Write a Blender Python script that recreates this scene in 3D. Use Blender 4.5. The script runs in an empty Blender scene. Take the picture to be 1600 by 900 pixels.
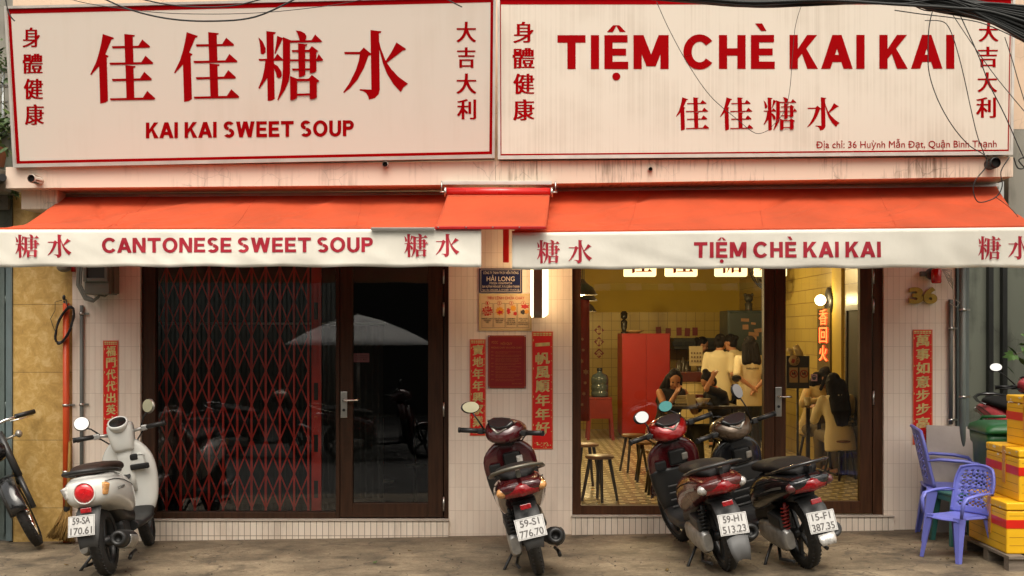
import bpy, bmesh, math, random
from mathutils import Vector, Matrix, Euler
from mathutils import noise as mnoise
random.seed(7)
R = math.radians
sc = bpy.context.scene
COL = sc.collection
# ---------------------------------------------------------------- camera, sky, sun, exposure
D, F, H, YH = 10.5, 1942.0, 1.71, 520.0      # metres to the shop front, focal length (photo pixels), eye height, horizon row
cam = bpy.data.objects.new('camera', bpy.data.cameras.new('camera'))
COL.objects.link(cam); sc.camera = cam
cam.location = (0, -D, H); cam.rotation_euler = (R(90), 0, 0)
cam.data.sensor_width = 36; cam.data.lens = 36 * F / 1600
cam.data.shift_y = (YH - 450) / 1600
cam.data.clip_end = 500
SUN_EL, SUN_AZ = R(62), R(-16)                # azimuth from straight behind the camera, to its left
wd = bpy.data.worlds.new('World'); sc.world = wd; wd.use_nodes = True
wn, wl = wd.node_tree.nodes, wd.node_tree.links
bg = wn['Background']; bg.inputs['Strength'].default_value = 0.15
sky = wn.new('ShaderNodeTexSky'); sky.sky_type = 'NISHITA'; sky.sun_disc = False
sky.sun_elevation = SUN_EL; sky.sun_rotation = R(180) + SUN_AZ
sky.air_density = 2.0; sky.dust_density = 6.0; sky.ozone_density = 1.0
hs = wn.new('ShaderNodeHueSaturation'); hs.inputs['Saturation'].default_value = 0.25
tint = wn.new('ShaderNodeMixRGB'); tint.blend_type = 'MULTIPLY'; tint.inputs[0].default_value = 1
tint.inputs[2].default_value = (1.0, 0.95, 0.87, 1)      # hazy overcast, warm white balance
wl.new(sky.outputs[0], hs.inputs['Color']); wl.new(hs.outputs[0], tint.inputs[1]); wl.new(tint.outputs[0], bg.inputs[0])
sun = bpy.data.objects.new('sun', bpy.data.lights.new('sun', 'SUN')); COL.objects.link(sun)
sun.data.energy = 1.5; sun.data.angle = R(45); sun.data.color = (1, .935, .84)
sd = Vector((math.sin(SUN_AZ) * math.cos(SUN_EL), -math.cos(SUN_AZ) * math.cos(SUN_EL), math.sin(SUN_EL)))
sun.rotation_euler = sd.to_track_quat('Z', 'Y').to_euler(); sun.location = sd * 30
sc.view_settings.view_transform = 'Standard'; sc.view_settings.look = 'None'
sc.view_settings.exposure = 0.55; sc.view_settings.gamma = 1
sc.cycles.use_denoising = True
sc.cycles.max_bounces = 8; sc.cycles.transparent_max_bounces = 16
sc.cycles.sample_clamp_indirect = 6
sc.cycles.caustics_reflective = False; sc.cycles.caustics_refractive = False

# ---------------------------------------------------------------- helpers
def S(Y): return F / (D + Y)                 # pixels of the photograph per metre at depth Y
def P(px, py, Y):
    s = S(Y); return Vector(((px - 800) / s, Y, H + (YH - py) / s))
def gz(x): return 0.0143 * x                 # the pavement rises a little to the right
def X(px, Y=0): return (px - 800) / S(Y)
def Z(py, Y=0): return H + (YH - py) / S(Y)
def lin(h):
    h = h.lstrip('#'); v = [int(h[i:i + 2], 16) / 255 for i in (0, 2, 4)]
    return tuple(c / 12.92 if c <= .04045 else ((c + .055) / 1.055) ** 2.4 for c in v)

MC = {}
def pm(name, col, rough=.5, metal=0., var=.1, vs=6., bump=0., bs=60., spec=.5, coat=0., world=False, emit=0., dirt=0., dirtcol=(.06, .045, .03), stretch=(1, 1, 1), trans=0.):
    if name in MC: return MC[name]
    if isinstance(col, str): col = lin(col)
    m = bpy.data.materials.new(name); m.use_nodes = True
    n, l = m.node_tree.nodes, m.node_tree.links
    b = n['Principled BSDF']
    b.inputs['Roughness'].default_value = rough; b.inputs['Metallic'].default_value = metal
    b.inputs['Specular IOR Level'].default_value = spec
    if coat: b.inputs['Coat Weight'].default_value = coat; b.inputs['Coat Roughness'].default_value = .06
    if trans: b.inputs['Transmission Weight'].default_value = trans
    if world: co = n.new('ShaderNodeNewGeometry').outputs['Position']
    else: co = n.new('ShaderNodeTexCoord').outputs['Object']
    mp = n.new('ShaderNodeMapping'); mp.inputs['Scale'].default_value = stretch; l.new(co, mp.inputs[0]); co = mp.outputs[0]
    nz = n.new('ShaderNodeTexNoise'); nz.inputs['Scale'].default_value = vs; nz.inputs['Detail'].default_value = 6
    l.new(co, nz.inputs['Vector'])
    mx = n.new('ShaderNodeMixRGB'); mx.inputs[1].default_value = tuple(c * (1 - var) for c in col) + (1,)
    mx.inputs[2].default_value = tuple(min(1, c * (1 + var)) for c in col) + (1,)
    cr = n.new('ShaderNodeMapRange'); cr.inputs[1].default_value = .3; cr.inputs[2].default_value = .7
    l.new(nz.outputs['Fac'], cr.inputs[0]); l.new(cr.outputs[0], mx.inputs[0])
    out = mx.outputs[0]
    if dirt:
        n2 = n.new('ShaderNodeTexNoise'); n2.inputs['Scale'].default_value = vs * .6; n2.inputs['Detail'].default_value = 9; n2.inputs['Roughness'].default_value = .7
        l.new(co, n2.inputs['Vector'])
        c2 = n.new('ShaderNodeMapRange'); c2.inputs[1].default_value = .5; c2.inputs[2].default_value = .8; c2.inputs[4].default_value = dirt
        l.new(n2.outputs['Fac'], c2.inputs[0])
        m2 = n.new('ShaderNodeMixRGB'); m2.inputs[2].default_value = tuple(dirtcol) + (1,)
        l.new(c2.outputs[0], m2.inputs[0]); l.new(out, m2.inputs[1]); out = m2.outputs[0]
    l.new(out, b.inputs['Base Color'])
    r2 = n.new('ShaderNodeMapRange'); r2.inputs[3].default_value = max(0, rough - .08); r2.inputs[4].default_value = min(1, rough + .08)
    l.new(nz.outputs['Fac'], r2.inputs[0]); l.new(r2.outputs[0], b.inputs['Roughness'])
    if bump:
        n3 = n.new('ShaderNodeTexNoise'); n3.inputs['Scale'].default_value = bs; n3.inputs['Detail'].default_value = 4
        l.new(co, n3.inputs['Vector'])
        bp = n.new('ShaderNodeBump'); bp.inputs['Strength'].default_value = bump; bp.inputs['Distance'].default_value = .01
        l.new(n3.outputs['Fac'], bp.inputs['Height']); l.new(bp.outputs[0], b.inputs['Normal'])
    if emit:
        b.inputs['Emission Color'].default_value = tuple(col) + (1,); b.inputs['Emission Strength'].default_value = emit
    MC[name] = m; return m

def glass_mat(name, tint=(.9, .92, .88), refl=1.6):
    m = bpy.data.materials.new(name); m.use_nodes = True
    n, l = m.node_tree.nodes, m.node_tree.links; n.clear()
    o = n.new('ShaderNodeOutputMaterial'); t = n.new('ShaderNodeBsdfTransparent'); g = n.new('ShaderNodeBsdfGlossy')
    t.inputs[0].default_value = tint + (1,); g.inputs['Roughness'].default_value = .006; g.inputs[0].default_value = (1, 1, 1, 1)
    fr = n.new('ShaderNodeFresnel'); fr.inputs[0].default_value = 1.5
    ml = n.new('ShaderNodeMath'); ml.operation = 'MULTIPLY'; ml.inputs[1].default_value = refl; ml.use_clamp = True
    nz = n.new('ShaderNodeTexNoise'); nz.inputs['Scale'].default_value = 1.2
    bp = n.new('ShaderNodeBump'); bp.inputs['Strength'].default_value = .02; bp.inputs['Distance'].default_value = .02
    co = n.new('ShaderNodeNewGeometry'); l.new(co.outputs['Position'], nz.inputs['Vector']); l.new(nz.outputs['Fac'], bp.inputs['Height']); l.new(bp.outputs[0], g.inputs['Normal'])
    x = n.new('ShaderNodeMixShader'); l.new(fr.outputs[0], ml.inputs[0]); l.new(ml.outputs[0], x.inputs[0])
    l.new(t.outputs[0], x.inputs[1]); l.new(g.outputs[0], x.inputs[2]); l.new(x.outputs[0], o.inputs[0])
    MC[name] = m; return m

WM = {}
def rot_to(d):
    return Vector(d).normalized().to_track_quat('Z', 'Y').to_matrix().to_4x4()
class MB:
    def __init__(s, M=None): s.v = []; s.f = []; s.s = []; s.M = M or Matrix()
    def add(s, vs, fs, smooth=False):
        o = len(s.v); s.v += [s.M @ Vector(p) for p in vs]
        for f in fs: s.f.append([i + o for i in f]); s.s.append(smooth)
        return s
    def bm(s, b, M=None, smooth=False):
        b.verts.index_update(); M = M or Matrix()
        s.add([M @ v.co for v in b.verts], [[v.index for v in f.verts] for f in b.faces], smooth); b.free(); return s
    def box(s, c, sz, rot=None, bev=0, seg=2):
        b = bmesh.new(); bmesh.ops.create_cube(b, size=1)
        for v in b.verts: v.co = Vector((v.co.x * sz[0], v.co.y * sz[1], v.co.z * sz[2]))
        if bev: bmesh.ops.bevel(b, geom=b.edges[:], offset=bev, segments=seg, profile=.6, affect='EDGES')
        M = Matrix.Translation(c)
        if rot is not None: M = M @ (rot if isinstance(rot, Matrix) else Euler(rot).to_matrix().to_4x4())
        return s.bm(b, M, False)
    def bx(s, x0, x1, y0, y1, z0, z1, bev=0):
        return s.box(((x0 + x1) / 2, (y0 + y1) / 2, (z0 + z1) / 2), (abs(x1 - x0), abs(y1 - y0), abs(z1 - z0)), None, bev)
    def loft(s, secs, cap=True, closed=True, smooth=True):
        n = len(secs[0]); assert all(len(q) == n for q in secs); vs = [p for q in secs for p in q]; fs = []
        for i in range(len(secs) - 1):
            for j in range(n if closed else n - 1):
                k = (j + 1) % n; fs.append([i * n + j, i * n + k, (i + 1) * n + k, (i + 1) * n + j])
        s.add(vs, fs, smooth)
        if cap:
            o = len(s.v) - len(vs)
            s.f.append([o + j for j in reversed(range(n))]); s.s.append(False)
            s.f.append([o + (len(secs) - 1) * n + j for j in range(n)]); s.s.append(False)
        return s
    def cyl(s, p0, p1, r0, r1=None, n=16, cap=True):
        p0, p1 = Vector(p0), Vector(p1); r1 = r0 if r1 is None else r1
        q = rot_to(p1 - p0)
        ring = lambda p, r: [p + (q @ Vector((math.cos(2 * math.pi * i / n) * r, math.sin(2 * math.pi * i / n) * r, 0))) for i in range(n)]
        return s.loft([ring(p0, r0), ring(p1, r1)], cap)
    def tube(s, pts, r, n=8, cap=True, flat=1.):
        pts = [Vector(p) for p in pts]; m = len(pts); rs = r if isinstance(r, (list, tuple)) else [r] * m
        t = [(pts[min(i + 1, m - 1)] - pts[max(i - 1, 0)]).normalized() for i in range(m)]
        up = Vector((0, 0, 1)) if abs(t[0].z) < .95 else Vector((0, 1, 0))
        a = t[0].cross(up).normalized(); secs = []
        for i in range(m):
            a = (a - t[i] * a.dot(t[i])).normalized(); b = t[i].cross(a)
            secs.append([pts[i] + a * math.cos(2 * math.pi * k / n) * rs[i] + b * math.sin(2 * math.pi * k / n) * rs[i] * flat for k in range(n)])
        return s.loft(secs, cap)
    def lathe(s, prof, c=(0, 0, 0), ax=(0, 0, 1), n=24, cap=False):
        M = Matrix.Translation(c) @ rot_to(ax)
        secs = [[M @ Vector((math.cos(2 * math.pi * k / n) * r, math.sin(2 * math.pi * k / n) * r, z)) for k in range(n)] for r, z in prof]
        return s.loft(secs, cap)
    def ell(s, c, r, n=16, m=10, rot=None):
        M = Matrix.Translation(c)
        if rot is not None: M = M @ Euler(rot).to_matrix().to_4x4()
        if not isinstance(r, (list, tuple)): r = (r, r, r)
        secs = []
        for i in range(m + 1):
            a = -math.pi / 2 + math.pi * min(max(i / m, .004), .996)
            secs.append([M @ Vector((math.cos(a) * math.cos(2 * math.pi * k / n) * r[0], math.cos(a) * math.sin(2 * math.pi * k / n) * r[1], math.sin(a) * r[2])) for k in range(n)])
        return s.loft(secs, True)
    def grid(s, fn, nu, nv, smooth=True, skip=None):
        vs = [fn(i / nu, j / nv) for j in range(nv + 1) for i in range(nu + 1)]; fs = []
        for j in range(nv):
            for i in range(nu):
                if skip and skip(i, j): continue
                a = j * (nu + 1) + i; fs.append([a, a + 1, a + nu + 2, a + nu + 1])
        return s.add(vs, fs, smooth)
    def ext(s, poly, fn, d0, d1, smooth=False):
        """polygon in 2D carried by fn(u, v, d); a closed slab between depth d0 and d1"""
        n = len(poly); vs = [fn(u, v, d0) for u, v in poly] + [fn(u, v, d1) for u, v in poly]
        fs = [list(range(n)), [n + i for i in reversed(range(n))]] + [[i, i + n, (i + 1) % n + n, (i + 1) % n] for i in range(n)]
        return s.add(vs, fs, smooth)
    def build(s, name, mat, parent=None, local=False, solid=0, sub=0, kind=None, fixn=True):
        me = bpy.data.meshes.new(name)
        if parent is not None:
            vs = s.v if local else [WM[parent.name].inverted() @ p for p in s.v]; org = None
        else:
            xs, ys, zs = zip(*s.v); org = Vector(((min(xs) + max(xs)) / 2, (min(ys) + max(ys)) / 2, min(zs)))
            vs = [p - org for p in s.v]
        me.from_pydata([tuple(p) for p in vs], [], s.f)
        me.polygons.foreach_set('use_smooth', s.s)
        if fixn and len(s.f) < 60000:
            b = bmesh.new(); b.from_mesh(me); bmesh.ops.recalc_face_normals(b, faces=b.faces[:]); b.to_mesh(me); b.free()
        me.materials.append(mat)
        o = bpy.data.objects.new(name, me); COL.objects.link(o)
        if parent is not None: o.parent = parent; WM[o.name] = WM[parent.name]
        else: o.location = org; WM[o.name] = Matrix.Translation(org)
        if solid:
            k = o.modifiers.new('thickness', 'SOLIDIFY'); k.thickness = solid; k.offset = 0
        if sub:
            k = o.modifiers.new('smoothing', 'SUBSURF'); k.levels = k.render_levels = sub
        if kind: o['kind'] = kind
        return o

def tag(o, label, cat, group=None):
    o['label'] = label; o['category'] = cat
    if group: o['group'] = group
    return o
def T(name, label, cat, loc=(0, 0, 0), rot=(0, 0, 0), group=None):
    o = bpy.data.objects.new(name, None); COL.objects.link(o); o.empty_display_size = .1
    o.location = loc; o.rotation_euler = rot
    WM[o.name] = Matrix.Translation(loc) @ Euler(rot).to_matrix().to_4x4()
    return tag(o, label, cat, group)
def dup(o, loc=None, rot=None, label=None, group=None, parent=None):
    c = o.copy(); COL.objects.link(c)
    if parent is not None: c.parent = parent
    for ch in list(o.children): dup(ch, parent=c)
    if loc is not None: c.location = loc
    if rot is not None: c.rotation_euler = rot
    if label: c['label'] = label
    if group: c['group'] = group
    WM[c.name] = Matrix.Translation(c.location) @ c.rotation_euler.to_matrix().to_4x4()
    return c

# ---- lettering: outlines of the built-in font, and drawn strokes for the three big characters
_tc = {}
def glyphs(body, off=0.):
    k = (body, off)
    if k not in _tc:
        c = bpy.data.curves.new('lettering', 'FONT'); c.body = body; c.offset = off; c.fill_mode = 'FRONT'; c.resolution_u = 4
        o = bpy.data.objects.new('lettering', c); COL.objects.link(o)
        dg = bpy.context.evaluated_depsgraph_get(); me = bpy.data.meshes.new_from_object(o.evaluated_get(dg))
        _tc[k] = ([(v.co.x, v.co.y) for v in me.vertices], [list(p.vertices) for p in me.polygons])
        bpy.data.objects.remove(o); bpy.data.meshes.remove(me); bpy.data.curves.remove(c)
    return _tc[k]
def bounds(vs):
    xs, ys = zip(*vs); return min(xs), max(xs), min(ys), max(ys)
def put_text(mb, fn, body, x0, x1, yt, yb, off=.02, skew=0., d=0., cap=True, lay=None, depth=0.):
    """body fitted between x0..x1 and cap top yt..baseline yb on the surface fn(px, py, depth)"""
    if off and not lay and not depth: lay = tuple((off * .5 * math.cos(k * 1.0472) * abs(yt - yb) / abs(x1 - x0), k * .0002, off * .5 * math.sin(k * 1.0472)) for k in range(6))
    if not depth: off = 0.
    body = body.replace('Đ', 'Ð'); vs, fs = glyphs(body, off)
    if not vs: return
    a, b, c, e = bounds(vs)
    if cap:
        h = bounds(glyphs('H', off)[0]); c, e = h[2], h[3]
    for dx, dd, *dy in (lay or ((0, 0),)):
        q = []; oy = dy[0] * (yt - yb) if dy else 0
        for u, v in vs:
            t = (u - a) / (b - a); q.append((x0 + t * (x1 - x0) + dx * (x1 - x0), yb + (v - c) / (e - c) * (yt - yb) + skew * t + oy))
        if depth:
            n = len(q); o = [fn(u, v, d + depth) for u, v in q] + [fn(u, v, d) for u, v in q]
            ed = {}
            for f in fs:
                for i in range(len(f)):
                    k = (f[i], f[(i + 1) % len(f)]); ed[k] = 1
            side = [[i, j, j + n, i + n] for (i, j) in ed if (j, i) not in ed]
            mb.add(o, [f for f in fs] + [[i + n for i in reversed(f)] for f in fs] + side)
        else: mb.add([fn(u, v, d + dd) for u, v in q], fs)
LAY = ((-.036, 0), (-.012, .0003), (.012, .0006), (.036, .0009))
def cjk(mb, fn, ch, x0, x1, yt, yb, off=0., d=.002, lay=LAY, skew=0.):
    put_text(mb, fn, ch, x0, x1, yt, yb, 0., skew, d, False, lay)
def dense(vs, fs, mx):
    """the same flat outline with its long edges cut, so that it can follow cloth"""
    b = bmesh.new(); q = [b.verts.new((u, v, 0)) for u, v in vs]
    for f in fs:
        try: b.faces.new([q[i] for i in f])
        except ValueError: pass
    b.normal_update(); bmesh.ops.triangulate(b, faces=b.faces[:])
    for _ in range(6):
        e = [e for e in b.edges if e.calc_length() > mx]
        if not e: break
        bmesh.ops.subdivide_edges(b, edges=e, cuts=1); bmesh.ops.triangulate(b, faces=b.faces[:])
    b.verts.index_update(); r = ([(v.co.x, v.co.y) for v in b.verts], [[v.index for v in f.verts] for f in b.faces]); b.free(); return r
# bold sans capitals drawn as strokes on a cap height of 1 (width, list of polygons)
def _caps(t):
    g = {}; B = lambda a, b, c, d: [(a, c), (b, c), (b, d), (a, d)]
    dg = lambda xb, xt, h: [(xb, 0), (xb + h, 0), (xt + h, 1), (xt, 1)]
    def arc(cx, cy, rx, ry, a0, a1, n=26):
        o, i = [], []
        for k in range(n + 1):
            a = R(a0 + (a1 - a0) * k / n); c, s_ = math.cos(a), math.sin(a)
            o.append((cx + rx * c, cy + ry * s_)); i.append((cx + (rx - t) * c, cy + (ry - t * .92) * s_))
        return [[o[k], o[k + 1], i[k + 1], i[k]] for k in range(n)]
    g['T'] = (.80, [B(0, .80, 1 - t * .95, 1), B(.40 - t / 2, .40 + t / 2, 0, 1 - t * .95)])
    g['I'] = (t, [B(0, t, 0, 1)])
    g['E'] = (.68, [B(0, t, 0, 1), B(t, .68, 0, t * .92), B(t, .66, 1 - t * .92, 1), B(t, .62, .5 - t * .43, .5 + t * .43)])
    g['H'] = (.76, [B(0, t, 0, 1), B(.76 - t, .76, 0, 1), B(t, .76 - t, .5 - t * .46, .5 + t * .46)])
    h = t * 1.12
    g['M'] = (1.0, [B(0, t, 0, 1), B(1 - t, 1, 0, 1), [(t * .0 + .02, 1), (t + .05, 1), (.5 + h / 2, .08), (.5 - h / 2, .08)], [(1 - t - .05, 1), (.98, 1), (.5 + h / 2, .08), (.5 - h / 2, .08)]])
    g['N'] = (.80, [B(0, t, 0, 1), B(.80 - t, .80, 0, 1), [(0, 1), (h, 1), (.80, 0), (.80 - h, 0)]])
    g['A'] = (.90, [dg(0, .45 - h * .5, h), [(.90 - h, 0), (.90, 0), (.45 + h * .5, 1), (.45 - h * .5, 1)], B(.2, .7, .2, .2 + t * .9)])
    g['K'] = (.80, [B(0, t, 0, 1), [(t * .6, .44), (t * .6 + .10, .30), (.79, 1), (.79 - h * 1.1, 1)], [(.30, .60), (.80 - h * 1.12, 0), (.81, 0), (.42, .70)]])
    g['W'] = (1.18, [[(0, 1), (h, 1), (.33 + h * .4, 0), (.33 - h * .5, 0)], [(.33 - h * .5, 0), (.33 + h * .4, 0), (.59 + h * .5, 1), (.59 - h * .5, 1)], [(.59 - h * .5, 1), (.59 + h * .5, 1), (.85 + h * .5, 0), (.85 - h * .4, 0)], [(1.18 - h, 1), (1.18, 1), (.85 + h * .5, 0), (.85 - h * .4, 0)]])
    g['O'] = (.92, arc(.46, .5, .46, .52, 0, 360, 48))
    g['C'] = (.86, arc(.46, .5, .46, .52, 38, 322, 40))
    g['U'] = (.76, [B(0, t, .36, 1), B(.76 - t, .76, .36, 1)] + arc(.38, .36, .38, .38, 180, 360))
    g['P'] = (.70, [B(0, t, 0, 1), B(t, .42, 1 - t * .92, 1), B(t, .42, .40, .40 + t * .92)] + arc(.42, .70, .28, .30, -90, 90))
    r = .27
    g['S'] = (.70, arc(.35, .735, .33, .285, 28, 268) + arc(.35, .27, .345, .29, -208, 90 ) [0:0] + arc(.35, .275, .345, .295, 88, -148))
    return g
def sign_text(mb, fn, body, x0, x1, yt, yb, t=.2, gap=.13, space=.30, skew=0., d=.002, mx=0):
    import unicodedata
    g = _caps(t); x = 0; polys = []
    for ch in body:
        if ch == ' ': x += space - gap; continue
        q = unicodedata.normalize('NFD', ch); w, pl = g[q[0]]
        if q[0] == 'A': x -= .05
        for p in pl: polys.append([(u + x, v) for u, v in p])
        c = x + w / 2
        for a in q[1:]:
            if a == '\u0302':
                polys.append([(c - .27, 1.09), (c - .09, 1.29), (c + .01, 1.29), (c - .10, 1.09)]); polys.append([(c + .27, 1.09), (c + .09, 1.29), (c - .01, 1.29), (c + .10, 1.09)])
            elif a == '\u0300': polys.append([(c - .22, 1.34), (c - .02, 1.34), (c + .10, 1.12), (c - .05, 1.12)])
            elif a == '\u0323': polys.append([(c + .115 * math.cos(k * math.pi / 10), -.22 + .115 * math.sin(k * math.pi / 10)) for k in range(20)])
        x += w + gap - (.05 if q[0] == 'A' else 0)
    a, b = min(u for p in polys for u, v in p), max(u for p in polys for u, v in p)
    for i, p in enumerate(polys):
        vs, fs = p, [list(range(len(p)))]
        q = [(x0 + (u - a) / (b - a) * (x1 - x0), yb + v * (yt - yb)) for u, v in vs]
        if mx: q, fs = dense(q, fs, mx)
        mb.add([fn(u, v + skew * (u - x0) / (x1 - x0), d + (i % 9) * .00022) for u, v in q], fs)
BIG = {
 '佳': (66, 670, 137, 782, [
  [(182,137),(286,172),(278,186),(262,190),(206,325),(237,340),(230,352),(219,355),(231,755),(205,772),(158,782),(148,437),(75,518),(66,510),(120,400),(150,300),(168,220)],
  [(381,137),(479,147),(475,160),(460,162),(467,402),(390,404)], [(392,425),(487,435),(483,448),(467,450),(475,732),(402,732)],
  [(266,250),(512,246),(548,188),(620,250),(615,264),(275,271)], [(244,403),(540,398),(578,338),(652,405),(645,416),(252,424)],
  [(266,553),(527,548),(567,487),(638,553),(632,566),(274,574)], [(248,733),(555,726),(595,664),(670,733),(662,745),(256,752)]]),
 '糖': (82, 683, 107, 757, [
  [(155,110),(244,121),(238,135),(222,142),(233,740),(205,754),(168,757)],
  [(83,167),(120,205),(150,270),(148,310),(125,328),(103,318),(100,270),(92,210)],
  [(256,155),(310,175),(303,190),(240,322),(231,316),(245,240)], [(83,368),(228,366),(258,320),(312,375),(305,385),(90,386)],
  [(147,380),(172,380),(168,540),(92,646),(82,636),(118,550),(138,460)],
  [(222,410),(262,435),(295,485),(300,520),(290,540),(270,547),(253,535),(245,500),(225,450)],
  [(308,165),(385,197),(574,195),(608,142),(672,205),(665,213),(376,218),(375,500),(365,570),(330,650),(268,750),(257,748),(285,660),(303,560),(309,450)],
  [(428,107),(470,110),(510,130),(527,155),(525,180),(512,197),(465,197),(455,165),(445,135)],
  [(449,225),(537,233),(530,247),(515,252),(517,515),(495,530),(456,537)],
  [(391,287),(550,284),(577,250),(638,297),(618,312),(620,480),(600,495),(558,503),(556,305),(398,306)],
  [(376,373),(620,370),(640,323),(683,378),(676,388),(376,391)], [(391,458),(558,456),(558,474),(400,478)],
  [(375,527),(443,553),(440,730),(415,745),(378,752)],
  [(443,553),(548,552),(577,517),(648,572),(640,582),(623,588),(624,725),(600,738),(558,742),(556,575),(443,577)], [(440,690),(558,688),(558,708),(440,711)]]),
 '水': (867, 1467, 100, 745, [
  [(1119,100),(1221,112),(1215,128),(1198,132),(1206,650),(1195,695),(1160,730),(1105,745),(1098,715),(1080,685),(1050,665),(1020,660),(1020,648),(1128,652)],
  [(876,303),(1020,302),(1057,262),(1128,322),(1120,332),(1100,340),(1060,450),(1000,560),(930,640),(875,683),(867,675),(920,600),(980,480),(1010,390),(1022,325),(882,325)],
  [(1198,200),(1215,270),(1262,390),(1310,460),(1380,535),(1467,598),(1455,608),(1425,630),(1400,676),(1330,600),(1270,500),(1235,410),(1200,280)],
  [(1360,215),(1449,275),(1440,287),(1422,288),(1270,405),(1258,388),(1310,310)]])}
def big(mb, fn, ch, x0, x1, yt, yb, d=.002, mx=0):
    a, b, c, e, polys = BIG[ch]
    for i, pl in enumerate(polys):
        q = [(x0 + (u - a) / (b - a) * (x1 - x0), yt + (v - c) / (e - c) * (yb - yt)) for u, v in pl]; fs = [list(range(len(pl)))]
        if mx: q, fs = dense(q, fs, mx)
        mb.add([fn(u, v, d + i * .0004) for u, v in q], fs)
def plane(Y): return lambda px, py, d=0.: P(px, py, Y) + Vector((0, -d, 0))
# ---------------------------------------------------------------- setting materials
def tile_mat(name, c1, c2, mortar, bw, rh, ms=.0016, off=0., swap=False, rough=.28, z0=0., x0=0., dirt=.25, axis='x', bump=.25):
    m = bpy.data.materials.new(name); m.use_nodes = True
    n, l = m.node_tree.nodes, m.node_tree.links; b = n['Principled BSDF']
    g = n.new('ShaderNodeNewGeometry'); sp = n.new('ShaderNodeSeparateXYZ'); cb = n.new('ShaderNodeCombineXYZ')
    l.new(g.outputs['Position'], sp.inputs[0])
    ax = n.new('ShaderNodeMath'); ax.operation = 'ADD'; ax.inputs[1].default_value = 20 + x0
    az = n.new('ShaderNodeMath'); az.operation = 'ADD'; az.inputs[1].default_value = 20 + z0
    l.new(sp.outputs['X' if axis[0] == 'x' else 'Y'], ax.inputs[0]); l.new(sp.outputs['Y' if axis == 'xy' else 'Z'], az.inputs[0])
    l.new(ax.outputs[0], cb.inputs[0]); l.new(az.outputs[0], cb.inputs[1])
    br = n.new('ShaderNodeTexBrick'); br.offset = off; br.squash = 1
    br.inputs['Color1'].default_value = lin(c1) + (1,); br.inputs['Color2'].default_value = lin(c2) + (1,); br.inputs['Mortar'].default_value = lin(mortar) + (1,)
    br.inputs['Scale'].default_value = 1; br.inputs['Mortar Size'].default_value = ms; br.inputs['Mortar Smooth'].default_value = .15
    br.inputs['Brick Width'].default_value = bw; br.inputs['Row Height'].default_value = rh; br.inputs['Bias'].default_value = 0
    l.new(cb.outputs[0], br.inputs['Vector'])
    nz = n.new('ShaderNodeTexNoise'); nz.inputs['Scale'].default_value = 1.6; nz.inputs['Detail'].default_value = 8; nz.inputs['Roughness'].default_value = .7
    mp = n.new('ShaderNodeMapping'); mp.inputs['Scale'].default_value = (3, 3, .8); l.new(g.outputs['Position'], mp.inputs[0]); l.new(mp.outputs[0], nz.inputs['Vector'])
    mr = n.new('ShaderNodeMapRange'); mr.inputs[1].default_value = .5; mr.inputs[2].default_value = .85; mr.inputs[4].default_value = dirt
    l.new(nz.outputs['Fac'], mr.inputs[0])
    mx = n.new('ShaderNodeMixRGB'); mx.inputs[2].default_value = (.16, .11, .07, 1); l.new(mr.outputs[0], mx.inputs[0]); l.new(br.outputs['Color'], mx.inputs[1])
    l.new(mx.outputs[0], b.inputs['Base Color']); b.inputs['Roughness'].default_value = rough
    bp = n.new('ShaderNodeBump'); bp.invert = True; bp.inputs['Strength'].default_value = bump; bp.inputs['Distance'].default_value = .002
    l.new(br.outputs['Fac'], bp.inputs['Height']); l.new(bp.outputs[0], b.inputs['Normal'])
    MC[name] = m; return m
M_tile = tile_mat('glazed_tile', '#f2e3d2', '#eddccb', '#cdbba8', .0507, .198, z0=-.012)
M_intile = tile_mat('interior_tile', '#bfa548', '#b89e44', '#75601f', .15, .15, .003, rough=.35)
M_intile_s = tile_mat('interior_side_tile', '#b09a4e', '#a8924a', '#6d5220', .40, .16, .004, off=.5, axis='yz', rough=.35)
M_countertile = tile_mat('counter_tile', '#d8c48e', '#d2bd86', '#6b5a36', .12, .12, .004, rough=.3)
M_floor_pat = tile_mat('patterned_floor_tile', '#3a3026', '#2c241d', '#e6dcba', .20, .10, .029, off=.5, axis='xy', rough=.25, bump=.02)

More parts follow.
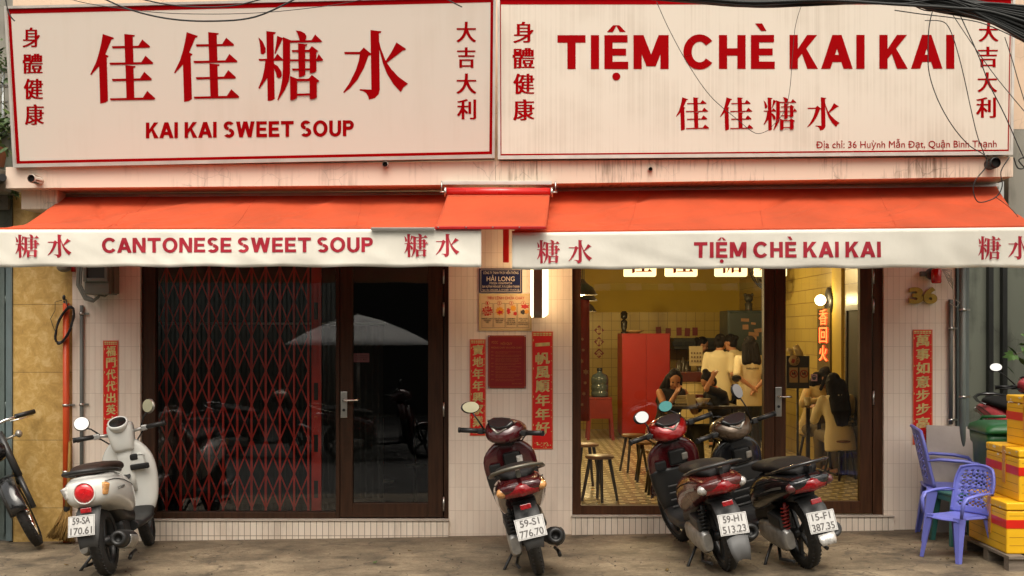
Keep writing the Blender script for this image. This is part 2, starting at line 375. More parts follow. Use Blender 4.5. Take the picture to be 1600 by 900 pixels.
def concrete_mat():
    m = bpy.data.materials.new('worn_concrete'); m.use_nodes = True
    n, l = m.node_tree.nodes, m.node_tree.links; b = n['Principled BSDF']; g = n.new('ShaderNodeNewGeometry')
    def noise(s, d, r=.6, st=(1, 1, 1)):
        mp = n.new('ShaderNodeMapping'); mp.inputs['Scale'].default_value = st; l.new(g.outputs['Position'], mp.inputs[0])
        q = n.new('ShaderNodeTexNoise'); q.inputs['Scale'].default_value = s; q.inputs['Detail'].default_value = d; q.inputs['Roughness'].default_value = r
        l.new(mp.outputs[0], q.inputs['Vector']); return q.outputs['Fac']
    cr = n.new('ShaderNodeValToRGB'); e = cr.color_ramp
    e.elements[0].position = .32; e.elements[0].color = (.062, .048, .031, 1); e.elements[1].position = .68; e.elements[1].color = (.33, .262, .172, 1)
    k = e.elements.new(.5); k.color = (.18, .140, .090, 1)
    l.new(noise(1.5, 14, .74, (1, 1.25, 1)), cr.inputs[0])
    mx = n.new('ShaderNodeMixRGB'); mx.blend_type = 'MULTIPLY'; mx.inputs[0].default_value = .55
    c2 = n.new('ShaderNodeValToRGB'); c2.color_ramp.elements[0].position = .35; c2.color_ramp.elements[0].color = (.35, .32, .28, 1); c2.color_ramp.elements[1].position = .6
    l.new(noise(45, 10, .75), c2.inputs[0]); l.new(cr.outputs[0], mx.inputs[1]); l.new(c2.outputs[0], mx.inputs[2])
    vo = n.new('ShaderNodeTexVoronoi'); vo.feature = 'DISTANCE_TO_EDGE'; vo.inputs['Scale'].default_value = .8
    wv = n.new('ShaderNodeVectorMath'); wv.operation = 'MULTIPLY_ADD'
    nn = n.new('ShaderNodeTexNoise'); nn.inputs['Scale'].default_value = 3; nn.inputs['Detail'].default_value = 5; l.new(g.outputs['Position'], nn.inputs['Vector'])
    wv.inputs[1].default_value = (.5, .5, .5); l.new(nn.outputs['Color'], wv.inputs[0]); l.new(g.outputs['Position'], wv.inputs[2]); l.new(wv.outputs[0], vo.inputs['Vector'])
    ck = n.new('ShaderNodeMapRange'); ck.inputs[1].default_value = 0; ck.inputs[2].default_value = .010; ck.inputs[3].default_value = .8; ck.inputs[4].default_value = 0
    l.new(vo.outputs['Distance'], ck.inputs[0])
    m3 = n.new('ShaderNodeMixRGB'); m3.inputs[2].default_value = (.05, .04, .03, 1); l.new(ck.outputs[0], m3.inputs[0]); l.new(mx.outputs[0], m3.inputs[1])
    st = n.new('ShaderNodeMapRange'); st.inputs[1].default_value = .56; st.inputs[2].default_value = .70; st.inputs[4].default_value = .75; l.new(noise(2.6, 5, .55), st.inputs[0])
    m4 = n.new('ShaderNodeMixRGB'); m4.inputs[2].default_value = (.038, .030, .020, 1); l.new(st.outputs[0], m4.inputs[0]); l.new(m3.outputs[0], m4.inputs[1])
    sp = n.new('ShaderNodeMapRange'); sp.inputs[1].default_value = .66; sp.inputs[2].default_value = .72; sp.inputs[4].default_value = .6; l.new(noise(22, 3, .5), sp.inputs[0])
    m5 = n.new('ShaderNodeMixRGB'); m5.inputs[2].default_value = (.04, .032, .024, 1); l.new(sp.outputs[0], m5.inputs[0]); l.new(m4.outputs[0], m5.inputs[1])
    lt = n.new('ShaderNodeMapRange'); lt.inputs[1].default_value = .60; lt.inputs[2].default_value = .75; lt.inputs[4].default_value = .45; l.new(noise(5, 9, .7, (.7, 1.6, 1)), lt.inputs[0])
    m6 = n.new('ShaderNodeMixRGB'); m6.inputs[2].default_value = (.33, .27, .19, 1); l.new(lt.outputs[0], m6.inputs[0]); l.new(m5.outputs[0], m6.inputs[1])
    l.new(m6.outputs[0], b.inputs['Base Color'])
    rr = n.new('ShaderNodeMapRange'); rr.inputs[3].default_value = .5; rr.inputs[4].default_value = .95; l.new(noise(2.2, 6), rr.inputs[0]); l.new(rr.outputs[0], b.inputs['Roughness'])
    bp = n.new('ShaderNodeBump'); bp.inputs['Strength'].default_value = .5; bp.inputs['Distance'].default_value = .006
    l.new(noise(60, 8, .7), bp.inputs['Height']); l.new(bp.outputs[0], b.inputs['Normal'])
    return m
M_concrete = concrete_mat()
M_asphalt = pm('asphalt', (.05, .048, .045), .9, var=.3, vs=40, bump=.4, bs=200, world=True)

def streaked(name, base, streak, amt=.6, crack=.6, low=.55, sx=14., rough=.8, sz=.5):
    """painted plaster or vinyl with rain streaks running down it"""
    m = bpy.data.materials.new(name); m.use_nodes = True
    n, l = m.node_tree.nodes, m.node_tree.links; b = n['Principled BSDF']; g = n.new('ShaderNodeNewGeometry')
    mp = n.new('ShaderNodeMapping'); mp.inputs['Scale'].default_value = (sx, 3, sz); l.new(g.outputs['Position'], mp.inputs[0])
    a = n.new('ShaderNodeTexNoise'); a.inputs['Scale'].default_value = 1; a.inputs['Detail'].default_value = 8; a.inputs['Roughness'].default_value = .65; l.new(mp.outputs[0], a.inputs['Vector'])
    c = n.new('ShaderNodeTexNoise'); c.inputs['Scale'].default_value = 2.2; c.inputs['Detail'].default_value = 8; l.new(g.outputs['Position'], c.inputs['Vector'])
    mu = n.new('ShaderNodeMath'); mu.operation = 'MULTIPLY'; l.new(a.outputs['Fac'], mu.inputs[0]); l.new(c.outputs['Fac'], mu.inputs[1])
    mr = n.new('ShaderNodeMapRange'); mr.inputs[1].default_value = low * .5; mr.inputs[2].default_value = low * .5 + .14; mr.inputs[4].default_value = amt; l.new(mu.outputs[0], mr.inputs[0])
    mx = n.new('ShaderNodeMixRGB'); mx.inputs[1].default_value = lin(base) + (1,); mx.inputs[2].default_value = lin(streak) + (1,); l.new(mr.outputs[0], mx.inputs[0]); out = mx.outputs[0]
    if crack:
        vo = n.new('ShaderNodeTexVoronoi'); vo.feature = 'DISTANCE_TO_EDGE'; vo.inputs['Scale'].default_value = 4
        wv = n.new('ShaderNodeVectorMath'); wv.operation = 'MULTIPLY_ADD'; wv.inputs[1].default_value = (.35, .35, .35)
        l.new(c.outputs['Color'], wv.inputs[0]); l.new(g.outputs['Position'], wv.inputs[2]); l.new(wv.outputs[0], vo.inputs['Vector'])
        ck = n.new('ShaderNodeMapRange'); ck.inputs[2].default_value = .014; ck.inputs[3].default_value = crack; ck.inputs[4].default_value = 0; l.new(vo.outputs['Distance'], ck.inputs[0])
        gate = n.new('ShaderNodeMapRange'); gate.inputs[1].default_value = .5; gate.inputs[2].default_value = .62; l.new(c.outputs['Fac'], gate.inputs[0])
        mm = n.new('ShaderNodeMath'); mm.operation = 'MULTIPLY'; l.new(ck.outputs[0], mm.inputs[0]); l.new(gate.outputs[0], mm.inputs[1])
        m3 = n.new('ShaderNodeMixRGB'); m3.inputs[2].default_value = (.03, .022, .015, 1); l.new(mm.outputs[0], m3.inputs[0]); l.new(out, m3.inputs[1]); out = m3.outputs[0]
    l.new(out, b.inputs['Base Color']); b.inputs['Roughness'].default_value = rough
    bp = n.new('ShaderNodeBump'); bp.inputs['Strength'].default_value = .2; bp.inputs['Distance'].default_value = .006; l.new(c.outputs['Fac'], bp.inputs['Height']); l.new(bp.outputs[0], b.inputs['Normal'])
    MC[name] = m; return m
M_beam = streaked('weathered_beam_paint', '#dcc8b4', '#5a4028', .7, .5, .53, sx=55, sz=3.2)
M_beam_l = streaked('painted_ledge', '#dfcab8', '#6b4c36', .32, .35, .56, sx=30, sz=2.5)
M_plaster = streaked('grey_plaster', '#8d8a80', '#3f3c34', .6, .5, .5, sx=4)
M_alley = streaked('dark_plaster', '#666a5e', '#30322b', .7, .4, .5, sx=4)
M_cream = streaked('cream_plaster', '#d8bda4', '#7d6248', .4, .4, .55, sx=4)

def marble_mat():
    m = bpy.data.materials.new('yellow_marble'); m.use_nodes = True
    n, l = m.node_tree.nodes, m.node_tree.links; b = n['Principled BSDF']; g = n.new('ShaderNodeNewGeometry')
    a = n.new('ShaderNodeTexNoise'); a.inputs['Scale'].default_value = 11; a.inputs['Detail'].default_value = 12; a.inputs['Roughness'].default_value = .72; a.inputs['Distortion'].default_value = .5; l.new(g.outputs['Position'], a.inputs['Vector'])
    cr = n.new('ShaderNodeValToRGB'); e = cr.color_ramp; e.elements[0].position = .3; e.elements[0].color = lin('#a3834a') + (1,); e.elements[1].position = .7; e.elements[1].color = lin('#dcc088') + (1,)
    e.elements.new(.5).color = lin('#c29e5c') + (1,); l.new(a.outputs['Fac'], cr.inputs[0])
    sp = n.new('ShaderNodeSeparateXYZ'); l.new(g.outputs['Position'], sp.inputs[0])
    ad = n.new('ShaderNodeMath'); ad.operation = 'ADD'; ad.inputs[1].default_value = 10 - .47; l.new(sp.outputs['Z'], ad.inputs[0])
    pp = n.new('ShaderNodeMath'); pp.operation = 'PINGPONG'; pp.inputs[1].default_value = .287; l.new(ad.outputs[0], pp.inputs[0])
    j = n.new('ShaderNodeMapRange'); j.inputs[1].default_value = .0; j.inputs[2].default_value = .004; j.inputs[3].default_value = .8; j.inputs[4].default_value = 0; l.new(pp.outputs[0], j.inputs[0])
    mx = n.new('ShaderNodeMixRGB'); mx.inputs[2].default_value = (.05, .035, .015, 1); l.new(j.outputs[0], mx.inputs[0]); l.new(cr.outputs[0], mx.inputs[1]); l.new(mx.outputs[0], b.inputs['Base Color'])
    b.inputs['Roughness'].default_value = .3; return m
M_marble = marble_mat()
M_wood = pm('dark_wood', (.040, .018, .009), .55, spec=.2, var=.35, vs=5, stretch=(8, 8, .6), world=True, bump=.08, bs=40)
M_wood2 = pm('brown_wood', (.060, .024, .010), .55, spec=.2, var=.35, vs=5, stretch=(8, 8, .6), world=True, bump=.08, bs=40)
M_glass = glass_mat('window_glass'); M_glass_in = glass_mat('warm_window_glass', (.93, .88, .72), 1.15)
M_steel = pm('brushed_steel', (.5, .48, .44), .32, 1, var=.1)
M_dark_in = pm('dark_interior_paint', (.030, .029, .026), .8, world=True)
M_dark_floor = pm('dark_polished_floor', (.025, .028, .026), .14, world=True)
M_yellow = pm('yellow_wall_paint', lin('#b59a2e'), .7, var=.08, vs=2, world=True)
M_ceil = pm('ceiling_paint', lin('#b49243'), .8, world=True)
M_black = pm('black_plastic', (.014, .014, .014), .45, var=.2)
M_rubber = pm('tyre_rubber', (.016, .015, .014), .75, var=.25, vs=30, dirt=.35, dirtcol=(.10, .08, .06))
M_white = pm('white_paint', (.72, .70, .66), .5)
M_pvc = pm('grey_pvc', (.115, .12, .11), .5, var=.15, world=True)

# ---------------------------------------------------------------- ground
n_ = 1
mb = MB(); mb.add([(-90, 0.2, gz(-90)), (90, .2, gz(90)), (90, -2.75, gz(90)), (-90, -2.75, gz(-90))], [[0, 1, 2, 3]])
mb.add([(-90, -2.75, gz(-90)), (90, -2.75, gz(90)), (90, -2.75, gz(90) - .14), (-90, -2.75, gz(-90) - .14)], [[0, 1, 2, 3]])
mb.build('sidewalk', M_concrete, kind='structure')
mb = MB(); mb.add([(-120, 120, gz(-120) - .14), (120, 120, gz(120) - .14), (120, -120, gz(120) - .14), (-120, -120, gz(-120) - .14)], [[0, 1, 2, 3]])
mb.build('road', M_asphalt, kind='structure')

# ---------------------------------------------------------------- the two tiled shop fronts
TOP = 3.0
def wall_piece(mb, px0, px1, z1=TOP, y0=0., y1=.2):
    x0, x1 = X(px0), X(px1); mb.add([(x0, y0, gz(x0) - .05), (x1, y0, gz(x1) - .05), (x1, y1, gz(x1) - .05), (x0, y1, gz(x0) - .05), (x0, y0, z1), (x1, y0, z1), (x1, y1, z1), (x0, y1, z1)],
        [[0, 1, 5, 4], [1, 2, 6, 5], [2, 3, 7, 6], [3, 0, 4, 7], [4, 5, 6, 7], [3, 2, 1, 0]])
HEAD = 2.42; PARTY = X(762)
left = T('shop_house', 'left shop front of white glazed tiles with dark folding gate behind its glass', 'shop', (X(440), .1, 0))
right = T('shop_house', 'right shop front of white glazed tiles with warm yellow dining room inside', 'shop', (X(1140), .1, 0))
mb = MB(); wall_piece(mb, 113, 219); wall_piece(mb, 701, 762)
mb.bx(X(219), X(701), 0, .2, HEAD, TOP)
mb.build('tiled_wall', M_tile, left)
mb = MB(); wall_piece(mb, 762.05, 894); wall_piece(mb, 1381, 1493)
mb.bx(X(894), X(1381), 0, .2, HEAD, TOP)
mb.build('tiled_wall', M_tile, right)
SILL_L, SILL_R = Z(811), Z(805)
M_plinth = tile_mat('plinth_tile', '#eaddcd', '#e0d1c0', '#948676', .0507, .4, .003, dirt=.6)
def plinth(px0, px1, z, par):
    x0, x1 = X(px0), X(px1); mb = MB()
    mb.add([(x0, -.03, gz(x0) - .05), (x1, -.03, gz(x1) - .05), (x1, .21, gz(x1) - .05), (x0, .21, gz(x0) - .05), (x0, -.03, z - .012), (x1, -.03, z - .012), (x1, .21, z - .012), (x0, .21, z - .012)],
        [[0, 1, 5, 4], [1, 2, 6, 5], [2, 3, 7, 6], [3, 0, 4, 7], [4, 5, 6, 7], [3, 2, 1, 0]])
    mb.build('plinth', M_plinth, par)
    mb = MB(); mb.bx(x0 - .004, x1 + .004, -.042, .22, z - .012, z, .003); mb.build('door_sill', pm('sill_stone', (.5, .44, .37), .5, world=True, var=.15), par)
plinth(219, 701, SILL_L, left); plinth(893, 1395, SILL_R, right)

def frame_bars(name, bars, mat, par, y0=.03, y1=.12, bev=.004):
    mb = MB()
    for a, b, z0, z1 in bars: mb.bx(X(a), X(b), y0, y1, z0, z1, bev)
    return mb.build(name, mat, par)
def pane(a, b, z0, z1, par, mat, y=.075):
    mb = MB(); mb.add([(X(a), y, z0), (X(b), y, z0), (X(b), y, z1), (X(a), y, z1)], [[0, 1, 2, 3]]); return mb.build('pane', mat, par, fixn=False)
def door_hw(door, px, pt, pb, lever, hinges):
    mb = MB(); mb.box(((X(px)), .018, Z((pt + pb) / 2)), (.055, .012, (pb - pt) / 185), None, .004)
    h = mb.build('handle', M_steel, door)
    zc = Z(pt + .32 * (pb - pt)); mb = MB()
    mb.cyl((X(px), .012, zc), (X(px), -.035, zc), .011); mb.tube([(X(px), -.035, zc), (X(px) + .03, -.04, zc), (X(px) + lever, -.036, zc)], .009, 10)
    mb.build('lever', pm('chrome', (.7, .68, .64), .12, 1), h)
    mb = MB(); mb.cyl((X(px), .012, zc - .085), (X(px), .004, zc - .085), .012); mb.build('lock', M_black, h)
    for hx, hy in hinges:
        mb = MB(); mb.cyl((X(hx), .022, Z(hy) - .06), (X(hx), .022, Z(hy) + .06), .008); mb.build('hinge', M_steel, door)
# left: fixed window and door
w = frame_bars('window_frame', [(221, 241, SILL_L, HEAD), (524, 530, SILL_L, HEAD), (241, 524, SILL_L, Z(801)), (241, 524, HEAD - .06, HEAD)], M_wood, left, .03, .13)
pane(241, 524, Z(801), HEAD - .06, w, M_glass)
d = frame_bars('door', [(531, 550.5, SILL_L + .01, HEAD - .05), (668.5, 692, SILL_L + .01, HEAD - .05), (550.5, 668.5, SILL_L + .01, Z(787)), (550.5, 668.5, HEAD - .13, HEAD - .05)], M_wood, left, .025, .1)
pane(550.5, 668.5, Z(787), HEAD - .13, d, M_glass, .065)
door_hw(d, 537, 612, 653, .125, [(693, 432), (693, 483), (693, 640), (693, 788)])
frame_bars('door_frame', [(693, 701, SILL_L, HEAD), (530, 693, HEAD - .048, HEAD)], M_wood, left, .03, .13)
# right: fixed window and door
w = frame_bars('window_frame', [(894, 908, SILL_R, HEAD), (1195, 1211.5, SILL_R, HEAD), (908, 1195, SILL_R, Z(791)), (908, 1195, HEAD - .06, HEAD)], M_wood2, right, .03, .13)
pane(908, 1195, Z(791), HEAD - .06, w, M_glass_in)
d = frame_bars('door', [(1212.5, 1229, SILL_R + .01, HEAD - .05), (1345, 1364, SILL_R + .01, HEAD - .05), (1229, 1345, SILL_R + .01, Z(784)), (1229, 1345, HEAD - .13, HEAD - .05)], M_wood2, right, .025, .1)
pane(1229, 1345, Z(784), HEAD - .13, d, M_glass_in, .065)
door_hw(d, 1217, 605, 651, .1, [(1366, 432), (1366, 478), (1366, 622)])
frame_bars('door_frame', [(1365.5, 1381, SILL_R, HEAD), (1212, 1365.5, HEAD - .048, HEAD)], M_wood2, right, .03, .13)
# rooms behind: dark left shop, yellow right shop
def sheet(mb, a, b, c, d): mb.add([a, b, c, d], [[0, 1, 2, 3]])
def room(x0, x1, y1, fz, cz, par, wall, back, floor, ceil, side=None):
    mb = MB(); mb.bx(x0 - .06, x1 + .06, y1, y1 + .1, fz - .1, cz + .1); mb.build('back_wall', back, par)
    mb = MB(); mb.bx(x0 - .1, x0, .2, y1, fz - .1, cz + .1); mb.build('side_wall', side or wall, par)
    mb = MB(); mb.bx(x1, x1 + .1, .2, y1, fz - .1, cz + .1); mb.build('side_wall', side or wall, par)
    mb = MB(); mb.bx(x0, x1, .13, y1, fz - .05, fz); mb.build('floor', floor, par)
    mb = MB(); mb.bx(x0, x1, .2, y1, cz, cz + .1); mb.build('ceiling', ceil, par)
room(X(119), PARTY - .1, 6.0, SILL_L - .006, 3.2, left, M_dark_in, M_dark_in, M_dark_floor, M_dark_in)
RY, RX0, RX1 = 9.5, PARTY + .1, 3.66
FZ = SILL_R - .006
room(RX0, RX1, RY, FZ, 3.2, right, M_yellow, M_yellow, M_floor_pat, M_ceil, M_intile_s)
mb = MB(); mb.bx(RX0, RX1, RY - .02, RY, FZ, Z(488, RY)); mb.build('wall_tiling', M_intile, right)
# upper wall behind the sign boards, and the long ledge under them
mb = MB(); mb.bx(X(20, 0), PARTY, .0, .25, TOP, 6.5); mb.build('upper_wall', M_cream, left)
mb = MB(); mb.bx(PARTY + .002, X(1575, 0), .0, .25, TOP, 6.5); mb.build('upper_wall', M_cream, right)
BY = -.46
def ledge(px0, px1, t0, t1, b0, b1, par, mat):
    a, b, c, d_ = P(px0, t0, BY), P(px1, t1, BY), P(px1, b1, BY), P(px0, b0, BY); mb = MB()
    bk = lambda p: Vector((p.x, 0, p.z)); lip = lambda p: p + Vector((0, .03, -.012))
    vs = [a, b, c, d_, bk(a), bk(b), bk(c), bk(d_)]
    mb.add(vs, [[0, 1, 2, 3], [0, 1, 5, 4], [3, 2, 6, 7], [0, 3, 7, 4], [1, 2, 6, 5], [4, 5, 6, 7]])
    return mb.build('ledge', mat, par)
ledge(9, 774, 261, 252, 294, 288, left, M_beam_l); ledge(774.5, 1583, 252, 245, 288, 276, right, M_beam)
for px, py, r, y2, par in ((50, 279, .035, -.62, left), (1555, 254, .045, -.58, right), (1016, 264.5, .02, -.475, right), (602, 257, .026, -.5, left)):
    mb = MB(); p = P(px, py, y2); mb.lathe([(r * .82, .02), (r, 0), (r, 0.001), (r, -abs(y2 + .44) - .03)], p, (0, -1, 0), 18)
    o = mb.build('drain_pipe', pm('pipe_end', (.5, .42, .35), .6) if px != 1555 else M_black, par)
    mb = MB(); mb.lathe([(r * .8, .004), (.001, .003)], p + Vector((0, .008, 0)), (0, -1, 0), 18); mb.build('shade_disc', pm('pipe_mouth_shade', (.008, .007, .006), .9), o)  # near-black disc paints the shade inside the pipe mouth
# plaster block below the ledge's left end
mb = MB(); mb.box(P(72, 315, -.16) , (.30, .3, .16), None, .012); mb.build('plaster_block', M_beam, left)

# ---------------------------------------------------------------- neighbours
nl = T('neighbour_house', 'neighbouring house clad in yellow marble with a grey green metal door', 'house', (X(40), .15, 0))
mb = MB(); wall_piece(mb, 19, 112.5, 3.4, .02, .2); mb.build('marble_wall', M_marble, nl)
M_door = pm('grey_green_metal', (.105, .135, .125), .55, world=True, var=.12, dirt=.2)
mb = MB(); mb.bx(X(-160), X(6), .06, .1, -.05, 2.35)
for px in (-70, -30, 2): mb.bx(X(px) - .012, X(px) + .012, .035, .06, 0, 2.3)
d = mb.build('metal_door', M_door, nl)
mb = MB(); mb.cyl((X(7.5), .03, Z(474)), (X(7.5), .03, Z(462)), .012); mb.cyl((X(7.5), .03, Z(640)), (X(7.5), .03, Z(628)), .012); mb.build('hinge', M_door, d)
mb = MB(); mb.bx(X(9), X(18.6), .0, .12, -.05, 2.42, .004); mb.bx(X(-160), X(9), .0, .12, 2.36, 2.42); mb.build('door_frame', pm('blue_grey_frame', (.12, .16, .165), .5, world=True, dirt=.2), nl)
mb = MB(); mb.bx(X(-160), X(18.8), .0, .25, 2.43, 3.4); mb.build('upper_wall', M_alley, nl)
mb = MB(); mb.bx(X(-160), X(-2, -.4), -.42, .25, 2.87, 3.05, .01); mb.build('balcony_slab', M_plaster, nl)
mb = MB(); mb.bx(X(-160), X(16), -.05, .0, Z(328), Z(306)); mb.build('balcony_beam', M_plaster, nl)
mb = MB(); r = Z(279, -.44); mb.cyl((X(-10, -.44), -.3, r), (X(6, -.5), -.52, r), .03); mb.build('drain_pipe', M_black, nl)
# balcony railing and its potted leaves
M_rail = pm('galvanised_rail', (.34, .36, .36), .4, .6)
mb = MB()
for py in (110, 135, 159, 185, 250): mb.cyl((X(-160, .1), .1, Z(py, .1)), (X(12, .1), .1, Z(py, .1)), .022 if py == 110 else .014)
for px in (-60, -20, 5): mb.cyl((X(px, .1), .1, 3.05), (X(px, .1), .1, Z(110, .1)), .014)
mb.build('balcony_railing', M_rail, nl)
mb = MB(); mb.bx(X(-300), X(30), 1.6, 1.75, 3.0, 6.5); mb.build('rear_wall', M_plaster, nl)
def leaves(mb, c, sp, n, sz, rnd):
    for i in range(n):
        p = Vector(c) + Vector((rnd.gauss(0, sp[0]), rnd.gauss(0, sp[1]), rnd.gauss(0, sp[2])))
        q = Euler((rnd.uniform(-1, 1), rnd.uniform(-1, 1), rnd.uniform(0, 6.28))).to_matrix()
        s_ = sz * rnd.uniform(.6, 1.3)
        pts = [(-.5, 0, 0), (-.2, .2, .03), (.2, .18, .02), (.6, 0, -.06), (.2, -.18, .02), (-.2, -.2, .03)]
        mb.add([p + q @ (Vector(k) * s_) for k in pts], [[0, 1, 2, 3, 4, 5]], False)
M_leaf = pm('leaf_green', (.055, .10, .025), .5, var=.6, vs=14)
rnd = random.Random(3)
pl = T('potted_plant', 'leafy green balcony plant beside the left end of the left signboard', 'plant', P(-6, 262, .02))
mb = MB(); mb.lathe([(.08, 0), (.11, .16), (.115, .17)], P(-6, 262, .02), n=16, cap=True); mb.build('flower_pot', pm('terracotta', (.25, .1, .05), .8), pl)
mb = MB()
for k in range(7): mb.tube([P(-6, 240, .02), P(-6 + rnd.uniform(-25, 15), 200, .02 + rnd.uniform(-.1, .08)), P(-4 + rnd.uniform(-30, 18), rnd.uniform(90, 180), rnd.uniform(-.1, .08))], [.006, .004, .002], 5)
mb.build('stem', pm('plant_stem', (.08, .07, .03), .7), pl)
mb = MB(); leaves(mb, P(2, 210, .0), (.06, .07, .1), 110, .09, rnd); leaves(mb, P(2, 110, .05), (.06, .06, .12), 70, .06, rnd); mb.build('foliage', M_leaf, pl)
hp = MB(); rnd = random.Random(5); leaves(hp, P(24, 303, -.1), (.035, .04, .03), 12, .09, rnd); hp.tube([P(14, 290, -.1), P(24, 302, -.1), P(26, 312, -.1)], .004, 5)
tag(hp.build('hanging_sprig', M_leaf), 'small green sprig growing out under the left end of the ledge', 'plant')

nr = T('neighbour_house', 'neighbouring grey plaster house with a dark open passage beside the right shop', 'house', (X(1600), .2, 0))
mb = MB(); wall_piece(mb, 1493.5, 1517, 3.2, .04, .24); mb.build('corner_post', pm('blue_grey_post', (.11, .135, .13), .6, world=True, dirt=.4), nr)
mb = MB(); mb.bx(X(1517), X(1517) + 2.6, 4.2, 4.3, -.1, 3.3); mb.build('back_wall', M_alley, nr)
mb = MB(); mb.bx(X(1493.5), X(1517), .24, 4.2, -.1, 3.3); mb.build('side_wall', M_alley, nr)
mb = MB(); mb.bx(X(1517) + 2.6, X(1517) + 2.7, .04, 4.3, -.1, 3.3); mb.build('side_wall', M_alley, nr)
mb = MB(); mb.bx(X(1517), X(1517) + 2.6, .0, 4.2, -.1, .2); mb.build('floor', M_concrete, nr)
mb = MB(); mb.bx(X(1493.5), X(1517) + 2.7, .0, 1.0, 3.2, 3.4); mb.build('ceiling', M_alley, nr)  # unseen ceiling, cut short to let skylight into the passage
mb = MB(); mb.bx(X(1576, -.1), X(1700, -.1), -.1, .0, 2.55, Z(202, -.1)); mb.build('grey_wall', M_plaster, nr)
mb = MB(); mb.bx(X(1576, -.1), X(1700, -.1), -.1, .0, Z(202, -.1) + .002, 6.5); mb.build('cream_wall', M_cream, nr)
for px in (1556, 1578):
    mb = MB(); mb.bx(X(px, 3.9), X(px + 7, 3.9), 4.1, 4.196, .2, 3.2); mb.build('door_post', pm('near_black_frame', (.012, .013, .012), .5, world=True), nr)

# ---------------------------------------------------------------- across the street, seen only in the glass
oh = T('opposite_house', 'pale corrugated shutters of the house across the street with a striped canopy', 'house', (0, -17.2, 0))
mb = MB(); mb.bx(-16, 16, -17.4, -17.2, -.2, 6.8); mb.build('front_wall', M_plaster, oh)  # wall height set by the front light it lets onto the shops
mb = MB()
for i in range(56): mb.cyl((-9.4 + i * .1, -17.19, 0), (-9.4 + i * .1, -17.19, 2.9), .05, n=8)
mb.build('shutter', pm('pale_shutter', (.30, .30, .26), .6), oh)
mb = MB(); mb.bx(-14, 14, -17.19, -17.15, 2.95, 6.0); mb.build('dark_upper_storey', M_alley, oh)
mb = MB(); mb.bx(-3.7, 0.9, -17.19, -17.15, -.1, 2.94); mb.build('dark_reflection_panel', M_dark_in, oh)  # flat dark panel added so the door glass reflects black
for i in range(12):
    mb = MB(); x = 1.4 + i * .34; mb.loft([[Vector((x + dx, -17.15 + 1.5 * t, 3.35 - .75 * t * t)) for dx in (0, .34)] for t in (0, .25, .5, .75, 1)], False, False)
    mb.build('canopy_stripe', pm('canopy_white', (.7, .7, .62), .8) if i % 2 else pm('canopy_green', (.2, .42, .2), .8), oh, solid=.01)
um = T('parasol', 'pale grey street parasol standing across the road', 'parasol', (-2.5, -9.6, -.14))
mb = MB(); cc = Vector((-2.5, -9.6, -.42)); secs = []
for t in (0.02, .3, .6, .85, 1):
    secs.append([cc + Vector((math.cos(2 * math.pi * k / 32) * 1.16 * t * (1 if k % 4 else 1.05), math.sin(2 * math.pi * k / 32) * 1.16 * t, 2.42 - .48 * t ** 1.4)) for k in range(32)])
mb.loft(secs, False); mb.build('canopy', pm('parasol_cloth', (.55, .55, .54), .8), um, solid=.006)
mb = MB(); mb.cyl((-2.5, -9.6, -.14), (-2.5, -9.6, 2.02), .025); mb.build('pole', M_steel, um)
mb = MB(); mb.lathe([(.26, -.14), (.26, -.06), (.05, -.02)], (-2.5, -9.6, 0), cap=True); mb.build('base', M_black, um)
# ---------------------------------------------------------------- sign boards
M_face = streaked('sign_vinyl', '#d6cbbe', '#c8baa9', .25, 0, .5, sx=10, rough=.5)
M_face_r = streaked('sign_vinyl_streaked', '#d4c9ba', '#ab9b88', .34, 0, .46, sx=70, rough=.55, sz=.25)
M_red = pm('sign_red', lin('#940005'), .8, var=.05, world=True, spec=.05)
M_alu = pm('aluminium_trim', (.62, .58, .53), .4, .3, world=True, dirt=.2)
ZB, ZT = Z(262, -.5), Z(4, -.66)
def leanY(z): return -.5 - .177 * (z - ZB) / (ZT - ZB)
def left_plane(px, py, d=0.):
    Y = -.5
    for _ in range(8): Y = leanY(H + (YH - py) * (D + Y) / F)
    return P(px, py, Y) + Vector((0, -d, 0))
right_plane = plane(-.5)
def board(name, label, fn, TL, TR, BR, BL, face, b_in, b_w):
    t = T(name, label, 'shop sign', (fn(*BL) + fn(*BR)) / 2 + Vector((0, .1, 0)))
    q = [TL, TR, BR, BL]; back = [fn(*p, -.16) for p in q]; fr = [fn(*p) for p in q]
    mb = MB(); mb.add(fr + back, [[0, 1, 2, 3], [4, 5, 6, 7], [0, 1, 5, 4], [1, 2, 6, 5], [2, 3, 7, 6], [3, 0, 4, 7]]); mb.build('sign_face', face, t)
    def inset(k):
        c = ((TL[0] + k[0], TL[1] + k[1]), (TR[0] - k[2], TR[1] + k[1]), (BR[0] - k[2], BR[1] - k[3]), (BL[0] + k[0], BL[1] - k[3])); return c
    def ring(nm, k0, k1, d, m):
        a, b = inset(k0), inset(k1); mb = MB()
        for i in range(4):
            j = (i + 1) % 4; vs = [fn(*p, d) for p in (a[i], a[j], b[j], b[i])] + [fn(*p, -.002) for p in (a[i], a[j], b[j], b[i])]
            mb.add(vs, [[0, 1, 2, 3], [0, 1, 5, 4], [3, 2, 6, 7], [0, 3, 7, 4], [1, 2, 6, 5]])
        mb.build(nm, m, t)
    ring('trim', (-1, -1, -1, -1), (3, 3, 3, 4), .012, M_alu)
    ring('border', b_in, tuple(b_in[i] + b_w[i] for i in range(4)), .0015, M_red)
    return t
sl = board('signboard', 'big left signboard with huge red Chinese characters over English words in red', left_plane, (8, 11), (774, -7), (772, 246), (22, 261), M_face, (4, 3.5, 3, 5), (5, 7, 4.5, 4.5))
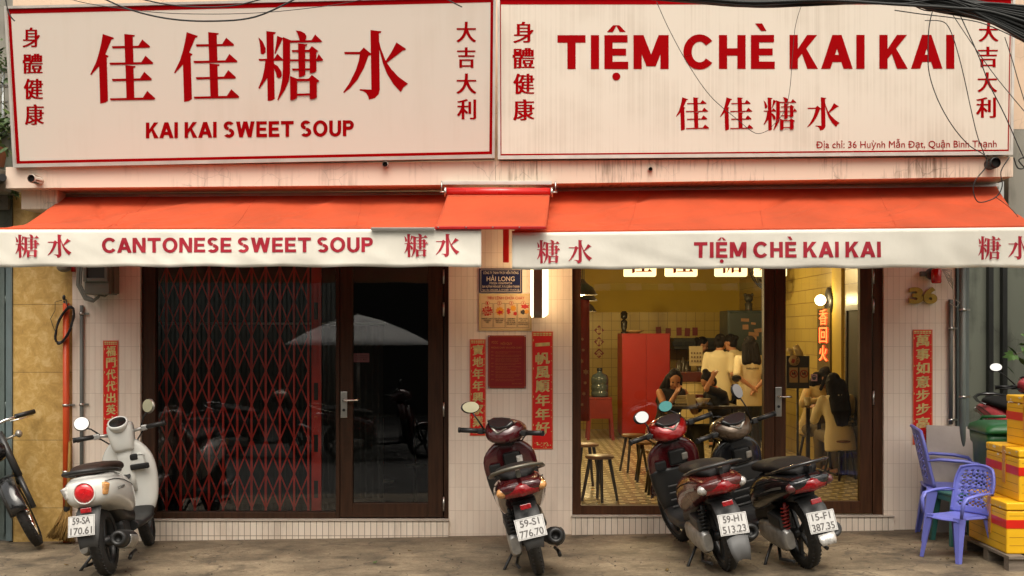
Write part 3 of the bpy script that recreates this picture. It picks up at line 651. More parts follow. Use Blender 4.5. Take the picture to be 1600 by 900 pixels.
sr = board('signboard', 'big right signboard with large red Vietnamese lettering and an address line', right_plane, (778, -5), (1585, -5), (1581, 241), (779, 248), M_face_r, (3, 3, 5, 5), (1.6, 9, 1.6, 2.4))
def lettering(par, fn, fill, mat=M_red, name='lettering'):
    mb = MB(); fill(mb, fn); return mb.build(name, mat, par, fixn=False)
def lt(mb, f):
    for c, a, b, y0, y1 in (('佳', 141.1, 243, 53.1, 162), ('佳', 272.1, 374.2, 50.2, 159.4), ('糖', 403.8, 505.3, 48, 157.7), ('水', 536.3, 637.6, 46.9, 155.7)): big(mb, f, c, a, b, y0, y1)
lettering(sl, left_plane, lt)
lettering(sl, left_plane, lambda mb, f: sign_text(mb, f, 'KAI KAI SWEET SOUP', 228, 553, 191.5, 216.2, .225, .10, .42, -3.6))
def lt(mb, f):
    for c, a, b, y0, y1 in (('身', 36, 62, 43, 74), ('體', 36.5, 66, 84, 115), ('健', 38, 66.5, 123, 155), ('康', 40, 68, 163, 195)): cjk(mb, f, c, a, b, y0, y1)
lettering(sl, left_plane, lt)
def lt(mb, f):
    for c, a, b, y0, y1 in (('大', 714, 743, 34, 66), ('吉', 715, 742, 74, 106), ('大', 714, 743.5, 115, 146.5), ('利', 715, 743, 155, 186.5)): cjk(mb, f, c, a, b, y0, y1)
lettering(sl, left_plane, lt)
def lt(mb, f):
    for c, a, b, y0, y1 in (('身', 803, 833, 34, 67), ('體', 802, 834, 75, 107), ('健', 803, 834, 115, 147), ('康', 803, 834, 155, 188)): cjk(mb, f, c, a, b, y0, y1)
lettering(sr, right_plane, lt)
def lt(mb, f):
    for c, a, b, y0, y1 in (('大', 1530, 1559, 36, 65), ('吉', 1529, 1558, 73, 105), ('大', 1528, 1557, 113, 144), ('利', 1526, 1555, 152, 184)): cjk(mb, f, c, a, b, y0, y1)
lettering(sr, right_plane, lt)
lettering(sr, right_plane, lambda mb, f: sign_text(mb, f, 'TIỆM CHÈ KAI KAI', 871, 1491, 55, 108, .235, .15, .42, -.6))
def lt(mb, f):
    for c, a, b in (('佳', 1056, 1108), ('佳', 1125, 1177), ('糖', 1193, 1245), ('水', 1261, 1312)): big(mb, f, c, a, b, 152, 204)
lettering(sr, right_plane, lt)
lettering(sr, right_plane, lambda mb, f: put_text(mb, f, 'Địa chỉ: 36 Huỳnh Mẫn Đạt, Quận Bình Thạnh', 1275, 1557, 221, 231.3, .008, -1.5, .002))

# ---------------------------------------------------------------- awnings
def fabric(name, col, trans=.3, vs=30, var=.06, dirt=.0, bump=.12, stretch=(1, 1, 1)):
    m = pm(name, col, .75, var=var, vs=vs, spec=.25, dirt=dirt, dirtcol=(.25, .2, .14), bump=bump, bs=5, stretch=stretch)
    n, l = m.node_tree.nodes, m.node_tree.links; b = n['Principled BSDF']; o = [x for x in n if x.type == 'OUTPUT_MATERIAL'][0]
    t = n.new('ShaderNodeBsdfTranslucent'); src = b.inputs['Base Color'].links[0].from_socket; l.new(src, t.inputs[0])
    x = n.new('ShaderNodeMixShader'); x.inputs[0].default_value = trans; l.new(b.outputs[0], x.inputs[1]); l.new(t.outputs[0], x.inputs[2]); l.new(x.outputs[0], o.inputs[0])
    return m
M_canvas = fabric('orange_red_canvas', (.70, .112, .038), .42, vs=1.5, var=.14, bump=.9, stretch=(1.5, .6, 2.2))
b_ = M_canvas.node_tree.nodes['Principled BSDF']; b_.inputs['Sheen Weight'].default_value = .35; b_.inputs['Sheen Roughness'].default_value = .45; b_.inputs['Sheen Tint'].default_value = (1, .62, .42, 1)
M_val = fabric('off_white_valance', lin('#f0ebde'), .08, vs=3, var=.04, dirt=.10, bump=.5, stretch=(1.2, 1, .7))
M_crim = pm('crimson_print', lin('#a80f28'), .6, var=.15, vs=6)
M_redpaint = pm('red_paint', lin('#b01412'), .35, world=True, dirt=.1)
def awning(label, A, B, Cc, Dd, wy, fy, vb0, vb1, seed):
    """A,B: wall edge (left, right) px; Dd,Cc: front edge (left, right) px"""
    a, b, c, d = P(*A, wy), P(*B, wy), P(*Cc, fy), P(*Dd, fy)
    t = T('awning', label, 'awning', ((a + b) / 2).to_tuple())
    rc = random.Random(int(seed * 10)); creases = [(rc.uniform(.05, .95), rc.uniform(.3, .9), rc.uniform(-1.1, -.25) * rc.choice((1, 1, -1)), rc.uniform(.25, .7), rc.uniform(.010, .022) * rc.choice((1, 1, -1))) for _ in range(16)]
    def cf(u, v):
        p = a.lerp(b, u).lerp(d.lerp(c, u), v); w = math.sin(math.pi * v)
        sag = -.035 * w * (1 + .2 * math.sin(9 * u + seed))
        wr = .04 * w * mnoise.noise(Vector((u * 7 + v * 3, v * 1.5, seed))) + .030 * v * (1 - v) * 4 * math.sin((u * 34 - v * 9) + 3 * mnoise.noise(Vector((u * 3, v * 2, seed + 4)))) * max(0, mnoise.noise(Vector((u * 4, v, seed + 9))))
        for cu, cv, ang, ln, am in creases:                # pulled creases in the cloth
            du, dv = (u - cu) * 4.1, (v - cv) * 1.35; al = du * math.cos(ang) + dv * math.sin(ang); ac = -du * math.sin(ang) + dv * math.cos(ang) + .12 * al * al
            wr += am * math.exp(-(ac / .035) ** 2) * math.exp(-(al / ln) ** 2) * min(1, 6 * v * (1 - v) + .15)
        edge = .03 * w * (max(0, 1 - u / .05) ** 2 - max(0, 1 - (1 - u) / .05) ** 2)
        return p + Vector((edge, 0, sag + wr))
    mb = MB(); mb.grid(cf, 300, 40); mb.build('canopy', M_canvas, t, solid=.004)
    for us in (.22, .48, .74):                            # stitched seams
        mb = MB(); mb.tube([cf(us + .012 * math.sin(j) * 0, j / 24) + Vector((0, 0, .0025)) for j in range(25)], .0035, 5); mb.build('seam', M_canvas, t)
    mb = MB(); mb.tube([cf(i / 60, 1) + Vector((0, 0, .004)) for i in range(61)], .012, 8); mb.build('hem', M_canvas, t)
    p0, p1, q0, q1 = Dd[0], Cc[0], vb0, vb1
    def wob(u, v): return .006 * v * math.sin(u * 60 + 2 * mnoise.noise(Vector((u * 5, 0, seed)))) * (1 + mnoise.noise(Vector((u * 9, v * 2, seed)))) + .022 * v * mnoise.noise(Vector((u * 6 + v * .7, v * .8, seed + 2))) + .012 * v * abs(mnoise.noise(Vector((u * 14 - v * 2.2, v, seed + 5))))
    def vf(px, py, dd=0.):
        u = (px - p0) / (p1 - p0); top = Dd[1] + (Cc[1] - Dd[1]) * u; bot = q0 + (q1 - q0) * u; v = (py - top) / (bot - top)
        return P(px, py, fy) + Vector((0, -.012 + wob(u, max(0, min(1, v))) - dd, 0))
    mb = MB(); mb.grid(lambda u, v: vf(p0 + u * (p1 - p0), (Dd[1] + (Cc[1] - Dd[1]) * u) * (1 - v) + (q0 + (q1 - q0) * u + .8 * math.sin(u * 40)) * v), 150, 10)
    val = mb.build('valance', M_val, t, solid=.0015)
    mb = MB(); mb.cyl(a + Vector((-.02, .02, .0)), b + Vector((.02, .02, 0)), .03); mb.build('headrail', M_alu, t)
    mb = MB(); mb.cyl(d + Vector((.01, .02, -.02)), c + Vector((-.01, .02, -.02)), .016); mb.build('front_bar', M_redpaint, t)
    for u in (.08, .92):
        e, f_ = a.lerp(b, u) + Vector((0, 0, -.1)), d.lerp(c, u) + Vector((0, .03, -.03)); k = e.lerp(f_, .5) + Vector((.25 if u < .5 else -.25, 0, -.05))
        mb = MB(); mb.tube([e, k, f_], .016, 8); mb.build('arm', M_redpaint, t)
    return t, val, vf
al, vl, vfl = awning('left orange red awning with white valance printed CANTONESE SWEET SOUP', (98, 308), (730, 304), (752, 358), (-6, 359), -.12, -1.383, 417, 417, 1.3)
def lt(mb, f):
    for c, a, b in (('糖', 25, 63), ('水', 75, 113)): big(mb, f, c, a, b, 366.5, 403, .003, 4)
lettering(vl, vfl, lt, M_crim)
def lt(mb, f):
    for c, a, b in (('糖', 632, 669), ('水', 681, 718)): big(mb, f, c, a, b, 365.5, 402, .003, 4)
lettering(vl, vfl, lt, M_crim)
lettering(vl, vfl, lambda mb, f: sign_text(mb, f, 'CANTONESE SWEET SOUP', 160, 583, 372, 395, .215, .11, .36, -1, .003, 5), M_crim)
ar, vr, vfr = awning('right orange red awning with white valance printed TIỆM CHÈ KAI KAI', (842, 299), (1557, 291), (1618, 355), (800, 364), -.12, -1.3, 421, 418, 7.7)
def lt(mb, f):
    for c, a, b, y in (('糖', 839, 875, 375), ('水', 888, 925, 375)): big(mb, f, c, a, b, y, y + 37, .003, 4)
lettering(vr, vfr, lt, M_crim)
def lt(mb, f):
    for c, a, b, y in (('糖', 1528, 1563, 369), ('水', 1574, 1612, 369)): big(mb, f, c, a, b, y, y + 37, .003, 4)
lettering(vr, vfr, lt, M_crim)
lettering(vr, vfr, lambda mb, f: sign_text(mb, f, 'TIỆM CHÈ KAI KAI', 1084, 1375, 378.5, 403, .225, .14, .40, -.8, .003, 5), M_crim)
# bracket hanging between the two awnings
mb = MB(); mb.box(P(790.5, 383, -.16), (.05, .04, .29), None, .006); mb.build('arm_bracket', M_redpaint, ar)
# narrow roller panel lapped over the gap
rp = T('roller_blind', 'narrow orange roller blind with red tube lapped over the gap between awnings', 'awning', P(778, 300, -.3))
a, b = P(697, 300, -.54), P(861, 300.5, -.54)
mb = MB(); mb.cyl(a, b, .037, n=24); mb.build('roller', pm('red_roller', lin('#c0120f'), .28, world=True, coat=.3), rp)
for p, s_ in ((a, -1), (b, 1)):
    mb = MB(); mb.cyl(p + Vector((s_ * -.004, 0, 0)), p + Vector((s_ * .014, 0, 0)), .04, n=24); mb.cyl(p, p + Vector((s_ * .05, 0, 0)), .006); mb.tube([p + Vector((s_ * .036, 0, 0)), p + Vector((s_ * .036, .01, .09))], .005, 6)
    mb.build('end_cap', M_steel, rp)
mb = MB(); mb.bx(X(690, -.5), X(862, -.5), -.52, -.462, Z(289, -.5), Z(283, -.5), .003); mb.build('top_bracket', M_alu, rp)
fa, fb, fc, fd = P(699, 305, -.57), P(859, 305, -.57), P(853, 355, -1.40), P(680, 355, -1.40)
mb = MB(); mb.grid(lambda u, v: fa.lerp(fb, u).lerp(fd.lerp(fc, u), v) + Vector((0, 0, -.012 * math.sin(math.pi * v) + .005 * math.sin(math.pi * v) * mnoise.noise(Vector((u * 5, v * 3, 2))))), 30, 14)
mb.build('blind_fabric', M_canvas, rp, solid=.003)
mb = MB(); mb.box((fc + fd) / 2 + Vector((0, -.01, -.005)), ((fc - fd).length, .03, .022), None, .004); mb.build('bottom_bar', M_redpaint, rp)
for u in (.03, .28, .52, .76):
    mb = MB(); p = fd.lerp(fc, u) + Vector((0, -.026, -.002)); mb.cyl(p, p + Vector((0, -.006, 0)), .006, n=10); mb.build('rivet', M_steel, rp)
mb = MB(); mb.bx(X(580, -1.41), X(679, -1.41), -1.43, -1.40, Z(359.5, -1.41), Z(355.5, -1.41), .003); mb.build('front_bar', pm('grey_bar', (.3, .28, .25), .4, .4, world=True), rp)

# ---------------------------------------------------------------- things on the tiled walls
WY = -.004
def flat(name, label, cat, x0, y0, x1, y1, mat, th=.012, Y=WY, parent=False):
    t = T(name, label, cat, P((x0 + x1) / 2, y1, Y).to_tuple())
    mb = MB(); a, b = P(x0, y1, Y), P(x1, y0, Y); mb.bx(a.x, b.x, Y - th, Y, a.z, b.z, .0015); mb.build('panel', mat, t)
    return t, plane(Y - th)
M_gold = pm('gold_print', lin('#cdb876'), .5, .1, var=.25, vs=25)
M_cred = pm('couplet_red', lin('#d6160e'), .45, var=.1, vs=5)
M_dred = pm('dark_red_board', lin('#86100e'), .4, var=.1)
def couplet(label, x0, y0, x1, y1, chars, cw, yc0, yc1, deco):
    t, f = flat('couplet_banner', label, 'couplet banner', x0, y0, x1, y1, M_cred, .003)
    cx = (x0 + x1) / 2 + .3; n = len(chars); st = (yc1 - yc0) / n
    mb = MB()
    for i, ch in enumerate(chars):
        yc = yc0 + (i + .5) * st; hh = st * (.42 if ch != '一' else .12)
        cjk(mb, f, ch, cx - cw / 2, cx + cw / 2, yc - hh, yc + hh, .016, .001, ((-.04, 0, -.02), (-.013, .0003, .02), (.013, .0006, -.02), (.04, .0009, .02)), skew=-1.2)
    mb.build('lettering', M_gold, t, fixn=False)
    mb = MB()
    def rct(a, b, c, e, d=.0008): mb.add([f(a, c, d), f(b, c, d), f(b, e, d), f(a, e, d)], [[0, 1, 2, 3]])
    rct(x0 + .8, x1 - .8, y0 + .6, y0 + 1.0); rct(x0 + .8, x0 + 1.2, y0 + 1, y1 - 1); rct(x1 - 1.2, x1 - .8, y0 + 1, y1 - 1); rct(x0 + .8, x1 - .8, y1 - 1.1, y1 - .7)
    k = 6
    for i in range(k):
        w_ = (x1 - x0 - 4) / k; rct(x0 + 2 + i * w_ + .3, x0 + 2 + (i + 1) * w_ - .4, y0 + 2, y0 + 4.2); rct(x0 + 2 + i * w_ + .3, x0 + 2 + (i + 1) * w_ - .4, y0 + 4.9, y0 + 6.6)
    r_ = random.Random(int(x0))
    if deco:
        for i in range(26):
            a = r_.uniform(x0 + 3, x1 - 4.5); e = y1 - 2 - abs(r_.gauss(0, 6)); rct(a, a + r_.uniform(.8, 2.4), e - r_.uniform(.6, 1.6), e, .0008 + i * .00004)
    for i in range(14): e = y0 + 12 + i * (y1 - y0) * .06; rct(x1 - 3, x1 - 1.9, e, e + 1.2, .0009) if i % 4 else rct(x0 + 1.8, x0 + 2.9, e, e + 3, .0009)
    mb.build('gold_ornament', M_gold, t, fixn=False)
    return t
couplet('red couplet banner reading 福門代代出英才 left of the dark gate', 161, 532, 185, 683, '福門代代出英才', 14, 540, 668, True)
couplet('red couplet banner reading 寶地年年興家業 behind the maroon scooter mirror', 734, 530, 759, 681, '寶地年年興家業', 16, 538, 668, True)
couplet('widest red couplet banner reading 一帆風順年年好 beside the dining room window', 831, 518, 864, 702, '一帆風順年年好', 21, 528, 680, True)
couplet('red couplet banner reading 萬事如意步步高 under the golden house number', 1426, 515, 1457, 695, '萬事如意步步高', 20, 522, 672, True)
# company plaque
M_navy = pm('navy_enamel', (.010, .014, .060), .6, spec=.15); M_pale = pm('pale_print', (.62, .5, .4), .5)
t, f = flat('name_plaque', 'dark blue company plaque reading HẢI LONG, above the fire poster', 'plaque', 749, 419.5, 816, 457.5, M_navy)
mb = MB()
for a, b, c, e in ((751, 814, 421.3, 421.9), (751, 814, 455.1, 455.7), (751, 751.6, 421.9, 455.1), (813.4, 814, 421.9, 455.1)): mb.add([f(a, c, .001), f(b, c, .001), f(b, e, .001), f(a, e, .001)], [[0, 1, 2, 3]])
mb.build('border', M_pale, t, fixn=False)
mb = MB()
for s_, a, b, c, e, o in (('CÔNG TY TNHH TM DV VIỄN THÔNG', 755, 810, 424.4, 428.2, .02), ('HẢI LONG', 760.5, 804, 432.2, 439.2, .03), ('MSDN: 0306704734', 765, 800, 441, 444, .015), ('36A HUỲNH MẪN ĐẠT, P.19, Q.BÌNH THẠNH', 753.4, 811.5, 446, 449.6, .02), ('Ngày cấp: 23/02/2009, do Sở KH&ĐT TP.HCM cấp', 753.4, 811.5, 451.6, 454, .01)):
    put_text(mb, f, s_, a, b, c, e, o, 0, .001)
mb.build('lettering', M_pale, t, fixn=False)
# fire order poster
M_poster = pm('cream_poster', lin('#cfae84'), .5, var=.06)
t, f = flat('fire_poster', 'cream fire instruction poster with four numbered pictures under the blue plaque', 'poster', 748, 459, 831, 517, M_poster, .006)
def stroke_rect(mb, f, a, b, c, e, w, d=.001):
    for q in ((a, b, c, c + w), (a, b, e - w, e), (a, a + w, c + w, e - w), (b - w, b, c + w, e - w)): mb.add([f(q[0], q[2], d), f(q[1], q[2], d), f(q[1], q[3], d), f(q[0], q[3], d)], [[0, 1, 2, 3]])
mb = MB(); stroke_rect(mb, f, 749.4, 829.6, 460.4, 515.6, .8); mb.build('border', M_gold, t, fixn=False)
M_ink = pm('black_ink', (.03, .02, .015), .6); M_pred = pm('poster_red', lin('#b3191a'), .5); M_por = pm('poster_orange', lin('#d08a22'), .5)
mb = MB(); put_text(mb, f, 'TIÊU LỆNH CHỮA CHÁY', 761.3, 819.3, 463.6, 467.8, .022, 0, .001); mb.build('lettering', M_pred, t, fixn=False)
mbi, mbr, mbo, mbw, mbk = MB(), MB(), MB(), MB(), MB()
lines = (('KHI XẢY CHÁY', 'BÁO ĐỘNG', 'GẤP'), ('CÚP CẦU DAO', 'ĐIỆN NƠI', 'XẢY CHÁY'), ('DÙNG BÌNH', 'CHỮA CHÁY', 'CÁT VÀ NƯỚC', 'ĐỂ DẬP TẮT'), ('ĐIỆN THOẠI', 'SỐ 114', 'ĐỘI CHỮA CHÁY', 'CHUYÊN NGHIỆP'))
def blob(mb, f, cx, cy, r, n, amp, d, seed, sx=1.): 
    r_ = random.Random(seed); q = []
    for k in range(n * 2): a = math.pi * k / n; rr = r * (1 + amp * (1 if k % 2 else -1) * r_.uniform(.4, 1)); q.append((cx + sx * rr * math.cos(a), cy + rr * math.sin(a)))
    mb.add([f(u, v, d) for u, v in q], [list(range(len(q)))])
for i in range(4):
    x0 = 752.8 + i * 18.65; x1 = x0 + 17.6; stroke_rect(mbi, f, x0, x1, 474, 512, .35); cx = (x0 + x1) / 2
    blob(mbr, f, cx, 473.6, 3.4, 12, 0, .0016, 1); blob(mbw, f, cx, 473.6, 2.9, 12, 0, .0020, 1); put_text(mbk, f, str(i + 1), cx - 1.1, cx + 1.1, 471.6, 475.7, .03, 0, .0024)
    for j, s_ in enumerate(lines[i]): w_ = min(7.6, len(s_) * .68); put_text(mbi, f, s_, cx - w_, cx + w_, 497 + j * 2.9, 498.9 + j * 2.9, .01, 0, .0014)
blob(mbr, f, 761.5, 486, 7.3, 11, .22, .0014, 3, 1.12); put_text(mbw, f, 'BÁO', 757, 765.4, 481.6, 485, .03, -.8, .002); put_text(mbw, f, 'ĐỘNG', 754.2, 768.4, 487, 491.2, .03, -.8, .002)
blob(mbo, f, 780.8, 486, 6.4, 10, .25, .0014, 5); blob(mbr, f, 781.5, 488, 3, 5, .4, .0018, 6, 1.5)
blob(mbr, f, 794.5, 486, 5, 7, .35, .0014, 8, .6); blob(mbo, f, 802, 481.5, 4.4, 8, .2, .0018, 9); blob(mbr, f, 805, 490, 3, 6, .2, .0014, 10)
blob(mbr, f, 820.5, 479, 3.4, 6, .35, .0014, 12, 1.8); blob(mbi, f, 817.5, 487.5, 3.6, 6, .2, .0016, 13, 1.2); blob(mbo, f, 823, 487, 3.4, 6, .3, .0019, 14)
mbi.build('ink_lines', M_ink, t, fixn=False); mbr.build('red_pictures', M_pred, t, fixn=False); mbo.build('orange_pictures', M_por, t, fixn=False); mbw.build('pale_print', M_poster, t, fixn=False); mbk.build('numbers', M_pred, t, fixn=False)
# house rules board
t, f = flat('rules_board', 'dark red rules board headed NỘI QUY between two couplets', 'notice board', 762.5, 524, 822, 606.5, M_dred)
mb = MB(); stroke_rect(mb, f, 764.5, 820, 526, 604.5, .35)
put_text(mb, f, 'NỘI QUY', 782.5, 800.5, 535.2, 538.6, .02, 0, .001); put_text(mb, f, 'PHÒNG CHÁY VÀ CHỮA CHÁY', 767.5, 815.5, 541.8, 544.6, .015, 0, .001); put_text(mb, f, 'PCCC', 768.4, 778, 533, 536.8, .02, 0, .001)
r_ = random.Random(2); y = 549
for k in range(8):
    put_text(mb, f, 'Điều %d:' % (k + 1), 767.4, 772, y - .2, y + 1.4, .01, 0, .001)
    for j in range(r_.choice((2, 2, 3))):
        w_ = 40 if j == 0 else r_.uniform(18, 40); put_text(mb, f, 'nghiêm chỉnh chấp hành các quy định về an toàn phòng cháy', 774, 774 + w_, y, y + 1.2, 0, 0, .001); y += 2.0
    y += 1.3
put_text(mb, f, 'BAN PHỤ TRÁCH', 800, 816, 598.6, 600.2, .01, 0, .001)
mb.build('lettering', pm('dull_gold_print', lin('#b06a2c'), .5), t, fixn=False)
for p in ((764, 525.5), (820.5, 525.5), (764, 605), (820.5, 605)):
    mb = MB(); q = f(*p); mb.cyl(q, q + Vector((0, -.004, 0)), .005, n=10); mb.build('screw', M_steel, t)
# lit box sign on a bracket
ls = T('lightbox_sign', 'small rounded lightbox sign with grey edge glowing beside the window', 'lightbox', (P(843, 430, -.05)).to_tuple())
M_lit = pm('lit_sign_face', (1.0, .74, .40), .4, emit=3.0); M_box = pm('sign_edge', (.30, .25, .19), .5)
cx, zb, zt, ys = X(840.5, -.42), Z(496, -.42), 2.42, (-.06, -.42)
def rr(y0, y1, z0, z1, r, n=6):
    q = []
    for cy, cz, a0 in ((y1 + r, z0 + r, 180), (y0 - r, z0 + r, 270), (y0 - r, z1 - r, 0), (y1 + r, z1 - r, 90)):
        for k in range(n + 1): a = R(a0 + 90 * k / n); q.append((cy + r * math.cos(a), cz + r * math.sin(a)))
    return q
prof = rr(ys[0], ys[1], zb, zt, .05)
mb = MB(); mb.ext(prof, lambda u, v, d: Vector((cx + d, u, v)), -.036, .036); mb.build('edge_band', M_box, ls)
for s_ in (-1, 1):
    mb = MB(); p2 = rr(ys[0] - .004, ys[1] + .004, zb + .004, zt - .004, .05); p3 = rr(ys[0] - .025, ys[1] + .025, zb + .025, zt - .025, .05)
    mb.loft([[Vector((cx + s_ * .0365, u, v)) for u, v in p2], [Vector((cx + s_ * (.048 if s_ < 0 else .056), u, v)) for u, v in p2], [Vector((cx + s_ * (.056 if s_ < 0 else .085), u, v)) for u, v in p3]]); fc_ = mb.build('lit_face', M_lit, ls)
    if s_ > 0:
        mb = MB(); put_text(mb, lambda u, v, d: Vector((cx + .0855 + d, u, v)), '佳', -.30, -.12, 2.14, 1.98, .02, 0, .001, False); put_text(mb, lambda u, v, d: Vector((cx + .0855 + d, u, v)), '水', -.30, -.12, 2.35, 2.19, .02, 0, .001, False); mb.build('lettering', pm('lit_orange', lin('#e0661c'), .5), fc_, fixn=False)
mb = MB(); mb.bx(cx - .02, cx + .02, -.06, WY + .002, 1.98, 2.02); mb.bx(cx - .02, cx + .02, -.06, WY + .002, 2.24, 2.28); mb.build('bracket', M_black, ls)
# golden house number
hn = T('house_number', 'golden raised house number 36 on the tiled wall right of the door', 'house number', P(1441, 478, WY).to_tuple())
M_brass = pm('dull_brass', lin('#a88a3a'), .38, .55, var=.2, vs=20)
for ch, a, b, y0, y1 in (('3', 1419, 1441, 449, 475), ('6', 1441.5, 1463, 448.5, 475)):
    mb = MB(); put_text(mb, plane(WY), ch, a, b, y0, y1, .05, 0, .004, False, depth=.025); mb.build('digit', M_brass, hn)
# alarm beacon
ab = T('alarm_beacon', 'red alarm beacon on a grey bracket above the golden house number', 'alarm', P(1455, 440, -.05).to_tuple())
mb = MB(); p = P(1463, 443, -.1); mb.lathe([(.0, 0), (.034, .002), (.042, .012), (.042, .11), (.03, .125), (.0, .126)], p, n=20); mb.build('lamp_cover', pm('red_lens', lin('#b00c08'), .2, coat=.5), ab)
mb = MB(); mb.box(P(1449, 428, -.03), (.12, .05, .04), None, .004); mb.lathe([(.05, 0), (.05, .03)], P(1455, 428, -.03), (0, -1, 0), 20, True); mb.build('bracket', M_pvc, ab)
wr = MB(); rnd = random.Random(8)
for k in range(7): wr.tube([P(1472, 421, -.06), P(1478 + rnd.uniform(-4, 9), 424 + rnd.uniform(-4, 6), -.07), P(1484 + rnd.uniform(-4, 6), 436 + rnd.uniform(-6, 6), -.06), P(1489, 448 + rnd.uniform(-6, 10), -.05), P(1493 + rnd.uniform(-6, 5), 466, -.05), P(1500, 473, -.05), P(1494, 480, -.05), P(1484, 474, -.05)][:4 + (k == 0) * 4], .0035, 5)
tag(wr.build('loose_wire', pm('pale_wire', (.4, .36, .3), .6)), 'tangle of thin pale wires hanging beside the red alarm beacon', 'wire')
# pipes and boxes on the walls
def pipe(name, label, px, y0, y1, Y, r, mat, clips=(), cap=None):
    t = T(name, label, 'pipe', (X(px, Y), Y, gz(X(px, Y)) if y1 > 830 else Z(y1, Y)))
    mb = MB(); zb_ = gz(X(px, Y)) if y1 > 830 else Z(y1, Y); mb.cyl((X(px, Y), Y, zb_), (X(px, Y), Y, Z(y0, Y)), r, n=16); mb.build('tube', mat, t)
    for c in clips:
        mb = MB(); mb.lathe([(r + .001, -.009), (r + .006, -.009), (r + .006, .009), (r + .001, .009)], (X(px, Y), Y, Z(c, Y)), n=16); mb.box((X(px, Y) + r + .02, Y + r * .6, Z(c, Y)), (.045, .006, .016)); mb.build('clip', M_steel, t)
    return t
pipe('conduit', 'grey pvc conduit standing on the pavement left of the leftmost couplet', 127.6, 477, 842, -.022, .0155, M_pvc, (490, 632))
pipe('conduit', 'short grey conduit right of the couplet under the golden house number', 1485.5, 468, 663, -.025, .0175, M_pvc, (513, 656))
pipe('conduit', 'thin dark cable pipe running down at the right corner of the right shop', 1494, 418, 835, -.012, .006, M_black)
pipe('drain_pipe', 'thick grey green drain pipe at the corner beside the dark passage', 1504, 405, 835, -.04, .027, pm('grey_green_pipe', (.13, .15, .135), .5, world=True), (484, 620))
op = pipe('drain_pipe', 'thick orange red pipe standing against the yellow marble wall', 103.4, 474, 842, -.03, .027, pm('orange_pipe', lin('#cc4a18'), .45, world=True, dirt=.15), (633, 737))
mb = MB(); mb.ell(P(100, 465, -.02), (.014, .012, .024)); mb.tube([P(100, 470, -.02), P(102, 480, -.03)], .008); mb.build('cap_knot', M_black, op)
cc_ = MB(); rnd = random.Random(4); c0 = P(101, 508, -.075)
for k in range(9):
    a0 = rnd.uniform(0, 6); rx, rz = .060 + rnd.uniform(-.006, .008), .152 + rnd.uniform(-.01, .012)
    cc_.tube([c0 + Vector((rx * math.cos(a) + .05 * math.sin(a) , rnd.uniform(-.012, .012), rz * math.sin(a))) for a in [a0 + i * 6.3 / 26 for i in range(27)]], .0055, 6)
cc_.tube([P(103, 468, -.05), P(104, 474, -.07), P(106, 480, -.08)], .006)
tag(cc_.build('cable_coil', M_black), 'coil of black cable hung over the top of the orange pipe', 'cable coil')
tw = MB(); tw.tube([P(97, 469, -.01), P(86, 472, -.01), P(86, 485, -.01), P(79, 498, -.01), P(82, 508, -.01), P(88, 522, -.01)], .003, 5)
tag(tw.build('loose_wire', pm('dull_green_wire', (.06, .06, .035), .7)), 'thin wire dangling on the yellow marble left of the black coil', 'wire')
# electricity meter box
M_meter = pm('beige_green_metal', (.135, .135, .10), .5, var=.15, dirt=.2)
mt = T('meter_box', 'grey green electricity meter box with glass window under the left awning', 'meter box', P(155, 462, -.12).to_tuple())
mb = MB(); mb.bx(X(133, -.2), X(172, -.2), -.22, -.004, Z(460, -.2), 2.36, .008); mb.bx(X(169, -.1), X(181, -.1), -.13, -.004, Z(459, -.1), 2.36, .006); mb.build('case', M_meter, mt)
mb = MB(); z0_, z1_ = Z(440, -.23), 2.33
for a, b, c, e in ((131, 136, z0_, z1_), (164, 169, z0_, z1_), (136, 164, z0_, z0_ + .03), (136, 164, z1_ - .03, z1_)): mb.bx(X(a, -.23), X(b, -.23), -.245, -.22, c, e, .003)
mb.build('window_frame', M_meter, mt)
mb = MB(); mb.bx(X(136, -.23), X(164, -.23), -.228, -.221, z0_ + .03, z1_ - .03); mb.build('window_glass', pm('dark_meter_glass', (.05, .055, .05), .1), mt)
cb = MB()
for k, (dx, r_) in enumerate(((0, .009), (3.5, .011), (6, .008))):
    cb.tube([P(129 - dx, 410, -.06), P(127 - dx, 425, -.07), P(126 - dx, 445, -.08), P(134 - dx * .3, 462 + dx, -.09), P(146, 468 + dx * .6, -.1), P(153, 464 + dx * .3, -.11), P(157, 458, -.12)], r_, 8)
cb.tube([P(154, 461, -.1), P(164, 463, -.1), P(172, 457, -.1)], .008, 8)
tag(cb.build('meter_cable', pm('grey_cable', (.17, .16, .13), .6)), 'loop of thick grey cables feeding the meter box from below', 'cable')
mb = MB(); mb.ell(P(100, 418, -.08), (.06, .05, .04)); mb.bx(X(95, -.06), X(104, -.06), -.08, .015, Z(417, -.06), Z(408, -.06))
tag(mb.build('wall_lamp', pm('dull_lamp', (.16, .14, .10), .4)), 'small dim round lamp at the top of the yellow marble wall', 'lamp')
mb = MB(); mb.bx(X(113), X(118), -.03, -.001, Z(425), Z(414)); tag(mb.build('junction_box', M_redpaint), 'tiny red box at the top corner where tiles meet marble', 'junction box')

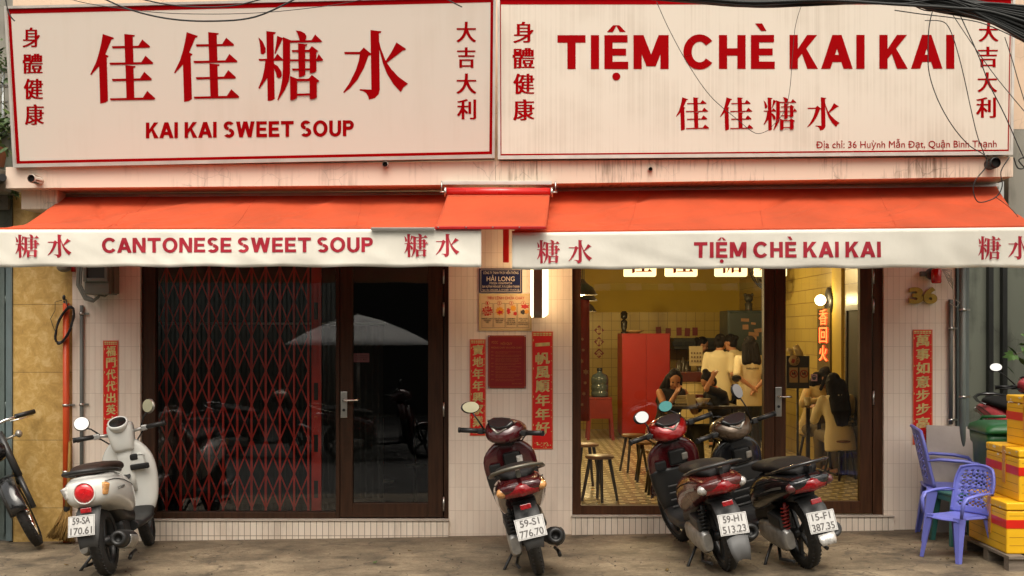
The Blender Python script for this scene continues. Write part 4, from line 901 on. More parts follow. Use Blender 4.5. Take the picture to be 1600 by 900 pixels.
# ---------------------------------------------------------------- overhead wires
M_wire = pm('black_wire', (.012, .013, .012), .6)
def cat(pts, Y, n=24):
    q = [P(a, b, Y if not isinstance(Y, (list, tuple)) else Y[i]) for i, (a, b) in enumerate(pts)]; out = []
    m = len(q)
    for i in range(m - 1):
        p0, p1, p2, p3 = q[max(i - 1, 0)], q[i], q[i + 1], q[min(i + 2, m - 1)]
        for k in range(n // (m - 1) + 2):
            t = k / (n // (m - 1) + 2); out.append(.5 * ((2 * p1) + (p2 - p0) * t + (2 * p0 - 5 * p1 + 4 * p2 - p3) * t * t + (3 * p1 - p0 - 3 * p2 + p3) * t ** 3))
    out.append(q[-1]); return out
def wire(label, pts, Y=-1.9, r=.004):
    mb = MB(); mb.tube(cat(pts, Y), r, 6); return tag(mb.build('overhead_wire', M_wire), label, 'wire')
bd = MB(); rnd = random.Random(11); YB = -2.4
for k in range(120):
    o = rnd.gauss(0, 1); lo = abs(rnd.gauss(0, 1)); y = YB + rnd.uniform(-.12, .12); f = rnd.uniform(0, 1)
    bd.tube(cat([(950 + rnd.uniform(-70, 90), -14), (1090 + 20 * o, -3 + 3.5 * rnd.random()), (1180, 2 + 8 * rnd.random()), (1290, -6 + 13 * rnd.random()), (1400, -8 + 15 * rnd.random() ), (1480 + 10 * o, -6 + 24 * rnd.random()), (1545, 4 + 30 * f), (1610, 8 + 62 * f), (1680, 10 + 100 * f), (1850, 5 + 120 * f), (2150, -40 + 60 * f)], y, 60), rnd.choice((.004, .006, .008, .010)), 6)
tag(bd.build('cable_bundle', M_wire), 'thick drooping bundle of black overhead cables across the top right corner', 'cables')
wire('thicker black wire sagging across the top of the left signboard', [(150, -8), (200, 14), (262, 29), (330, 33), (400, 26), (470, -6)], -1.9, .0062)
wire('thin black wire drawn across the top left signboard beneath the thicker one', [(90, -8), (140, 6), (240, 19), (330, 22), (420, 19), (520, 8), (580, -4)], -2.0, .0025)
wire('second sagging wire at the very top of the left signboard', [(190, -10), (250, 5), (310, 11), (370, 8), (430, -8)], -2.0, .005)
wire('short bent wire hanging over the upper left corner of the left signboard', [(8, -6), (12, 15), (17, 26), (23, 33)], -1.2, .005)
wire('short wire end poking down near the top right of the left signboard', [(690, -6), (708, 4), (722, 11)], -1.2, .005)
wire('long thin wire drooping past the C of the right signboard', [(1026, 3), (1045, 45), (1075, 100), (1110, 150), (1150, 185), (1180, 208), (1200, 204)], -1.5, .0025)
wire('hair thin wire hanging over the first K of the right signboard', [(1254, 3), (1243, 40), (1238, 90), (1234, 140), (1225, 175), (1204, 200)], -1.5, .002)
wire('wire looping down over the last A of the right signboard', [(1459, 10), (1452, 40), (1450, 80), (1452, 115), (1465, 155), (1487, 195), (1513, 226), (1535, 240), (1542, 247)], -1.2, .004)
wire('wire curving past the last I of the right signboard to its lower corner', [(1445, 32), (1470, 33), (1482, 42), (1493, 70), (1505, 115), (1517, 170), (1528, 215), (1542, 250)], -1.2, .0035)
wire('straight slack wire crossing the right column of characters', [(1496, 15), (1510, 45), (1530, 90), (1545, 130), (1570, 180), (1592, 230), (1606, 260)], -1.2, .004)
wire('slack wire slanting from the bundle past the right edge of the sign', [(1480, 10), (1520, 70), (1560, 125), (1610, 185)], -1.2, .003)
wire('wire dropping from the bundle beside the cream wall at far right', [(1570, 58), (1582, 95), (1592, 130), (1603, 165)], -1.2, .0035)
wire('wire slanting under the bundle from the K to the right edge', [(1398, 16), (1440, 22), (1490, 28), (1540, 38), (1610, 70)], -1.6, .004)
wire('thin cable loop hanging in front of the ledge at its right end', [(1542, 250), (1540, 262), (1524, 282), (1521, 300), (1530, 316), (1556, 308), (1566, 290), (1564, 268), (1577, 246)], -.9, .0045)
wire('thin wire trailing over the right end of the orange awning', [(1556, 308), (1575, 322), (1590, 338), (1597, 356), (1590, 362), (1582, 356)], -1.0, .0025)
wire('tangled black wire on the grey wall at the far right', [(1584, 246), (1590, 262), (1600, 262), (1592, 250), (1606, 244)], -.3, .006)
# ---------------------------------------------------------------- scooters (local axes: x forward, y left, z up, rear tyre touching the ground at the origin)
def yz(x, zc, hw, hh, n=24, p=2.6, yc=0.):
    q = []
    for k in range(n):
        a = 2 * math.pi * k / n; c, s_ = math.cos(a), math.sin(a)
        q.append(Vector((x, yc + hw * math.copysign(abs(c) ** (2 / p), c), zc + hh * math.copysign(abs(s_) ** (2 / p), s_))))
    return q
def xy(z, xc, hx, hy, n=24, p=2.6):
    q = []
    for k in range(n):
        a = 2 * math.pi * k / n; c, s_ = math.cos(a), math.sin(a)
        q.append(Vector((xc + hx * math.copysign(abs(c) ** (2 / p), c), hy * math.copysign(abs(s_) ** (2 / p), s_), z)))
    return q
def wheel(par, name, c, rad, w, rim_m, spokes=5, M=None, wire=False):
    k = MB(M); pr = []
    for i in range(15):
        a = math.pi * (i / 14) ; pr.append((rad - w * .62 + w * .62 * math.sin(a), -w / 2 * math.cos(a)))
    k.lathe([(rad - w * .75, -w * .42)] + pr + [(rad - w * .75, w * .42)], c, (0, 1, 0), 40)
    for i in range(44):                                   # tread blocks
        a = 2 * math.pi * i / 44
        for s_ in (-1, 1):
            q = Vector((math.cos(a + s_ * .03), 0, math.sin(a + s_ * .03))); R_ = Matrix.Translation(Vector(c)) @ Matrix.Rotation(-(a + s_ * .03), 4, 'Y')
            k.box(R_ @ Vector((rad - .0035 - .0062, s_ * w * .22, 0)), (.0085, w * .24, rad * .06), R_.to_3x3().to_4x4() @ Matrix.Rotation(s_ * .5, 4, 'X'))
    wo = T_child(name, par); k.build('tyre', M_rubber, wo, local=True)
    k = MB(M); ri = rad - w * .72
    k.lathe([(ri, -w * .36), (ri * .93, -w * .3), (ri * .91, 0), (ri * .93, w * .3), (ri, w * .36)], c, (0, 1, 0), 36)
    k.cyl(Vector(c) + Vector((0, -w * .55, 0)), Vector(c) + Vector((0, w * .55, 0)), .038, n=18)
    if wire:
        for i in range(24):
            a = 2 * math.pi * i / 24; k.tube([Vector(c) + Vector((.03 * math.cos(a), (.02 if i % 2 else -.02), .03 * math.sin(a))), Vector(c) + Vector((ri * .93 * math.cos(a + .25), 0, ri * .93 * math.sin(a + .25)))], .002, 4)
    else:
        for i in range(spokes):
            R_ = Matrix.Translation(Vector(c)) @ Matrix.Rotation(2 * math.pi * i / spokes, 4, 'Y'); k.box(R_ @ Vector((ri * .48, 0, 0)), (ri * .92, w * .3, .032), R_.to_3x3().to_4x4(), .006)
    k.build('rim', rim_m, wo, local=True)
    return wo
def T_child(name, par):
    o = bpy.data.objects.new(name, None); COL.objects.link(o); o.parent = par; o.empty_display_size = .1; WM[o.name] = WM[par.name]; return o
M_chrome = pm('mirror_chrome', (.75, .74, .70), .06, 1, var=.03)
M_grey_p = pm('dull_grey_plastic', (.045, .045, .045), .55, var=.2, dirt=.3, dirtcol=(.12, .10, .08))
M_alloy = pm('cast_alloy', (.42, .41, .39), .42, .7, var=.2, vs=20, dirt=.3)
M_darkalloy = pm('dark_alloy', (.05, .05, .05), .4, .5)
M_plate = pm('number_plate_white', (.56, .55, .53), .45, dirt=.15, vs=30)
M_pltxt = pm('number_plate_print', (.11, .10, .095), .5)
M_tail = pm('red_tail_lens', (.24, .004, .006), .1, coat=.6, var=.35, vs=60)
M_amber = pm('amber_lens', (.62, .30, .10), .08, coat=1., var=.4, vs=40)
M_clear = pm('clear_lens', (.55, .53, .50), .08, .3, coat=1., var=.4, vs=60)
M_seat_b = pm('black_seat_vinyl', (.010, .009, .009), .6, bump=.15, bs=300, var=.2, spec=.2)
M_seat_br = pm('brown_seat_vinyl', (.026, .014, .010), .6, bump=.15, bs=300, spec=.2)
M_dial = pm('dial_glass', (.012, .013, .013), .25, coat=.2)
M_silver = pm('silver_paint', (.34, .32, .28), .3, .6, var=.15)
def mirror(par, M, base, tip, rx, rz, yaw, mat_head, glass=None, round_=True):
    o = T_child('mirror', par)
    k = MB(M); k.tube([base, Vector(base).lerp(Vector(tip), .45) + Vector((-.02, 0, .02)), Vector(tip)], [.0075, .006, .006], 8); k.build('stem', M_black, o, local=True)
    R_ = Matrix.Translation(Vector(tip)) @ Matrix.Rotation(yaw, 4, 'Z') @ Matrix.Rotation(R(14), 4, 'Y')
    k = MB(M @ R_); k.ell((.012, 0, rz * .5), (.022, rx, rz), 24, 12); k.build('shell', mat_head, o, local=True)
    k = MB(M @ R_ @ Matrix.Translation((-.0115, 0, rz * .5)))
    pts = [(0, rx * .9 * math.cos(2 * math.pi * i / 28), rz * .9 * math.sin(2 * math.pi * i / 28)) for i in range(28)]
    k.add(pts + [(-.001 + p[0], p[1] * .98, p[2] * .98) for p in pts], [list(range(28)), [28 + i for i in reversed(range(28))]] + [[i, (i + 1) % 28, 28 + (i + 1) % 28, 28 + i] for i in range(28)]); k.build('mirror_glass', glass or M_chrome, o, local=True)
def plate(par, top, bot, l1, l2, c, tilt, w=.20, h=.145, yaw=0., roll=0.):
    M = Matrix.Translation(c) @ Matrix.Rotation(yaw, 4, 'Z') @ Matrix.Rotation(tilt, 4, 'Y') @ Matrix.Rotation(roll, 4, 'X')
    k = MB(M); k.box((0, 0, 0), (.004, w, h), None, .0015); o = k.build('number_plate', M_plate, par, local=True)
    f = lambda u, v, d=0.: M @ Vector((-.0021 - d, -u, v))
    k = MB()
    put_text(k, f, l1, -w * .33, w * .33, h * .40, h * .09, .06, 0, .0005); put_text(k, f, l2, -w * .40, w * .40, -h * .08, -h * .40, .06, 0, .0005)
    e = .0022
    for q in ((-w / 2 + .006, w / 2 - .006, h / 2 - .006, h / 2 - .006 - e), (-w / 2 + .006, w / 2 - .006, -h / 2 + .006, -h / 2 + .006 + e), (-w / 2 + .006, -w / 2 + .006 + e, -h / 2 + .009, h / 2 - .009), (w / 2 - .006 - e, w / 2 - .006, -h / 2 + .009, h / 2 - .009)):
        k.add([f(q[0], q[2], .0005), f(q[1], q[2], .0005), f(q[1], q[3], .0005), f(q[0], q[3], .0005)], [[0, 1, 2, 3]])
    k.build('plate_print', M_pltxt, o, local=True, fixn=False)
def scooter(label, loc, yaw, lean, steer, body, o):
    """o: options of this scooter; every panel below is a part of its own"""
    t = T('scooter', label, 'motor scooter', loc, (lean, 0, R(90) + yaw), 'scooters parked facing the shop fronts')
    retro = o['style'] == 'retro'; WB = 1.24; OX = Matrix.Translation((.055 if retro else 0, 0, 0))
    hd = Vector((.95, 0, .62)); ST = Matrix.Translation((WB - .22, 0, .6)) @ Matrix.Rotation(R(-24), 4, 'Y') @ Matrix.Rotation(steer, 4, 'Z') @ Matrix.Rotation(R(24), 4, 'Y') @ Matrix.Translation((-WB + .22, 0, -.6))
    rr_, rw = (.245, .105) if retro else (.262, .092)
    wheel(t, 'rear_wheel', (0, 0, rr_), rr_, rw, o.get('rim', M_darkalloy), 5)
    wheel(t, 'front_wheel', (WB, 0, rr_), rr_, .09, o.get('rim', M_darkalloy), 5, ST)
    k = MB(ST)
    for s_ in (-1, 1): k.tube([(WB, s_ * .065, rr_), (WB - .1, s_ * .065, .5), (WB - .13, s_ * .05, .58)], .017, 10)
    k.build('fork', M_grey_p, t, local=True)
    k = MB(ST); k.loft([[Vector((WB, 0, rr_)) + Vector((math.sin(a) * (rr_ + .035 - .02 * abs(q) ** 2), q * .075, math.cos(a) * (rr_ + .035 - .025 * abs(q) ** 2))) for q in (-1, -.8, -.4, 0, .4, .8, 1)] for a in [R(-75 + 12 * i) for i in range(13)]], False, False)
    k.build('front_fender', body, t, local=True, solid=.004)
    # tail body
    if retro: secs = [(-.31, .64, .05, .035), (-.297, .638, .115, .08), (-.255, .635, .155, .112), (-.12, .632, .185, .13), (.05, .605, .195, .15), (.25, .56, .19, .165), (.42, .505, .165, .16), (.53, .46, .12, .12)]
    else: secs = [(-.40, .685, .10, .022), (-.37, .68, .15, .045), (-.30, .672, .172, .075), (-.12, .645, .185, .11), (.1, .60, .19, .14), (.28, .55, .185, .155), (.44, .49, .16, .14), (.54, .45, .11, .1)]
    k = MB(); k.loft([yz(*q) for q in secs]); k.build('rear_body', body, t, local=True, sub=1)
    M_gap = pm('panel_gap', (.004, .004, .004), .8)
    for s_ in (-1, 1):                                    # panel gaps and a stripe along the flank
        k = MB()
        def sk(x, f):                                     # a point on the tail skin at x, height fraction f
            for a_, b_ in zip(secs, secs[1:]):
                if a_[0] <= x <= b_[0]:
                    q = (x - a_[0]) / (b_[0] - a_[0]); z, hw, hh = (a_[i] + (b_[i] - a_[i]) * q for i in (1, 2, 3)); return Vector((x, s_ * (hw * (1 - abs(f) ** 2.6) ** (1 / 2.6) - .001), z + hh * f))
        x0_ = secs[2][0]; k.tube([sk(x0_ + (.30 - x0_) * i / 20, .55 - .25 * i / 20) for i in range(21)], .0028, 5); k.build('panel_gap', M_gap, t, local=True)
        if not retro:
            k = MB(); k.loft([[sk(x0_ + .04 + i * .03, .12 - .018 * i) + Vector((0, s_ * .003, 0)), sk(x0_ + .04 + i * .03, .12 - .018 * i - .22 + .016 * i) + Vector((0, s_ * .003, 0))] for i in range(13)], False, False); k.build('flank_decal', M_silver, t, local=True)
    # under tail, inner fender, swing arm
    k = MB(); k.loft([yz(.45, .36, .13, .08), yz(.2, .43, .12, .09), yz(.02, .54, .09, .05), yz(-.2, .56, .085, .04)]); k.build('under_cover', M_black, t, local=True)
    k = MB(OX); k.loft([[Vector((x, y * w_, z - .012 * abs(y) ** 2)) for y in (-1, -.6, 0, .6, 1)] for x, z, w_ in ((-.12, .56, .075), (-.25, .55, .08), (-.33, .50, .085), (-.375, .43, .082), (-.405, .35, .075), (-.43, .27, .06))], False, False)
    k.build('rear_mudguard', M_grey_p, t, local=True, solid=.006)
    plate(t, 0, 0, o['l1'], o['l2'], OX @ Vector(o.get('pc', (-.415, 0, .405))), o.get('pt', R(17)), roll=o.get('proll', 0), yaw=o.get('pyaw', 0))
    if o.get('long_flap'):
        k = MB(); k.loft([[Vector((x, y * w_, z - .02 * y * y)) for y in (-1, -.6, 0, .6, 1)] for x, z, w_ in ((-.432, .33, .075), (-.452, .25, .07), (-.468, .17, .05))], False, False); k.build('mud_flap', pm('grey_mud_flap', (.10, .10, .10), .6, dirt=.2), t, local=True, solid=.006)
    if o.get('chrome_flap'):
        k = MB(); k.loft([[Vector((x, y * w_, z)) for y in (-1, -.6, 0, .6, 1)] for x, z, w_ in ((-.435, .325, .06), (-.45, .285, .062), (-.46, .25, .05))], False, False); k.build('flap_reflector', M_clear, t, local=True, solid=.008)
    k = MB(OX); k.box((-.385 if not retro else -.372, 0, .545 if not retro else .515), (.02, .075, .035), (0, R(15), 0), .004); k.build('reflector', M_tail, t, local=True)
    # engine, drive case, shock, exhaust, stands
    k = MB(); k.loft([yz(.36, .27, .05, .07, 20, 3, .11), yz(.2, .26, .05, .085, 20, 3, .115), yz(-.02, .25, .045, .09, 20, 3, .12), yz(-.1, .25, .03, .06, 20, 3, .12)]); k.build('drive_case', M_alloy, t, local=True)
    k = MB(); k.box((.30, .0, .28), (.2, .2, .15), None, .03); k.cyl((.38, 0, .3), (.52, 0, .34), .075); k.box((.05, .115, .38), (.22, .09, .09), (0, R(-8), 0), .02); k.build('engine', M_darkalloy, t, local=True)
    k = MB(); k.cyl((-.02, .11, .27), (-.1, .11, .52), .012)
    pts = [Vector((-.03, .11, .31)).lerp(Vector((-.09, .11, .5)), i / 60) + Vector((math.cos(i * .72) * .028, math.sin(i * .72) * .028, 0)) for i in range(61)]
    k.tube(pts, .006, 5); k.build('shock_absorber', o.get('spring', M_black), t, local=True)
    k = MB(); k.tube([(.34, -.06, .2), (.28, -.12, .17), (.16, -.145, .2)], .017, 10)
    k.lathe([(.03, 0), (.058, .03), (.064, .08), (.064, .33), (.055, .39), (.032, .40), (.028, .36), (.001, .36)], (.16, -.155, .215), (-.96, -.02, .16), 24); ex = k.build('exhaust', o.get('exm', M_black), t, local=True)
    k = MB(); q = rot_to((-.96, -.02, .16))
    k.loft([[Vector((.16, -.155, .215)) + q @ Vector((math.cos(a) * .07, math.sin(a) * .07, z)) for a in [R(o.get('hs0', -115) + 11 * i) for i in range(13)]] for z in (.09, .1, .2, .29, .30)], False, False); k.build('heat_shield', M_alloy if retro else M_grey_p, ex, local=True, solid=.006)
    k = MB(); k.tube([(.25, .13, .17), (.22, .2, .09), (.17, .27, .012)], .011, 8); k.box((.16, .28, .008), (.07, .03, .012), None, .003); k.build('side_stand', M_black, t, local=True)
    k = MB(); k.tube([(.2, -.16, .12), (.05, -.17, .12), (-.02, -.17, .10)], .014, 8); k.build('footrest', M_black, t, local=True); k = MB(); k.tube([(.2, .1, .15), (.12, .14, .08), (-.1, .13, .1)], .012, 8); k.build('centre_stand', M_black, t, local=True)
    # floor, leg shield, front
    k = MB(); k.loft([yz(.40, .28, .15, .05), yz(.6, .27, .155, .035), yz(.85, .28, .16, .04), yz(.98, .34, .15, .06)]); k.build('floorboard', o.get('floor', M_black), t, local=True)
    if retro: ls_ = [(.27, .99, .05, .13), (.40, .985, .055, .19), (.55, .97, .06, .215), (.70, .945, .065, .22), (.80, .925, .065, .19), (.87, .91, .06, .135), (.92, .90, .05, .085)]
    else: ls_ = [(.27, .99, .05, .12), (.42, .985, .055, .17), (.58, .965, .06, .205), (.72, .94, .065, .215), (.80, .925, .065, .20), (.86, .91, .055, .14), (.90, .90, .045, .08)]
    k = MB(); k.loft([xy(*q, 32, 3) for q in ls_]); sh = k.build('leg_shield', o.get('inner', body), t, local=True, sub=1)
    k = MB(); k.loft([xy(.30, 1.05, .03, .09, 24, 2.2), xy(.5, 1.06, .06, .15, 24, 2.2), xy(.7, 1.03, .07, .17, 24, 2.2), xy(.84, .97, .05, .12, 24, 2.2)]); k.build('front_panel', body, t, local=True, sub=1)
    if retro:
        k = MB(); k.box((.865, -.085, .735), (.02, .14, .10), (0, R(-9), 0), .025, 3); k.build('storage_lip', body, sh, local=True)
        k = MB(); k.box((.853, -.065, .765), (.02, .08, .05), (0, R(-9), 0), .012); k.box((.853, -.11, .685), (.02, .15, .045), (0, R(-9), R(0)), .012); k.box((.862, .13, .745), (.012, .05, .022), (0, R(-9), 0), .004); k.build('storage_opening', M_black, sh, local=True)
        k = MB(); k.cyl((.875, .0, .62), (.855, .0, .625), .028, n=18); k.build('key_hole', M_black, sh, local=True)
        k = MB(); k.loft([xy(.50, .93, .05, .055), xy(.62, .905, .045, .06), xy(.76, .875, .04, .06), xy(.9, .86, .05, .07)]); k.build('centre_column', body, t, local=True)
    else:
        k = MB(); k.loft([xy(.265, .985, .056, .13, 32, 3), xy(.42, .98, .061, .177, 32, 3), xy(.55, .965, .066, .20, 32, 3), xy(.64, .952, .070, .208, 32, 3), xy(.665, .948, .066, .19, 32, 3)]); k.build('knee_panel', M_black, sh, local=True)
        for i in range(4): k = MB(); k.box((.885 - i * .002, 0, .36 + i * .055), (.01, .20, .012), (0, R(-5), 0), .003); k.build('knee_rib', M_grey_p, sh, local=True)
        k = MB(); k.box((.858, -.02, .74), (.02, .14, .12), (0, R(-9), 0), .02, 3); k.box((.862, .125, .70), (.012, .09, .07), (0, R(-9), 0), .012); k.build('storage_opening', M_black, sh, local=True)
        k = MB(); k.box((.846, -.075, .735), (.012, .05, .055), (0, R(-9), R(8)), .008); k.build('key_plate', M_clear if o.get('keyplate') else M_silver, sh, local=True)
        k = MB(); k.box((.872, .0, .835), (.02, .085, .035), (0, R(-9), 0), .006); k.build('neck_plate', M_silver, t, local=True)
    # seat and grab rail
    if retro:
        k = MB(OX); k.loft([yz(-.29, .775, .07, .02), yz(-.25, .785, .125, .04), yz(-.05, .785, .15, .042), yz(.12, .765, .148, .042), yz(.3, .755, .125, .042), yz(.43, .735, .09, .035), yz(.47, .72, .05, .02)]); k.build('seat', o['seat'], t, local=True, sub=1)
        k = MB(OX); k.tube([(.05, .155, .735), (-.12, .175, .755), (-.26, .155, .775), (-.345, .08, .785), (-.365, 0, .788), (-.345, -.08, .785), (-.26, -.155, .775), (-.12, -.175, .755), (.05, -.155, .735)], .015, 10); k.build('grab_rail', M_black, t, local=True)
    else:
        k = MB(); k.loft([yz(-.33, .745, .07, .02), yz(-.27, .765, .125, .04), yz(-.05, .775, .15, .045), yz(.1, .75, .15, .045), yz(.3, .735, .125, .042), yz(.45, .71, .09, .04), yz(.5, .69, .05, .02)]); k.build('seat', o['seat'], t, local=True, sub=1)
        k = MB(); k.tube([(.0, .16, .735), (-.18, .185, .765), (-.32, .165, .80), (-.415, .09, .82), (-.44, 0, .825), (-.415, -.09, .82), (-.32, -.165, .80), (-.18, -.185, .765), (.0, -.16, .735)], [.012, .018, .022, .026, .027, .026, .022, .018, .012], 12, True, .55); k.box((-.37, 0, .775), (.09, .03, .05), None, .006); k.build('grab_rail', o['rail'], t, local=True)
    # lights at the tail
    if retro:
        k = MB(OX); k.lathe([(.001, .022), (.03, .02), (.055, .013), (.068, .002), (.07, -.02)], (-.36, 0, .635), (-1, 0, .03), 32); k.build('tail_light', pm('bright_red_lens', (.55, .012, .016), .1, coat=.8, var=.2, vs=40), t, local=True)
        k = MB(OX); k.lathe([(.068, .0), (.072, .008), (.079, .004), (.080, -.02)], (-.36, 0, .635), (-1, 0, .03), 32); k.build('tail_light_ring', o['body2'], t, local=True)
        for s_ in (-1, 1):
            k = MB(OX); k.box((-.318, s_ * .135, .648), (.045, .05, .085), (R(s_ * -18), R(8), R(s_ * 38)), .014, 3); k.build('indicator', M_amber if s_ < 0 else M_clear, t, local=True)
    else:
        k = MB(); k.loft([[Vector((x0_ - .02 * (1 - abs(y) / .16) , y, z)) for x0_, z in ((-.372 + abs(y) * .35, .705), (-.39 + abs(y) * .35, .69), (-.40 + abs(y) * .35, .655), (-.385 + abs(y) * .35, .625), (-.36 + abs(y) * .35, .62))] for y in [-.12 + .02 * i for i in range(13)]], False, False); k.build('tail_light', M_tail, t, local=True, solid=.01)
        for s_ in (-1, 1):
            k = MB(); k.ell((-.335, s_ * .135, .662), (.04, .042, .036), 20, 12, (0, R(10), R(s_ * 35))); k.build('indicator', o['ind'], t, local=True)
    # handlebars
    hb = T_child('handlebars', t)
    if retro:
        k = MB(ST); k.loft([xy(.815, .875, .06, .07, 28, 3.2), xy(.83, .875, .075, .085, 28, 3.2), xy(.93, .868, .092, .100, 28, 3.2), xy(1.02, .865, .10, .108, 28, 3.2), xy(1.05, .868, .085, .09, 28, 3), xy(1.062, .872, .05, .05, 28, 2.6)]); k.build('head_cover', body, hb, local=True, sub=1)
        q = (-.55, 0, .83)
        k = MB(ST); k.lathe([(.070, -.05), (.078, -.02), (.08, .004), (.072, .010), (.066, .004)], (.792, 0, 1.055), q, 32); k.build('dial_ring', body, hb, local=True)
        k = MB(ST); k.lathe([(.067, .004), (.05, .007), (.001, .009)], (.792, 0, 1.055), q, 32); k.build('dial', M_dial, hb, local=True)
        pass
    else:
        k = MB(ST); k.loft([yz(.745, .925, .05, .025, 28, 2.6), yz(.765, .935, .10, .055, 28, 2.6), yz(.82, .965, .145, .085, 28, 2.6), yz(.88, .98, .165, .092, 28, 2.6), yz(.97, .97, .16, .085, 28, 2.6), yz(1.04, .95, .11, .06, 28, 2.6), yz(1.07, .94, .05, .03, 28, 2.6)]); k.build('head_cover', o.get('head', body), hb, local=True, sub=1)
        k = MB(ST); k.loft([xy(.86, .88, .05, .07), xy(.95, .87, .06, .09)]); k.build('neck', M_black, hb, local=True)
        for s_ in (-1, 1):
            k = MB(ST); k.tube([(.752, 0, .965), (.785, s_ * .065, 1.005), (.845, s_ * .125, 1.055)], [.013, .012, .006], 8, True, .6); k.build('trim_strip', M_silver, hb, local=True)
        k = MB(ST); k.loft([[Vector((.803, 0, 1.028)) + Matrix.Rotation(R(-46), 3, 'Y') @ Vector((u * k_, v * k_, w_)) for u, v in ((-.05, 0), (-.035, .075), (.02, .115), (.055, .07), (.06, 0), (.055, -.07), (.02, -.115), (-.035, -.075))] for k_, w_ in ((1, -.004), (1, .012), (.85, .020))]); k.build('dial', M_dial, hb, local=True)
    bz = .965 if retro else .955
    for s_ in (-1, 1):
        k = MB(ST); k.tube([(.86, s_ * .08, bz), (.84, s_ * .2, bz + .012)], .014, 10); k.box((.845, s_ * .185, bz + .01), (.05, .05, .045), None, .01); k.build('switch_gear', M_alloy if retro else M_black, hb, local=True)
        k = MB(ST); k.tube([(.838, s_ * .205, bz + .012), (.80, s_ * .345, bz + .018)], [.019, .020], 14); k.tube([(.80, s_ * .345, bz + .018), (.797, s_ * .358, bz + .018)], .022, 14); k.build('grip', M_black, hb, local=True)
        k = MB(ST); k.tube([(.875, s_ * .18, bz + .008), (.90, s_ * .23, bz + .005), (.865, s_ * .34, bz)], [.007, .007, .009], 8); k.build('brake_lever', M_black if retro else o.get('lever', M_black), hb, local=True)
    k = MB(ST); k.tube([(.86, .2, bz), (.93, .17, bz - .02), (.97, .09, bz - .1), (.97, .02, bz - .22)], .006, 6); k.build('brake_cable', M_black, hb, local=True)
    k = MB(ST); k.tube([(.86, -.2, bz), (.94, -.16, bz - .01), (.98, -.08, bz - .1), (.97, -.01, bz - .22)], .006, 6); k.build('throttle_cable', M_black, hb, local=True)
    for s_, b_, tp, rx, rz, yw, gm in o['mirrors']:
        mirror(hb, ST, (.85, s_ * .16, bz + .02), tp, rx, rz, yw, M_black if not retro else M_silver, gm)
    if retro:
        k = MB()
        for s_ in (-1,): put_text(k, lambda u, v, d=0.: Vector((u, s_ * (.1955 + .002 - .10 * max(0, -u) ** 1.5 + d), v)), 'SCOOPY', .15 , -.12, .678, .652, .05, -.02, .001) if False else put_text(k, lambda u, v, d=0.: Vector((u, -.1895 - .006 * u - d, v)), 'SCOOPY', -.14, .05, .634, .614, .06, -.004, .001)
        k.build('side_lettering', M_black, t, local=True, fixn=False)
    return t
M_wpaint = pm('pearl_white_paint', (.68, .68, .64), .22, coat=.6, var=.03, dirt=.05)
M_maroon = pm('maroon_paint', (.060, .006, .008), .18, coat=.9, var=.1, dirt=.06)
M_redp = pm('candy_red_paint', (.29, .009, .008), .16, .3, coat=.9, var=.1)
M_dkred = pm('dark_red_brown_paint', (.10, .014, .012), .25, coat=.7, var=.1)
M_bronze = pm('bronze_paint', (.085, .055, .032), .28, .5, coat=.5)
M_black_g = pm('gloss_black', (.010, .010, .011), .2, coat=.6, dirt=.05)
M_mw = pm('sky_bright_mirror', (.72, .72, .71), .03, 1, var=.0)
def at(px, py): # pavement point seen at this pixel
    s_, x = 200., 0.
    for _ in range(20): x = (px - 800) / s_; s_ = (py - YH) / (H - gz(x))
    return Vector((x, F / s_ - D, gz(x)))
def place(px, py): p = at(px, py); return (p.x, p.y, p.z)
sc_white = scooter('white scooter with round red tail light leaning on its stand by the dark gate', place(170, 898), R(3), R(-8), R(7), M_wpaint,
    dict(style='retro', l1='59-SA', l2='170.61', seat=M_seat_br, body2=M_wpaint, rim=M_darkalloy, pc=(-.425, .03, .42), pyaw=R(-12),
         mirrors=[(1, 0, (.80, .27, 1.07), .062, .058, R(8), M_mw), (-1, 0, (.80, -.25, 1.11), .052, .058, R(-25), pm('yellow_reflection_mirror', (.40, .36, .24), .05, 1))]))  # right mirror: yellowish reflection put into the glass colour
sc_maroon = scooter('maroon scooter with grey grab rail leaning on its stand before the red couplets', place(843, 897), R(3), R(-13), R(-30), M_maroon,
    dict(style='sport', l1='59-S1', l2='776.70', seat=M_seat_b, rail=pm('dark_silver_rail', (.16, .15, .12), .35, .5), ind=M_amber, keyplate=True, rim=M_darkalloy, lever=M_alloy, hs0=-90,
         mirrors=[(1, 0, (.80, .25, 1.13), .075, .048, R(40), pm('yellow_reflection_mirror', (.40, .36, .24), .05, 1))]))  # yellowish glass colour stands in for a reflected building
sc_red = scooter('red scooter with white left mirror parked beside the dark bronze one', place(1138, 891), R(7), R(-13), R(10), M_dkred,
    dict(style='sport', l1='59-H1', l2='513.23', seat=M_seat_b, rail=pm('black_rail', (.05, .05, .05), .4, .4), ind=M_clear, rim=M_darkalloy, head=M_redp, inner=M_maroon, long_flap=True, lever=M_alloy, proll=R(6),
         mirrors=[(1, 0, (.82, .20, 1.10), .066, .05, R(12), M_mw), (-1, 0, (.84, -.02, 1.12), .06, .045, R(-5), pm('teal_mirror', (.07, .22, .21), .05, .9))]))
